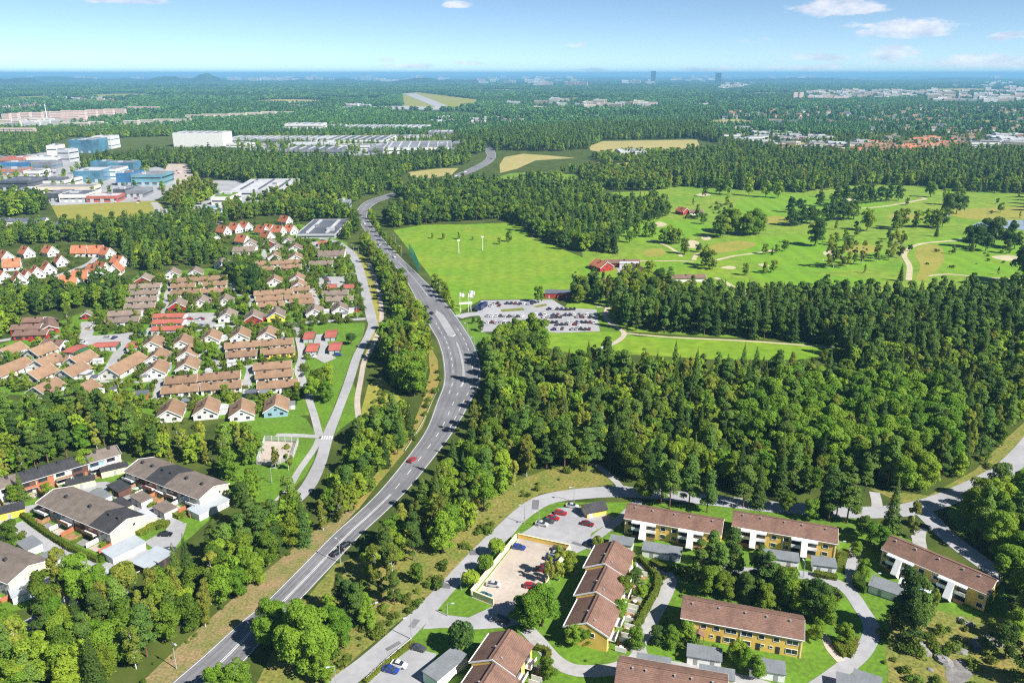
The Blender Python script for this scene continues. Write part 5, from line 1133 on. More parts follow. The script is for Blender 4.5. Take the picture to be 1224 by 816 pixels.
# ------------------------------------------------------------------ lamps, flags, fences, signs
def lamp_proto(H, arm):
    root = empty('street_lamp', (0,0,0)); MB().tube((0,0,0),(0,0,H),.13,.08,8).build('pole', MATS['grey_metal'], root)
    MB().tube((0,0,H-.1),(arm,0,H+.1),.06,.06,6).build('arm', MATS['grey_metal'], root); MB().box(arm-.1,arm+.75,-.2,.2,H+.02,H+.22).build('lamp_head', MATS['flat_pale'], root); note_kids(root); return root
LP = {}
def lamp(px, H, az, label):
    k = H; o = lamp_proto(H, 1.2) if k not in LP else copy_tree(LP[k]); LP.setdefault(k, o)
    o.location = g(*px); o.rotation_euler = (0,0,R(az)); tag(o, label, 'street lamp')
    if 'group' in o.keys(): del o['group']
for px, H, az, w in (((211,799),8,-40,'on the bare verge near the lower left corner'), ((407,673),8,140,'at the main road edge beside the black car'), ((492,764),7,200,'at the bend edge above the lowest parking'), ((402,824),7,200,'cut by the lower edge on the collector road'), ((551,705),6,20,'between young trees and walled parking'),
    ((627,626),7,180,'on the grass tongue of the upper car park'), ((644,630),6,200,'in the grass strip behind the upper car park'), ((686,600),6,200,'above the silver car of the upper car park'), ((535,736),4,0,'short and white at the access road mouth'), ((376,473),6,10,'beside the footpath along the estate lawn'), ((254,555),6,0,'in the park beside the play court'), ((325,577),6,0,'on the lawn below the play court'),
    ((427,381),7,180,'at the corner of the estate road beside the dark shed'), ((443,345),7,180,'at the estate road above the sharp shadow'), ((423,303),7,180,'at the upper bend of the estate road'), ((429,306),7,180,'behind the upper bend of the estate road'), ((526,352),8,200,'at the main road under the single bushy trees'), ((559,402),8,200,'on the small lawn by the golf car park'), ((567,420),8,200,'at the main road below the golf car park lawn'), ((473,292),8,200,'in the belt right of the upper main road'), ((480,306),8,200,'beside the net fence on the main road'), ((1001,664),5,0,'at the corner below the short white store'), ((1042,703),5,0,'at the drive beside the slanting row store'),
    ((960,690),5,90,'along the drive in front of the middle canopied row'), ((445,748),7,20,'opposite the lowest parking on the collector road')):
    lamp(px, H, az, f'grey street lamp {w}')
def flags():
    for i, (x, y) in enumerate([(550,372),(560,373),(562,369)]):
        c = g(x, y); root = empty('flagpole', c, R(10), f"{['left','middle','right'][i]} of three white flagpoles at the golf car park entry", 'flagpole'); H = 12
        MB().tube((0,0,0),(0,0,H),.12,.07,8).build('pole', MATS['white_paint'], root)
        mb = MB(); n = 8; mb.add([(.1+3.0*k/n, .25*sin(k*1.3+i), z-k*.09) for z in (H-2.3, H-.1) for k in range(n+1)], [(k, k+1, n+2+k, n+1+k) for k in range(n)]); mb.build('flag', MATS['white_paint'], root)
    c = g(557,373); root = empty('entrance_sign', c, R(8), 'long white sign board between the flagpoles', 'sign')
    MB().box(-4,4,-.1,.1,5.3,6.4).build('board', MATS['white_paint'], root)
    for x in (-3.2, 3.2): MB().tube((x,.2,0),(x,.2,6.2),.1).build('post', MATS['white_paint'], root)
    for i, (x, y) in enumerate([(548.5,303),(577,299)]):
        c = g(x, y); root = empty('floodlight_mast', c, 0, f"{['left','right'][i]} white floodlight mast on the practice field", 'mast'); f = proj(c.x,c.y)[2]; H = 16/FPX*f
        MB().tube((0,0,0),(0,0,H),.22,.14,8).build('pole', MATS['white_paint'], root); MB().box(-1.2,1.2,-.2,.2,H-.5,H+.6).build('lamp_head', MATS['white_paint'], root)
flags()
def fence(P, H, label, post='grey_metal', m='grey_metal', mesh=None, name='fence', rails=3, step=3.0):
    P = [g(*p) for p in P]; root = empty(name, P[0], 0, label, 'fence'); o = P[0]; pm = MB(); rm = MB(); nets = MB()
    for a, b in zip(P[:-1], P[1:]):
        L = (b-a).length; n = max(1, round(L/step))
        for k in range(n+1):
            q = a.lerp(b, k/n)-o; MB().tube(q, q+Vector((0,0,H)), .06, .06, 5).build('post', MATS[post], root) if n*len(P) < 60 else pm.tube(q, q+Vector((0,0,H)), .06, .06, 5)
        for k in range(rails): z = H*(k+1)/rails-.06; rm.bar(a-o+Vector((0,0,z)), b-o+Vector((0,0,z)), .07)
        if mesh:
            d = (b-a).normalized()
            k = 0
            while k*mesh < L: q = a+d*min(L, k*mesh)-o; nets.bar(q+Vector((0,0,.05)), q+Vector((0,0,H-.05)), .05); k += 1
            z = mesh
            while z < H: nets.bar(a-o+Vector((0,0,z)), b-o+Vector((0,0,z)), .05); z += mesh
    if pm.v: tag(pm.build('post', MATS[post], root), kind='stuff')
    rm.build('rail', MATS[m], root)
    if nets.v: nets.build('netting', MATS[m], root)
fence([(489,304),(495,313),(501,327)], 9, 'tall green net fence between the main road and the practice field', 'net_green', 'net_green', .6, 'net_fence', 2, 8)
fence([(317,527),(357,529),(351,547),(327,557),(307,555),(317,527)], 2.6, 'pale mesh fence around the gravel play court', 'white_paint', 'flat_pale', .45, 'court_fence', 2)
fence([(475,282),(505,277),(560,275),(618,274)], 1.2, 'low post fence along the upper edge of the practice field', 'wood', 'wood', None, 'field_fence', 1, 6)
def guard_rail(P, label):
    P = smooth([g(*p) for p in P], 3); root = empty('guard_rail', P[0], 0, label, 'guard rail'); o = P[0]; mb = MB()
    for a, b in zip(P[:-1], P[1:]): mb.bar(a-o+Vector((0,0,.6)), b-o+Vector((0,0,.6)), .08, .32)
    mb.build('rail', MATS['flat_pale'], root)
    for i in range(0, len(P), 2): MB().box(P[i].x-o.x-.06, P[i].x-o.x+.06, P[i].y-o.y+.1, P[i].y-o.y+.22, 0, .75).build('post', MATS['grey_metal'], root)
guard_rail([(524,466),(516,482),(506,504),(494,524),(484,540)], 'pale steel guard rail on the left edge of the main road curve'); guard_rail([(438,812),(466,786),(492,764)], 'low white rail between the lowest parking and the collector road')
guard_rail([(32,750),(90,722),(150,692),(205,668)], 'long pale railing above the wood below the carports')
def low_fence(P, H, label):
    fence(P, H, label, 'white_paint', 'white_paint', None, 'garden_fence', 3, 2.2)
low_fence([(340,392),(343,404),(350,420)], 1.0, 'white garden fence along the street beside the yellow end row')
def people():                                                            # golfers, a few pixels tall
    for i, (x, y, c) in enumerate([(952,311,'red_wall'),(984,312,'white_paint'),(960,309,'blue_wall')]):
        rr = random.Random(i); me = bpy.data.meshes.new('person')
        J = [(0,0,.95),(0,.02,1.4),(0,.02,1.52),(0,.03,1.68),(-.2,.02,1.4),(-.28,.1,1.1),(-.1,.3,.95),(.2,.02,1.4),(.28,.1,1.1),(.1,.3,.95),(-.1,0,.9),(-.13,.04,.48),(-.14,0,.05),(-.15,.14,.03),(.1,0,.9),(.13,.04,.48),(.14,0,.05),(.15,.14,.03)]
        E = [(0,1),(1,2),(2,3),(1,4),(4,5),(5,6),(1,7),(7,8),(8,9),(0,10),(10,11),(11,12),(12,13),(0,14),(14,15),(15,16),(16,17)]
        rad = [.15,.15,.06,.1,.06,.05,.035,.06,.05,.035,.09,.06,.045,.04,.09,.06,.045,.04]
        me.from_pydata(J, E, []); me.materials.append(MATS[c]); o = link('person', me, None, g(x, y), rr.uniform(0, 6))
        sk = o.modifiers.new('skin', 'SKIN'); me.skin_vertices[0].data[0].use_root = True
        for k, r in enumerate(rad): me.skin_vertices[0].data[k].radius = (r, r)
        o.modifiers.new('sub', 'SUBSURF').levels = 1; o.modifiers['sub'].render_levels = 1
        tag(o, f"golfer in {['red','white','blue'][i]} standing on the fairway", 'person')
people()
def boulders():
    rr = random.Random(12)
    pts = [(1150,742),(1158,745),(1146,776),(1172,770),(1180,764),(1190,768),(1112,800),(1128,790),(1098,772),(1102,778)]
    for i, (x, y) in enumerate(pts):
        mb = MB(); n = 9; m = 5; s = rr.uniform(.8, 1.9); v = []
        for j in range(m+1):
            for k in range(n):
                t, p = 2*pi*k/n, pi/2*j/m; r_ = s*(.8+.4*rr.random()); v.append((r_*cos(t)*cos(p)*1.3, r_*sin(t)*cos(p), r_*sin(p)*.6-.1))
        mb.add(v, [(j*n+k, j*n+(k+1)%n, (j+1)*n+(k+1)%n, (j+1)*n+k) for j in range(m) for k in range(n)]); o = mb.build('boulder', MATS['granite'], None, g(x, y), rr.uniform(0, 6))
        tag(o, 'grey boulder in the dry slope below the slanting row', 'boulder', 'boulders on the dry slope')
    P = [g(*p) for p in ((905,686),(925,687),(945,688),(962,691),(978,695),(990,700))]
    for i, p in enumerate(P):
        mb = MB(); s = .55; v = []; n = 8
        for j in range(4):
            for k in range(n): t, q = 2*pi*k/n, pi/2*j/3; r_ = s*(.8+.4*rr.random()); v.append((r_*cos(t)*cos(q), r_*sin(t)*cos(q), r_*sin(q)*.8-.05))
        mb.add(v, [(j*n+k, j*n+(k+1)%n, (j+1)*n+(k+1)%n, (j+1)*n+k) for j in range(3) for k in range(n)]); o = mb.build('kerb_stone', MATS['granite'], None, p-Vector((0,2.8,0)), 0)
        tag(o, 'pale stone edging the drive below the middle canopied row', 'stone', 'stones along the drive')
boulders()
# ------------------------------------------------------------------ trees
def leaves(rng, C, Rr, n, size, flat=1.0, up=.25, inner=.15):
    """n leaf sprays on the outside of the lobes C (centres) with radii Rr (k,3)"""
    C = C.copy(); out = rng.random(len(C)) < .25; ax = np.array([0, 0, C[:,2].mean()]); C[out] = ax+(C[out]-ax)*1.18; Rr = Rr*np.where(out, .72, 1)[:,None]
    k = rng.choice(len(C), n, p=(Rr.prod(1)**(2/3))/(Rr.prod(1)**(2/3)).sum())
    d = rng.normal(size=(n,3)); d /= np.linalg.norm(d, axis=1, keepdims=True)
    d[:,2] = np.where(d[:,2] < -.35, -d[:,2], d[:,2])
    rad = 1-np.abs(rng.normal(0, inner, n)); P = C[k]+d*Rr[k]*rad[:,None]
    nrm = d*.9+rng.normal(0, .45, (n,3))+np.array([0,0,up]); nrm /= np.linalg.norm(nrm, axis=1, keepdims=True)
    return P, nrm, size*(.55+.9*rng.random(n)), flat
def spray(rng, P, nrm, s, aspect=.75):
    n = len(P); a = rng.normal(size=(n,3)); u = np.cross(nrm, a); u /= np.linalg.norm(u, axis=1, keepdims=True); w = np.cross(nrm, u)
    s = s[:,None]/2; j = lambda: .7+.6*rng.random((n,1))
    V = np.stack([P-u*s*j()-w*s*aspect*j()*.5, P+u*s*j()*.4-w*s*aspect*j(), P+u*s*j()+w*s*aspect*j()*.4, P-u*s*j()*.3+w*s*aspect*j()], 1)
    return V.reshape(-1,3)
def crown(kind, seed, n, size):
    rng = np.random.default_rng(seed)
    if kind == 'leafy':
        K = 28; t = rng.random(K); ph = rng.random(K)*6.28; z = 2.4+9.6*t; r = 3.3*np.sqrt(np.clip(1-((z-6.2)/6.8)**2, .05, 1))*np.sqrt(rng.random(K))
        C = np.stack([r*np.cos(ph), r*np.sin(ph), z], 1); q = 1.15+.9*rng.random(K); Rr = np.stack([q*1.1, q*1.1, q*.95], 1)
        P, N_, s, _ = leaves(rng, C, Rr, n, size)
    elif kind == 'birch':
        K = 24; t = rng.random(K); ph = rng.random(K)*6.28; z = 2.4+12.3*t; r = 1.95*np.sqrt(np.clip(1-((z-7.5)/7.9)**2, .03, 1))*np.sqrt(rng.random(K))
        C = np.stack([r*np.cos(ph), r*np.sin(ph), z], 1); q = .75+.6*rng.random(K); Rr = np.stack([q, q, q*1.25], 1)
        P, N_, s, _ = leaves(rng, C, Rr, n, size, up=.05, inner=.22)
    elif kind == 'pine':
        K = 30; t = rng.random(K); ph = rng.random(K)*6.28; z = 4.6+13.4*t; r = (3.0*(1-t)**.7*.9+.45)*np.sqrt(rng.random(K)*.8+.2)*.9
        C = np.stack([r*np.cos(ph), r*np.sin(ph), z], 1); q = .95+.75*rng.random(K); Rr = np.stack([q*1.2, q*1.2, q*.75], 1)
        P, N_, s, _ = leaves(rng, C, Rr, n, size, up=.45, inner=.25)
    elif kind == 'spruce':
        t = 1-np.sqrt(rng.random(n)); H = 19.0; z = 1.2+H*t; lay = (z*1.05) % 1.0; Rz = 3.2*(1-t)**.88*(1.05-.38*lay)*(1+.18*np.sin(z*2.1)); ph = rng.random(n)*6.28
        Rz = Rz*(1+.16*np.sin(ph*5+z*3.1))*(1-np.abs(rng.normal(0,.16,n))); P = np.stack([Rz*np.cos(ph), Rz*np.sin(ph), z-Rz*.25], 1)
        N_ = np.stack([np.cos(ph)*.6, np.sin(ph)*.6, np.full(n,.75)], 1)+rng.normal(0,.35,(n,3)); N_ /= np.linalg.norm(N_,axis=1,keepdims=True); s = size*(.6+.8*rng.random(n))*(.5+.6*(1-t))
    elif kind == 'round':                                              # dense clipped looking round tree
        K = 20; d = rng.normal(size=(K,3)); d /= np.linalg.norm(d,axis=1,keepdims=True); C = d*np.array([1.7,1.7,1.6])+np.array([0,0,4.6]); q = 1.3+.5*rng.random(K); Rr = np.stack([q,q,q],1)
        P, N_, s, _ = leaves(rng, C, Rr, n, size, inner=.08)
    elif kind == 'bush':
        K = 7; ph = rng.random(K)*6.28; r = .75*np.sqrt(rng.random(K)); C = np.stack([r*np.cos(ph), r*np.sin(ph), .35+.5*rng.random(K)], 1); q = .5+.4*rng.random(K); Rr = np.stack([q,q,q*.9],1)
        P, N_, s, _ = leaves(rng, C, Rr, n, size, inner=.1)
    elif kind == 'maple':                                              # the large spreading tree by the road
        K = 46; t = rng.random(K); ph = rng.random(K)*6.28; z = 3.0+10.5*t; r = 5.2*np.sqrt(np.clip(1-((z-6.8)/7.6)**2, .05, 1))*np.sqrt(rng.random(K))
        C = np.stack([r*np.cos(ph), r*np.sin(ph), z], 1); q = 1.2+.9*rng.random(K); Rr = np.stack([q*1.1, q*1.1, q], 1)
        P, N_, s, _ = leaves(rng, C, Rr, n, size)
    return spray(rng, P, N_, s)
def crown_mesh(name, kind, seed, n, size, m):
    V = crown(kind, seed, n, size); me = bpy.data.meshes.new(name)
    me.vertices.add(len(V)); me.vertices.foreach_set('co', V.astype(np.float32).ravel()); me.loops.add(len(V)); me.loops.foreach_set('vertex_index', np.arange(len(V), dtype=np.int32))
    me.polygons.add(n); me.polygons.foreach_set('loop_start', np.arange(0, len(V), 4, dtype=np.int32)); me.polygons.foreach_set('loop_total', np.full(n, 4, dtype=np.int32)); me.update(calc_edges=True)
    me.materials.append(MATS[m]); return me
TOP = {'leafy':10.5, 'birch':13, 'pine':17.5, 'spruce':18.5, 'round':5, 'maple':11, 'bush':0}
def trunk_mb(kind, seed, simple=False):
    rr = random.Random(seed); mb = MB(); H = TOP[kind]; r = {'leafy':.3,'birch':.17,'pine':.26,'spruce':.24,'round':.2,'maple':.5}[kind]; p = Vector((0,0,-.1)); n = 5 if simple else 7
    K = 2 if simple else 4
    for k in range(K):
        q = Vector((rr.uniform(-.15,.15)*(k+1)*.6, rr.uniform(-.15,.15)*(k+1)*.6, H*(k+1)/K)); mb.tube(p, q, r*(1-k/K*.8), r*(1-(k+1)/K*.8), n); p = q
    if not simple:
        z0 = {'leafy':2.5,'birch':4,'pine':7,'spruce':3,'round':2,'maple':2.2}[kind]
        for k in range(9):
            z = z0+(H-z0)*k/9; a = k*2.4+rr.random(); l = {'leafy':3,'birch':1.6,'pine':2.4,'spruce':2.2,'round':1.5,'maple':5}[kind]*(1-.6*k/9)
            mb.tube((0,0,z), (cos(a)*l, sin(a)*l, z+l*(.6 if kind != 'spruce' else -.05)), r*.32, .03, 5)
    return mb
KINDS = {'leafy': ('leafy_tree','leafy tree','leaf_green','bark'), 'bright': ('leafy_tree','leafy tree','leaf_bright','bark'), 'birch': ('birch_tree','birch','leaf_birch','birch_bark'), 'pine': ('pine_tree','pine','needle_pine','pine_bark'),
         'spruce': ('spruce_tree','spruce','needle_spruce','bark'), 'dark': ('leafy_tree','leafy tree','leaf_dark','bark')}
SHAPE = {'bright':'leafy', 'dark':'leafy'}
HI, MID, LOW = {}, {}, {}
for i, k in enumerate(KINDS):
    sh = SHAPE.get(k, k); nm = KINDS[k]; nhi = {'leafy':6800,'birch':5000,'pine':5600,'spruce':5600}[sh]
    HI[k] = [(crown_mesh('crown', sh, 100*i+s, nhi, {'leafy':.47,'birch':.4,'pine':.47,'spruce':.5}[sh], nm[2]), trunk_mb(sh, s).mesh('trunk', MATS[nm[3]])) for s in range(6)]
    def joined(s, n, size, m):
        me = crown_mesh('tree', sh, 100*i+50+s, n, size, m); t = trunk_mb(sh, s, True); mb = MB(); v = np.zeros(len(me.vertices)*3); me.vertices.foreach_get('co', v); v = v.reshape(-1,3)
        mb.v = [tuple(x) for x in v]; mb.f = [tuple(range(4*a, 4*a+4)) for a in range(len(v)//4)]; mb.m = [0]*len(mb.f); mb.add(t.v, t.f, 1); return mb.mesh('tree', [MATS[m], MATS[nm[3]]])
    MID[k] = [joined(s, nhi//5, .98, nm[2]) for s in range(3)]
    LOW[k] = [joined(7+s, 260, 1.9, nm[2]) for s in range(2)]
FARM = []
for s in range(3):
    me = crown_mesh('tree', ['leafy','leafy','spruce'][s], 900+s, 150, 3.0, 'leaf_far'); FARM.append(me)
BUSH = [crown_mesh('bush', 'bush', 700+s, 260, .34, 'leaf_bush') for s in range(4)]
RT = random.Random(21)
TREES = []                                    # (x, y, scale, kind, where, label)
def cut(P, x, y, keep=None):
    return inside(np.array([g(*p)[:2] for p in P]), x, y)
def fill(P, sp, mix, where, scale=(.8,1.15), seed=0, gap=0.0, free=False):
    """trees on a jittered lattice inside an outline, away from roads, roofs and fields"""
    rng = np.random.default_rng(seed+len(TREES)); Q = np.array([g(*p)[:2] for p in P]); lo, hi = Q.min(0), Q.max(0)
    nx, ny = int((hi[0]-lo[0])/sp)+1, int((hi[1]-lo[1])/(sp*.87))+1
    X, Y = np.meshgrid(np.arange(nx), np.arange(ny)); x = lo[0]+(X+.5*(Y % 2))*sp; y = lo[1]+Y*sp*.87
    x = (x+rng.uniform(-.36,.36,x.shape)*sp).ravel(); y = (y+rng.uniform(-.36,.36,y.shape)*sp).ravel()
    k = inside(Q, x, y); k[k] &= (np.zeros(k.sum(), bool) if False else ~blocked(x[k], y[k]))
    if gap: k &= rng.random(len(x)) > gap
    x, y = x[k], y[k]; ks = list(mix); p = np.array([mix[a] for a in ks], float); c = rng.choice(len(ks), len(x), p=p/p.sum()); s = rng.uniform(*scale, len(x))
    for a, b, d, e in zip(x, y, s, c): TREES.append((a, b, d, ks[e], where, None))
MIXW = {'pine':4, 'spruce':3, 'leafy':2, 'birch':1}
# central wood
fill([(585,440),(610,428),(640,432),(700,447),(850,452),(1000,458),(1015,440),(1100,430),(1240,415),(1240,480),(1200,524),(1165,560),(1110,590),(1040,588),(930,594),(860,587),(770,578),(735,566),(690,560),(645,574),(600,592),(570,620),(545,648),(515,672),(480,684),(455,690),(440,688),(468,660),(497,628),(514,602),(537,570),(560,535),(576,502),(581,468),(583,442)], 6.3, {'spruce':1.4,'leafy':4.6,'birch':2.6,'pine':1.8,'bright':.5}, 'in the big central wood', (.66,1.12))
fill([(880,500),(950,470),(1050,468),(1130,490),(1160,530),(1130,572),(1040,575),(980,560),(900,548)], 8.0, {'bright':1}, 'in the bright patch of the central wood', (1.05,1.35))
fill([(735,385),(800,372),(900,368),(1010,368),(1120,368),(1240,362),(1240,420),(1100,436),(1010,440),(1000,416),(900,405),(800,399),(750,396)], 6.6, {'pine':6,'spruce':2,'birch':.6,'leafy':.5}, 'in the pine belt above the green strip', (.9,1.15))
fill([(668,352),(690,350),(720,345),(745,340),(770,330),(790,345),(850,362),(860,380),(800,392),(748,392),(733,380),(730,366),(690,365),(672,360)], 8.5, {'leafy':4,'dark':2,'birch':2,'pine':1}, 'around the golf club', (.85,1.15))
fill([(565,436),(575,425),(590,418),(600,412),(640,420),(650,440),(600,450)], 7, {'leafy':3,'dark':1}, 'at the corner of the central wood by the car park', (.8,1))
fill([(597,408),(630,402),(645,398),(655,412),(650,425),(610,430),(590,425)], 7, {'leafy':3}, 'at the corner of the central wood by the car park', (.8,1))
# right corner
fill([(1144,612),(1160,604),(1185,600),(1215,600),(1240,594),(1240,760),(1215,745),(1200,715),(1182,692),(1162,668),(1150,652)], 7, {'leafy':3,'bright':2,'dark':1,'pine':1}, 'in the wood at the right edge', (.85,1.15))
fill([(1180,760),(1240,740),(1250,840),(1170,840),(1190,800)], 7.5, {'leafy':2,'pine':1,'dark':1}, 'at the lower right corner', (.6,.9))
# belt between the estate road and the main road
fill([(430,287),(440,290),(450,308),(468,328),(484,345),(497,372),(510,396),(512,408),(498,402),(480,392),(466,372),(456,342),(441,312)], 6.4, {'leafy':4,'birch':2,'dark':1}, 'in the belt between estate road and main road', (.7,.95))
fill([(462,410),(476,397),(498,402),(508,420),(510,445),(505,470),(490,480),(474,468),(464,458),(457,440)], 6.8, {'bright':2,'leafy':3,'birch':2}, 'in the belt between estate road and main road', (.95,1.25))
fill([(420,540),(435,518),(452,514),(480,498),(496,505),(488,530),(462,565),(430,598),(402,628),(380,642),(388,618),(402,580)], 5.6, {'pine':2.6,'leafy':5,'spruce':.6,'birch':1.6}, 'between estate road and main road below the scrub', (.65,.85))
fill([(378,640),(355,662),(310,697),(285,715),(245,752),(200,786),(150,812),(110,840),(-30,850),(-30,785),(40,772),(110,756),(160,738),(195,716),(228,692),(262,662),(292,632),(328,618),(352,620),(372,612)], 5.6, {'pine':2.6,'leafy':5,'birch':2.2,'bright':.8,'spruce':.4}, 'in the wood above the lower main road', (.7,.95))
fill([(-30,762),(30,758),(70,748),(110,745),(60,775),(-30,795)], 7, {'leafy':2,'birch':1,'bright':2}, 'at the lower left corner', (.8,1.05))
# woods on the left
fill([(-30,515),(30,500),(90,492),(150,495),(180,520),(194,548),(160,550),(140,532),(100,545),(40,565),(-30,585)], 5.9, {'leafy':4,'pine':3,'bright':1,'birch':1}, 'in the wood above the beige rows', (.75,1.0))
fill([(188,524),(250,530),(300,530),(350,524),(362,538),(310,542),(300,562),(270,576),(225,552),(196,548)], 7.2, {'birch':3,'leafy':4,'pine':1.5,'spruce':1}, 'in the park above the play court', (.6,.85))
fill([(284,592),(300,580),(322,590),(300,610),(274,634)], 8, {'leafy':3,'birch':1}, 'below the park beside the beige row', (.6,.85))
fill([(-30,283),(60,278),(150,272),(250,262),(330,256),(400,252),(425,262),(432,282),(414,287),(395,264),(365,270),(345,256),(300,262),(258,270),(250,285),(262,305),(275,325),(240,318),(200,318),(180,328),(150,318),(150,300),(110,290),(40,292),(-30,298)], 8.5, {'pine':3,'spruce':2,'leafy':4}, 'in the wood between estate and industry', (.8,1.05))
fill([(-30,364),(60,354),(110,348),(135,340),(152,346),(156,362),(140,378),(108,368),(60,375),(20,380),(-30,400)], 7.6, {'leafy':4,'dark':2,'pine':2}, 'in the wood above the day nursery', (.75,.95))
fill([(270,330),(290,320),(300,330),(310,345),(290,350),(275,345)], 9, {'dark':3,'leafy':1}, 'in the little grove of the estate', (.8,1.05))
fill([(-30,390),(5,385),(22,395),(20,405),(-30,408)], 8, {'leafy':1}, 'left of the day nursery', (.9,1.1))
fill([(-30,245),(48,240),(58,252),(40,258),(-30,262)], 9.5, {'leafy':1,'dark':1}, 'at the left edge of the meadow', (1,1.3))
# woods between fields
fill([(90,203),(130,193),(200,188),(290,188),(340,192),(430,197),(520,188),(556,186),(562,195),(540,200),(490,205),(470,218),(480,226),(452,234),(440,232),(420,246),(340,247),(345,232),(280,216),(235,212),(195,200)], 9.5, {'spruce':3,'leafy':4,'pine':2}, 'in the wood before the warehouses', (.9,1.2))
fill([(195,240),(235,222),(262,232),(240,250),(215,255)], 11, {'leafy':2,'birch':2}, 'in the wood before the warehouses', (.9,1.2))
fill([(262,255),(330,236),(360,238),(415,248),(395,254),(330,258),(285,262)], 9.5, {'leafy':3,'birch':1}, 'in the wood before the warehouses', (.8,1.1))
fill([(458,264),(480,256),(500,248),(470,235),(490,230),(560,222),(640,230),(700,228),(745,238),(790,246),(800,258),(760,272),(742,285),(735,303),(705,303),(672,298),(645,283),(622,275),(604,262),(545,265),(500,269),(472,274)], 8.2, {'leafy':4,'pine':3,'dark':2,'spruce':1}, 'in the wood above the practice field', (.9,1.15))
fill([(597,214),(640,207),(690,207),(692,214),(650,218),(606,222)], 9, {'dark':2,'leafy':2}, 'in the wood above the practice field', (.9,1.1))
fill([(690,206),(735,204),(800,206),(830,222),(790,228),(735,228),(700,222)], 9.5, {'leafy':3,'dark':1,'birch':1}, 'at the upper end of the golf course', (.9,1.1))
fill([(556,186),(600,180),(660,182),(705,178),(720,168),(833,166),(860,172),(850,152),(700,152),(600,160),(540,170)], 11, {'pine':3,'leafy':3,'spruce':2}, 'in the wide wood beyond the road bend', (1,1.3))
fill([(770,205),(830,185),(900,186),(1000,188),(1100,190),(1240,188),(1240,232),(1150,230),(1090,222),(1030,222),(960,231),(880,227),(820,224),(790,216)], 9.5, {'leafy':4,'pine':2,'spruce':2,'birch':1}, 'in the wood along the far edge of the golf course', (.95,1.25))
fill([(705,188),(740,184),(830,184),(850,180),(850,186),(790,204),(735,206)], 12, {'leafy':3}, 'at the upper end of the golf course', (.8,1))
fill([(0,174),(55,170),(60,182),(20,188),(-20,188)], 12, {'leafy':2,'dark':1}, 'far left before the slab blocks', (1,1.2))
fill([(265,164),(335,163),(345,150),(515,150),(556,166),(552,184),(335,187),(265,174)], 12, {'leafy':3,'spruce':1}, 'between the warehouses', (.7,1), gap=.55)
fill([(0,205),(205,205),(205,240),(0,240)], 24, {'leafy':1}, 'between the industrial halls', (.6,.9), gap=.3)
fill([(0,420),(100,400),(130,345),(180,330),(285,325),(300,285),(410,290),(436,330),(432,380),(352,386),(356,440),(366,470),(340,495),(190,495),(0,465)], 10, {'leafy':3,'bright':1,'birch':1}, 'in the gardens of the brown roofed estate', (.28,.5))
fill([(-80,158),(205,156),(207,163),(115,166),(85,164),(60,173),(-80,190)], 11, {'leafy':3,'spruce':1}, 'below the slab blocks', (.9,1.2))
fill([(850,160),(1240,160),(1240,188),(1000,188),(900,185),(860,175)], 15, {'leafy':3,'dark':1}, 'among the works belt beyond the golf wood', (.6,.9), gap=.2)
fill([(760,268),(800,232),(960,236),(1090,228),(1224,236),(1224,330),(1000,340),(860,325),(800,300)], 30, {'leafy':2,'dark':2,'birch':1,'spruce':.5}, 'on the golf course, scattered', (.3,.85), gap=.72)
fill([(455,693),(520,682),(545,665),(540,682),(505,712),(470,738),(432,770),(405,790),(398,770),(420,750),(440,720)], 9.5, {'leafy':2,'birch':1.5,'bright':1,'pine':1}, 'in the scrub between the two roads', (.28,.55), gap=.25)
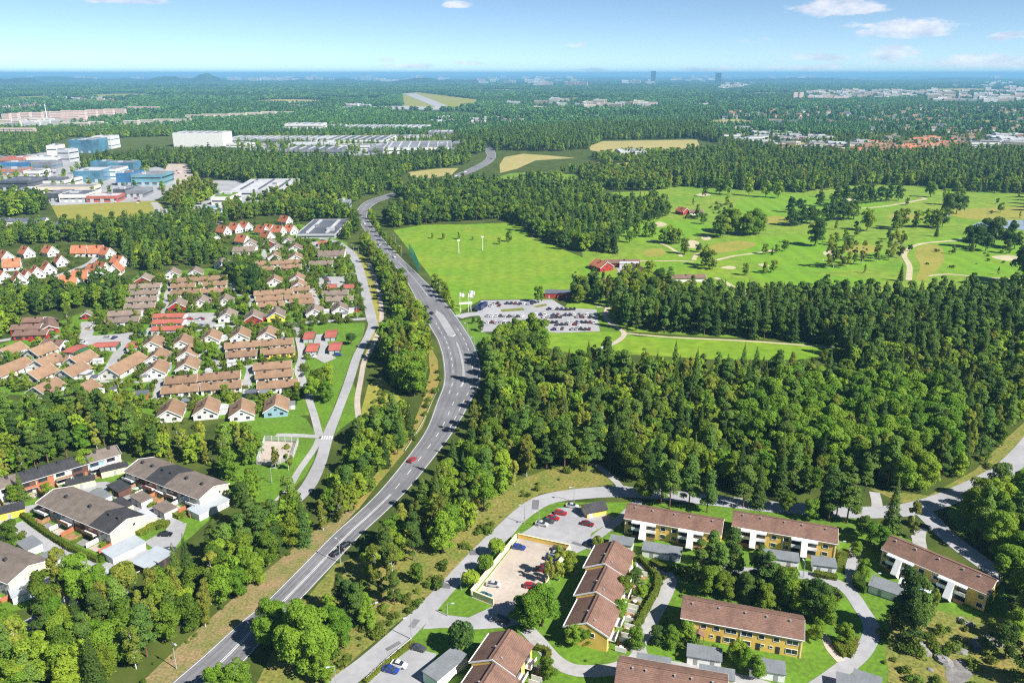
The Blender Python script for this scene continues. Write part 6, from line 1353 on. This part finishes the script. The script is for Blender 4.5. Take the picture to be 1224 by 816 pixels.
# golf course trees, one by one
for k, where, pts in (('dark','on the golf course, large and alone',[(974,294,1.35),(1143,256,1.3),(1134,257,1.3),(870,278,1.2)]), ('leafy','in the pair by the golf club path',[(848,322,.8),(843,318,.75),(818,304,.7)]),
    ('leafy','in the grove in the middle of the golf course',[(858,284,1),(864,283,1.1),(878,280,1.2),(888,281,1),(894,282,1.1),(902,281,1.2),(907,280,1.1),(868,276,1),(896,277,1)]), ('dark','in the small golf grove before the far wood',[(944,270,.9),(950,270,.9),(957,269,1),(968,268,.9),(973,267,.9)]), ('dark','in the second small golf grove',[(987,264,.9),(995,264,1),(1004,263,1),(1012,263,1),(1020,262,1)]),
    ('birch','in the line across the fairway',[(990,321,.9),(996,320,.9),(1005,320,1),(1013,319,.95),(1020,316,.9),(1030,317,.85),(1048,313,.9),(1062,311,1),(1068,309,1),(1075,308,1)]), ('leafy','on the golf course near the far right',[(1036,276,1.1),(1072,275,1),(1078,273,1),(1095,272,.9),(1110,272,1),(1118,273,1),(1126,272,1)]),
    ('dark','at the golf pond on the right',[(1158,296,1),(1166,296,1.1),(1180,290,1.2),(1188,292,1.2),(1205,296,1.1),(1212,298,.9),(1178,300,.9),(1222,345,1.6),(1228,340,1.5),(1203,303,.6)]), ('leafy','small, on the open fairway',[(891,329,.45),(915,327,.45),(924,326,.5),(844,306,.5),(938,300,.5),(928,303,.4),(914,304,.45),(999,291,.5),(993,293,.5),(1024,283,.5),(1196,254,.6)]),
    ('leafy','above the net fence on the main road',[(527,350,.8),(532,356,.75),(521,344,.7),(535,361,.6),(541,368,.4)]), ('leafy','in the line along the main road by the practice field',[(460,288,.6),(466,293,.55),(471,299,.6),(478,303,.5),(448,272,.7),(452,278,.65),(456,283,.6),(443,262,.8),(447,266,.7)]), ('leafy','small, along the upper edge of the practice field',[(517,285,.4),(530,286,.45),(549,286,.5),(597,292,.45),(608,289,.7),(565,287,.25)]),
    ('leafy','alone at the top of the golf car park',[(644,362,.55)]), ('leafy','in the short golf belt above the club yard',[(793,291,.7),(799,290,.75),(805,292,.7),(812,291,.65),(780,283,.7),(772,283,.75),(760,284,.7),(752,290,.6),(841,268,.6),(834,262,.6)]), ('dark','small, on the lawn beside the main road',[(566,387,.3),(572,385,.25),(575,396,.45)]), ('dark','in the far golf grove before the wood edge',[(1000,246,1),(1010,245,1.1),(1020,244,1),(1030,244,1.1),(1040,243,1.1),(1052,242,1),(1062,241,1),(1074,240,.9),(980,247,.9),(956,252,.8),(945,254,.8)]), ('leafy','in the far golf line along the wood',[(1112,236,1),(1130,245,.9),(1150,236,.6),(860,232,1),(870,233,1),(895,234,1),(915,236,1),(930,237,1)])):
    for x, y, s in pts:
        p = g(x, y); s *= 1.42 if 'golf' in where or 'fairway' in where else 1; TREES.append((p.x, p.y, s, k, where, None))
# single trees near the houses: (px, py, scale, kind, label)
SINGLE = [(368,795,1.15,'maple','largest bright green spreading tree beside the lower main road'), (398,772,.8,'maple','bright spreading tree touching the right side of the largest one'), (330,770,.85,'maple','bright spreading tree touching the left side of the largest one'),
    (551,779,1.15,'round','dense dark round tree between the grey garage row and the access road'), (594,665,.85,'round','topmost of the three young round trees along the walled parking'), (580,684,.8,'round','middle of the three young round trees along the walled parking'), (563,703,.85,'round','lowest of the three young round trees along the walled parking'),
    (152,706,1.25,'round','round yellowing tree at the end of the low carport'), (636,752,.9,'bright','bright tree left of the big one below the walled parking'), (648,748,1.0,'bright','bright big tree below the walled parking'), (622,746,.7,'bright','smaller yellow green tree at the corner below the walled parking'), (668,694,.75,'birch','light tree in front of the right parking wall'), (656,698,.6,'birch','smaller light tree at the right parking wall'), (680,686,.55,'leafy','tree between the parking wall and the stepped row'),
    (714,655,.55,'round','round brown green tree at the corner of the upper car park'),
    (835,700,.84,'pine','dark pine left of the pine group between the two yellow rows'), (848,690,.84,'pine','tall dark pine in the group between the two yellow rows'), (858,704,.84,'pine','dark pine in the middle of the group between the two yellow rows'), (872,686,.84,'pine','dark pine at the right of the group between the two yellow rows'), (876,700,.8,'pine','lower pine at the right of the group between the two yellow rows'), (845,712,.7,'leafy','leafy tree at the foot of the pine group'), (865,715,.65,'leafy','autumn tinged tree below the pine group'),
    (906,708,.9,'pine','pine above the right half of the wide windowed row'), (915,716,.85,'pine','second pine above the right half of the wide windowed row'), (926,714,.75,'birch','pale birch above the wide windowed row'), (938,724,.85,'leafy','leafy tree right of the pale birch above the wide windowed row'), (950,730,.75,'leafy','broad tree above the right end of the wide windowed row'), (962,735,.8,'dark','dark broad tree near the right end of the wide windowed row'), (974,738,.85,'dark','dark tree on the green inside the drive loop'), (985,745,.7,'leafy','bright tree on the green inside the drive loop'), (894,716,.7,'dark','dark low tree between the pines'), (915,728,.6,'leafy','low tree directly behind the wide windowed roof'),
    (1076,760,1.05,'pine','tall pine in front of the slanting row store'), (1092,764,1.0,'pine','pine on the dry slope below the slanting row'), (1085,772,.9,'pine','lower pine on the dry slope below the slanting row'), (1112,740,.6,'birch','small tree before the second canopy of the slanting row'),
    (1064,636,.95,'spruce','tall pointed spruce at the left end of the slanting row'), (1089,642,.8,'birch','tall thin birch behind the slanting row'), (1040,652,.65,'bright','bright yellow green tree left of the slanting row'), (1052,655,.6,'bright','second bright tree left of the slanting row'), (1030,640,.6,'leafy','leafy tree at the head of the shaded drive'), (1022,665,.45,'leafy','small tree by the shaded drive'), (1030,690,.5,'bright','bright bushy tree between the drive and the slanting row'), (968,622,.6,'bright','bright small tree behind the middle canopied row'), (1012,625,1.1,'pine','tall bare stemmed pine behind the middle canopied row'),
    (790,602,1.0,'pine','tall pine at the collector road behind the leftmost canopied row'), (800,608,.95,'pine','second tall pine at the collector road behind the leftmost canopied row'), (823,606,1.0,'pine','third tall pine at the collector road behind the leftmost canopied row'), (845,612,.9,'pine','pine between the leftmost and the middle canopied row'), (770,598,.8,'leafy','leafy tree at the collector road by the bin house'), (888,606,1,'pine','pine at the collector road above the middle canopied row'), (905,606,.85,'spruce','spruce at the collector road above the middle canopied row'), (985,614,.95,'spruce','slim spruce at the collector road right of the middle row'), (940,612,.6,'leafy','leafy tree behind the middle canopied row'), (990,622,1,'pine','dark pine behind the right end of the middle row'), (1000,616,.9,'pine','pine beside the collector road behind the middle row'),
    (745,716,.55,'leafy','garden tree of the stepped row, upper'), (758,700,.5,'dark','dark garden tree of the stepped row'), (741,742,.5,'bright','bright garden tree of the stepped row, lower'), (765,716,.45,'leafy','small garden tree on the hedge of the stepped row'), (700,770,.5,'bright','yellow green tree before the lower gable of the stepped row'), (684,772,.5,'leafy','green tree before the lower gable of the stepped row'), (760,775,.5,'leafy','brownish tree at the left of the lower drive'), (820,768,.5,'bright','bright garden tree at the left end of the wide windowed row'), (802,773,.45,'leafy','dark leaved garden tree left of the wide windowed row'), (880,792,.55,'leafy','autumn coloured tree between the two white stores'), (890,800,.5,'bright','bright tree between the two white stores'), (975,765,.5,'bright','yellow tree beside the gravel garden path'), (1008,770,.5,'leafy','reddish bush tree inside the drive bend'), (655,812,.5,'leafy','dark garden tree right of the lowest stepped row'), (905,810,.5,'leafy','tree at the lower edge beside the right store'), (784,770,.45,'dark','dark tree on the lawn tongue of the drive'),
    (427,745,.7,'pine','pine in the scrub beside the collector road'), (410,735,.7,'pine','pine group tree in the scrub beside the main road'), (418,742,.65,'pine','low pine in the scrub'), (440,752,.55,'leafy','leafy tree on the scrub slope'), (395,738,.6,'leafy','leafy tree at the right edge of the main road'), (455,712,.5,'birch','yellow green tree in the scrub'), (470,705,.9,'birch','tall pale birch at the lower end of the central wood'), (450,700,.9,'birch','pale birch at the main road end of the central wood'), (437,735,.5,'bright','yellow bush tree in the scrub'), (400,760,.6,'bright','bright tree between scrub and largest tree'), (385,815,.7,'bright','bright tree at the lower edge beside the collector road'), (260,835,.7,'bright','bright tree cut by the lower edge on the main road'), (285,830,.75,'leafy','leafy tree cut by the lower edge on the main road'),
    (330,560,.6,'birch','pale tree standing in the gravel play court'), (345,562,.7,'birch','second pale tree at the play court'), (420,412,.9,'round','round dark tree on the lawn by the four red garages'), (380,470,.9,'leafy','leafy tree on the lawn below the four red garages'), (392,466,.9,'leafy','second leafy tree on the lawn below the four red garages'), (375,478,.9,'bright','yellow green tree on the lawn below the four red garages'), (390,480,.8,'bright','third tree of the group below the four red garages'),
    (82,392,1.05,'birch','big pale tree in front of the day nursery'), (93,402,.6,'leafy','tree right of the day nursery'), (80,405,.55,'leafy','tree beside the red wall of the day nursery'), (300,345,1.1,'dark','large dark round tree in the middle of the estate'), (288,352,.9,'dark','dark round tree below the large one in the estate'), (306,352,.8,'dark','dark tree right of the large one in the estate'), (205,560,.6,'birch','slim yellow birch at the beige row beside the park'), (163,403,.4,'leafy','small orange autumn tree by the central parking'), (255,430,.8,'bright','yellow green tree between two estate rows'), (240,428,.7,'bright','yellow tree in the estate garden'), (18,600,.5,'leafy','bush tree before the topmost beige row'), (60,596,.5,'leafy','garden tree below the topmost beige row'), (105,565,.75,'leafy','full garden tree at the topmost beige row'), (27,598,.6,'spruce','slim spruce before the topmost beige row'), (15,655,.7,'leafy','garden tree of the lower left lane'), (120,722,1.0,'bright','light green tall tree below the carports'), (78,722,1.2,'birch','big pale birch like tree over the longest carport'), (95,720,1.1,'bright','bright tree over the longest carport'), (60,728,1,'leafy','leafy tree below the longest carport')]
MAPLE = (crown_mesh('crown', 'maple', 31, 15000, .47, 'leaf_bright'), trunk_mb('maple', 3).mesh('trunk', MATS['bark']))
ROUND = [(crown_mesh('crown', 'round', 41+i, 3000, .5, m), trunk_mb('round', i).mesh('trunk', MATS['bark'])) for i, m in enumerate(('leaf_dark', 'leaf_green', 'leaf_birch'))]
def plant(name, cm, tm, x, y, s, label, cat, group=None):
    o = empty(name, (x, y, 0), RT.uniform(0, 6.28), label, cat, group); sz = s*RT.uniform(.93, 1.08); o.scale = (s, s, sz)
    link('trunk', tm, o); link('crown', cm, o); return o
USED = {}
for x, y, s, k, lab in SINGLE:
    p = g(x, y)
    if k == 'maple': plant('leafy_tree', *MAPLE, p.x, p.y, s, lab, 'leafy tree')
    elif k == 'round': plant('leafy_tree', *ROUND[0 if ('dark' in lab or 'dense' in lab) else (2 if 'yellow' in lab or 'brown' in lab else 1)], p.x, p.y, s, lab, 'leafy tree')
    else: plant(KINDS[k][0], *RT.choice(HI[k]), p.x, p.y, s, lab, KINDS[k][1])
    USED[KINDS[k][0] if k in KINDS else 'leafy_tree'] = USED.get(KINDS[k][0] if k in KINDS else 'leafy_tree', 0)+1
SP = [(g(x, y), s) for x, y, s, k, l in SINGLE]
# the 300 largest of each kind in view are things of their own, the rest of the woods is one mass
def clear(t):
    for p, s in SP:
        if abs(p.x-t[0]) < 3.2 and abs(p.y-t[1]) < 3.2: return False
    return True
TREES = [t for t in TREES if clear(t)]
def vis(t):
    x, y, f = proj(t[0], t[1], 8*t[2]); return f, -20 < x < 1244 and -10 < y < 830
cand = []
for i, t in enumerate(TREES):
    f, v = vis(t)
    if v and f > 0:
        front = 1.6 if ('golf' in t[4] and 'wood' not in t[4]) or 'line' in t[4] else 1.0
        cand.append((f/t[2]/front, i))
cand.sort(); rest = set(range(len(TREES))); LIM = {'leafy_tree':300, 'pine_tree':300, 'spruce_tree':300, 'birch_tree':300}
TONE = {'leafy':'mid green leafy tree', 'bright':'bright green leafy tree', 'dark':'dark green leafy tree', 'birch':'pale loose birch', 'pine':'dark pine', 'spruce':'dark pointed spruce'}
HOST = {}
for d, i in cand:
    x, y, s, k, where, lab = TREES[i]; nm = KINDS[k][0]
    if USED.get(nm, 0) >= LIM[nm]: continue
    USED[nm] = USED.get(nm, 0)+1; rest.discard(i); f = d*s
    label = f"{'tall ' if s > 1.02 else 'small ' if s < .72 else ''}{TONE[k]} {where}"
    if f < 520: plant(nm, *RT.choice(HI[k]), x, y, s, label, KINDS[k][1], f'{KINDS[k][1]} trees {where}')
    else:
        o = link(nm, RT.choice(MID[k]), None, (x, y, 0), RT.uniform(0, 6.28)); o.scale = (s, s, s*RT.uniform(.93, 1.08)); tag(o, label, KINDS[k][1], f'{KINDS[k][1]} trees {where}')
# the rest of the woods, out to the horizon
def mass(name, rows, protos, label, cat):
    """rows: x, y, scale x, scale z, index of the tree mesh"""
    A = np.array(rows); me = bpy.data.meshes.new(name); me.vertices.add(len(A)); co = np.zeros((len(A), 3), np.float32); co[:,:2] = A[:,:2]; me.vertices.foreach_set('co', co.ravel())
    at = me.attributes.new('size', 'FLOAT_VECTOR', 'POINT'); sc = np.stack([A[:,2], A[:,2], A[:,3]], 1).astype(np.float32); at.data.foreach_set('vector', sc.ravel())
    at = me.attributes.new('turn', 'FLOAT_VECTOR', 'POINT'); rng = np.random.default_rng(5); tu = np.zeros((len(A), 3), np.float32); tu[:,2] = rng.random(len(A))*6.28; at.data.foreach_set('vector', tu.ravel())
    at = me.attributes.new('which', 'INT', 'POINT'); at.data.foreach_set('value', A[:,4].astype(np.int32))
    o = link(name, me); tag(o, label, cat, None, 'stuff')
    ng = bpy.data.node_groups.new(name, 'GeometryNodeTree'); ng.interface.new_socket('Geometry', in_out='INPUT', socket_type='NodeSocketGeometry'); ng.interface.new_socket('Geometry', in_out='OUTPUT', socket_type='NodeSocketGeometry')
    N = ng.nodes; L = ng.links; gi = N.new('NodeGroupInput'); go = N.new('NodeGroupOutput'); jn = N.new('GeometryNodeJoinGeometry'); L.new(jn.outputs[0], go.inputs[0])
    def attr(n, t):
        a = N.new('GeometryNodeInputNamedAttribute'); a.data_type = t; a.inputs['Name'].default_value = n; return next(s for s in a.outputs if s.enabled)
    sz, tn, wh = attr('size', 'FLOAT_VECTOR'), attr('turn', 'FLOAT_VECTOR'), attr('which', 'INT')
    for i, p in enumerate(protos):
        if not (A[:,4] == i).any(): continue
        oi = N.new('GeometryNodeObjectInfo'); oi.transform_space = 'ORIGINAL'; oi.inputs['Object'].default_value = p; oi.inputs['As Instance'].default_value = True
        cm = N.new('FunctionNodeCompare'); cm.data_type = 'INT'; cm.operation = 'EQUAL'; ins = [s for s in cm.inputs if s.enabled]; L.new(wh, ins[0]); ins[1].default_value = i
        ip = N.new('GeometryNodeInstanceOnPoints'); L.new(gi.outputs[0], ip.inputs['Points']); L.new(cm.outputs[0], ip.inputs['Selection']); L.new(oi.outputs['Geometry'], ip.inputs['Instance'])
        L.new(tn, ip.inputs['Rotation']); L.new(sz, ip.inputs['Scale']); L.new(ip.outputs[0], jn.inputs[0])
    md = o.modifiers.new('woods', 'NODES'); md.node_group = ng; return o
def host(me, nm, px, lab, cat, s=1.0):
    o = link(nm, me, None, g(*px), RT.uniform(0, 6)); o.scale = (s, s, s); tag(o, lab, cat, 'trees beyond the golf course'); return o
ki = list(KINDS); protoM = []; protoL = []
for j, k in enumerate(ki):
    for q, me in enumerate(MID[k]): protoM.append(host(me, KINDS[k][0], (1228+q*4, 232+j*4), TONE[k]+' at the far right edge of the golf course', KINDS[k][1]))
for j, k in enumerate(ki):
    for q, me in enumerate(LOW[k]): protoL.append(host(me, KINDS[k][0], (742+q*14+j*3, 186+j), TONE[k]+' beside the far dry field', KINDS[k][1]))
rowsM = []; 
rng = np.random.default_rng(11)
for i in rest:
    x, y, s, k, w, l = TREES[i]; d = math.hypot(x, y); z = s*rng.uniform(.93, 1.08); px = proj(x, y)
    if px[0] < -120 or px[0] > 1344: continue
    if d < 950: rowsM.append((x, y, s, z, ki.index(k)*3+rng.integers(3)))
    else: rowsM.append((x, y, s, z, len(protoM)+ki.index(k)*2+rng.integers(2)))
mass('forest', rowsM, protoM+protoL, 'dense mixed wood of crowns standing behind the nearest trees', 'forest')
protoF = [host(me, 'leafy_tree' if i < 2 else 'spruce_tree', (590+i*30, 151.5), ['mid green','dark green','pointed'][i]+' tree at the far end of the wide wood', 'tree') for i, me in enumerate(FARM)]
rowsF = []
for y0, y1, sp, w, h in ((1950,2900,9.6,1.15,.95),(2900,4600,14.5,1.9,1.05),(4600,8200,26,3.4,1.15),(8200,17000,56,7,1.3)):
    n = int(2*y1*.72/sp); m_ = int((y1-y0)/sp); X, Y = np.meshgrid(np.arange(n)-n/2, np.arange(m_)); x = (X*sp+rng.uniform(-.45,.45,X.shape)*sp).ravel(); y = (y0+Y*sp+rng.uniform(-.45,.45,X.shape)*sp).ravel()
    k = np.abs(x) < y*.70; x, y = x[k], y[k]; k = ~blocked(x, y); x, y = x[k], y[k]
    tw = np.zeros(len(x), bool)
    for T in TOWN: tw |= inside(np.array([tuple(p) for p in T]), x, y)
    k = ~tw | (rng.random(len(x)) < .22); x, y = x[k], y[k]
    q = np.sin(x*.0041+y*.0017)+np.sin(x*.0013-y*.0029+1.7)+np.sin(x*.0075+y*.0062+.6)*.6+rng.normal(0,.25,len(x)); k = q > -1.55; x, y = x[k], y[k]; q = q[k]
    s = rng.uniform(.75, 1.25, len(x)); which = np.where(rng.random(len(x)) < np.where(q > .5, .85, .15), 2, rng.integers(0, 2, len(x)))
    rowsF += list(zip(x, y, w*s*np.where(which == 2, 1.2, 1), h*s*np.where(which == 2, .75, 1), which))
mass('distant_woodland', rowsF, protoF, 'wooded land reaching to the horizon', 'woodland')
# bushes
BR = random.Random(8); bushes = []
def bush_fill(P, sp, where, keep=.6, s=(.5,1.3), seed=0):
    rng = np.random.default_rng(900+seed); Q = np.array([g(*p)[:2] for p in P]); lo, hi = Q.min(0), Q.max(0); n = int((hi-lo).prod()/sp**2*1.0)
    x = rng.uniform(lo[0], hi[0], n); y = rng.uniform(lo[1], hi[1], n); k = inside(Q, x, y); x, y = x[k], y[k]; k = ~blocked(x, y); x, y = x[k], y[k]; k = rng.random(len(x)) < keep
    for a, b in zip(x[k], y[k]): bushes.append((a, b, rng.uniform(*s)*rng.uniform(.7,1.2), where))
bush_fill([(0,420),(100,400),(130,345),(180,330),(285,325),(300,285),(410,290),(436,330),(436,384),(372,392),(366,470),(340,495),(190,495),(0,465)], 3.5, 'in a garden of the brown roofed estate', .9, (.8,2.4), 1)
bush_fill([(430,690),(480,686),(560,648),(600,600),(640,578),(690,568),(650,585),(600,620),(570,655),(530,695),(480,745),(430,790),(400,810),(380,790),(400,740)], 3.2, 'in the scrub between the two roads', .75, (.5,1.6), 2)
bush_fill([(160,830),(210,785),(290,712),(350,660),(425,600),(420,594),(340,655),(250,735),(150,812)], 2.6, 'on the bare verge of the main road', .6, (.35,1.1), 3)
bush_fill([(432,508),(440,470),(470,465),(500,480),(520,430),(527,455),(515,485),(490,535),(470,520)], 4.0, 'in the scrub inside the road bend', .7, (.6,1.6), 4)
bush_fill([(0,600),(60,585),(130,545),(180,590),(230,630),(200,640),(160,640),(110,640),(50,620),(30,640),(20,660),(0,680)], 3.6, 'in a garden of the beige rows', .75, (.5,1.3), 5)
bush_fill([(670,770),(700,700),(745,660),(790,680),(1000,680),(1010,720),(960,790),(930,800),(780,780),(700,790)], 3.0, 'in a garden of the yellow rows', .9, (.5,1.4), 6)
bush_fill([(1050,730),(1180,735),(1230,800),(1200,830),(1060,830)], 4.2, 'on the dry slope below the slanting row', .95, (.5,1.7), 7)
bush_fill([(0,320),(40,295),(150,300),(150,330),(80,340),(0,340)], 7, 'between the orange roofed houses', .8, (1,2.2), 8)
bush_fill([(250,278),(300,266),(360,262),(370,285),(300,295),(255,290)], 7, 'between the upper orange roofed houses', .7, (1,2.2), 9)
bush_fill([(1085,320),(1130,290),(1224,290),(1224,320)], 14, 'in the rough of the golf course', .5, (.8,1.8), 10)
bush_fill([(640,570),(735,560),(1050,588),(1180,566),(1200,545),(1190,540),(1050,580),(735,555)], 4.5, 'at the lower edge of the central wood', .7, (.8,1.8), 11)
bush_fill([(690,400),(750,398),(1000,414),(1000,420),(750,404)], 6, 'at the foot of the pine belt', .4, (.5,1.2), 12)
bush_fill([(184,500),(300,505),(300,590),(225,560)], 6, 'in the park beside the beige rows', .5, (.8,1.8), 13)
bush_fill([(805,250),(880,240),(890,258),(820,262)], 12, 'around the far red farm house', .8, (1.2,2.5), 14)
order = sorted(range(len(bushes)), key=lambda i: (proj(*bushes[i][:2])[2]/bushes[i][2])); nb = 0; rb = []; hostb = [None]*4
for i in order:
    x, y, s, w = bushes[i]; px = proj(x, y); v = 0 < px[0] < 1224 and px[1] < 816
    if v and nb < 290:
        q = nb % 4; o = link('bush', BUSH[q], None, (x, y, 0), BR.uniform(0,6)); o.scale = (s, s, s*BR.uniform(.8,1.3)); tag(o, f"{'large' if s > 1.35 else 'small' if s < .75 else 'middling'} bush {w}", 'bush', 'bushes '+w); nb += 1; hostb[q] = o
    else: rb.append((x, y, s, s*BR.uniform(.8,1.3), BR.randrange(4)))
mass('undergrowth', rb, hostb, 'bushes and shrubs scattered through gardens and verges', 'undergrowth')
# hedges
def hedge(P, H, W, label, m='leaf_hedge'):
    P = [g(*p) for p in P]; rng = np.random.default_rng(len(label)); o = P[0]; mb = MB(); pts = []; nr = []
    for a, b in zip(P[:-1], P[1:]):
        d = (b-a); L = d.length; d.normalize(); u = Vector((-d.y, d.x, 0)); n = int(L*(2*H+W)*9)
        for k in range(n):
            t = rng.random()*L; e = rng.random()*(2*H+W)
            if e < H: q, nn = a+d*t-u*W/2+Vector((0,0,e)), -u
            elif e < H+W: q, nn = a+d*t+u*(e-H-W/2)+Vector((0,0,H)), Vector((0,0,1))
            else: q, nn = a+d*t+u*W/2+Vector((0,0,e-H-W)), u
            pts.append(q-o+Vector(rng.normal(0,.1,3))); nr.append(nn+Vector(rng.normal(0,.4,3)))
        c = (a+b)/2-o
        q = [a-o-u*W*.4, b-o-u*W*.4, b-o+u*W*.4, a-o+u*W*.4]; q += [v+Vector((0,0,H-.1)) for v in q]; mb.add(q, [(4,5,6,7),(0,1,5,4),(1,2,6,5),(2,3,7,6),(3,0,4,7)])
    N_ = np.array(nr); N_ /= np.linalg.norm(N_, axis=1, keepdims=True); V = spray(rng, np.array(pts), N_, np.full(len(pts), .38)); b0 = len(V)//4
    mb.add(V, [tuple(range(4*i, 4*i+4)) for i in range(b0)]); ob = mb.build('hedge', MATS[m], None, o); tag(ob, label, 'hedge')
for P, H, W, lab in (([(27,617),(58,640),(82,656),(118,672)],1.6,1.6,'long hedge along the lower lane in front of the middle beige row'), ([(118,672),(132,665)],1.6,1.8,'rounded hedge end beside the white doored carport'), ([(200,612),(216,620),(222,614)],1.5,1.6,'hedge at the lane bend below the beige row beside the park'), ([(165,640),(185,628),(202,628)],1.4,3,'broad brownish hedge above the black parked car'),
    ([(40,612),(55,622)],1.2,1.0,'first short garden hedge of the middle beige row'), ([(60,605),(82,625)],1.2,1.0,'second garden hedge of the middle beige row'), ([(82,655),(102,640)],1.2,1.0,'garden hedge across the lawns of the middle beige row'), ([(120,655),(135,645)],1.2,1.0,'garden hedge at the black roof end'),
    ([(908,678),(930,683),(952,684)],1.5,2.0,'light green hedge below the long white store of the middle row'), ([(972,687),(985,690),(1000,692)],1.5,2.0,'light green hedge below the short white store of the middle row'), ([(1003,684),(1006,672),(1010,662)],2,2.2,'hedge at the right end of the middle row beside the shaded drive'), ([(778,672),(800,683)],1.3,1.8,'hedge below the white store of the leftmost row'), ([(764,668),(786,690),(785,708),(770,735),(760,752)],1.7,1.6,'curved hedge around the gardens of the stepped row'),
    ([(640,775),(656,780),(654,795),(648,806)],1.4,1.4,'hedge around the small lawn of the lowest stepped row'), ([(437,816),(460,795),(495,768)],.8,1.2,'low hedge between lowest parking and collector road'), ([(1000,770),(1012,785),(1020,770),(1008,752)],1.4,2.6,'thick reddish hedge inside the drive bend'), ([(222,467),(262,464)],1.4,2,'yellow green hedge below the lowest terrace rows'), ([(268,466),(296,464)],1.4,2,'yellow green hedge right of the lowest terrace rows'), ([(210,394),(245,393)],1.3,2,'hedge below the striped garages and the little car park'), ([(290,392),(334,388)],1.3,2,'hedge along the estate street above the tan houses'), ([(1030,684),(1024,700),(1036,708)],2.2,3,'tall bright hedge between the shaded drive and the slanting row')):
    hedge(P, H, W, lab)
# ------------------------------------------------------------------ air
def haze():
    mb = MB(); mb.box(-75000, 75000, -3200, 63000, -1.5, 200); o = mb.build('haze', []); tag(o, 'thin blue summer haze over the whole land', 'haze', None, 'stuff')
    m = bpy.data.materials.new('haze'); m.use_nodes = True; N = m.node_tree.nodes; L = m.node_tree.links; N.clear(); out = N.new('ShaderNodeOutputMaterial'); v = N.new('ShaderNodeVolumePrincipled')
    v.inputs['Color'].default_value = (.27,.61,.92,1); v.inputs['Density'].default_value = HAZE; v.inputs['Anisotropy'].default_value = .0; L.new(v.outputs[0], out.inputs['Volume']); o.data.materials.append(m)
HAZE = 7.5e-5
haze()
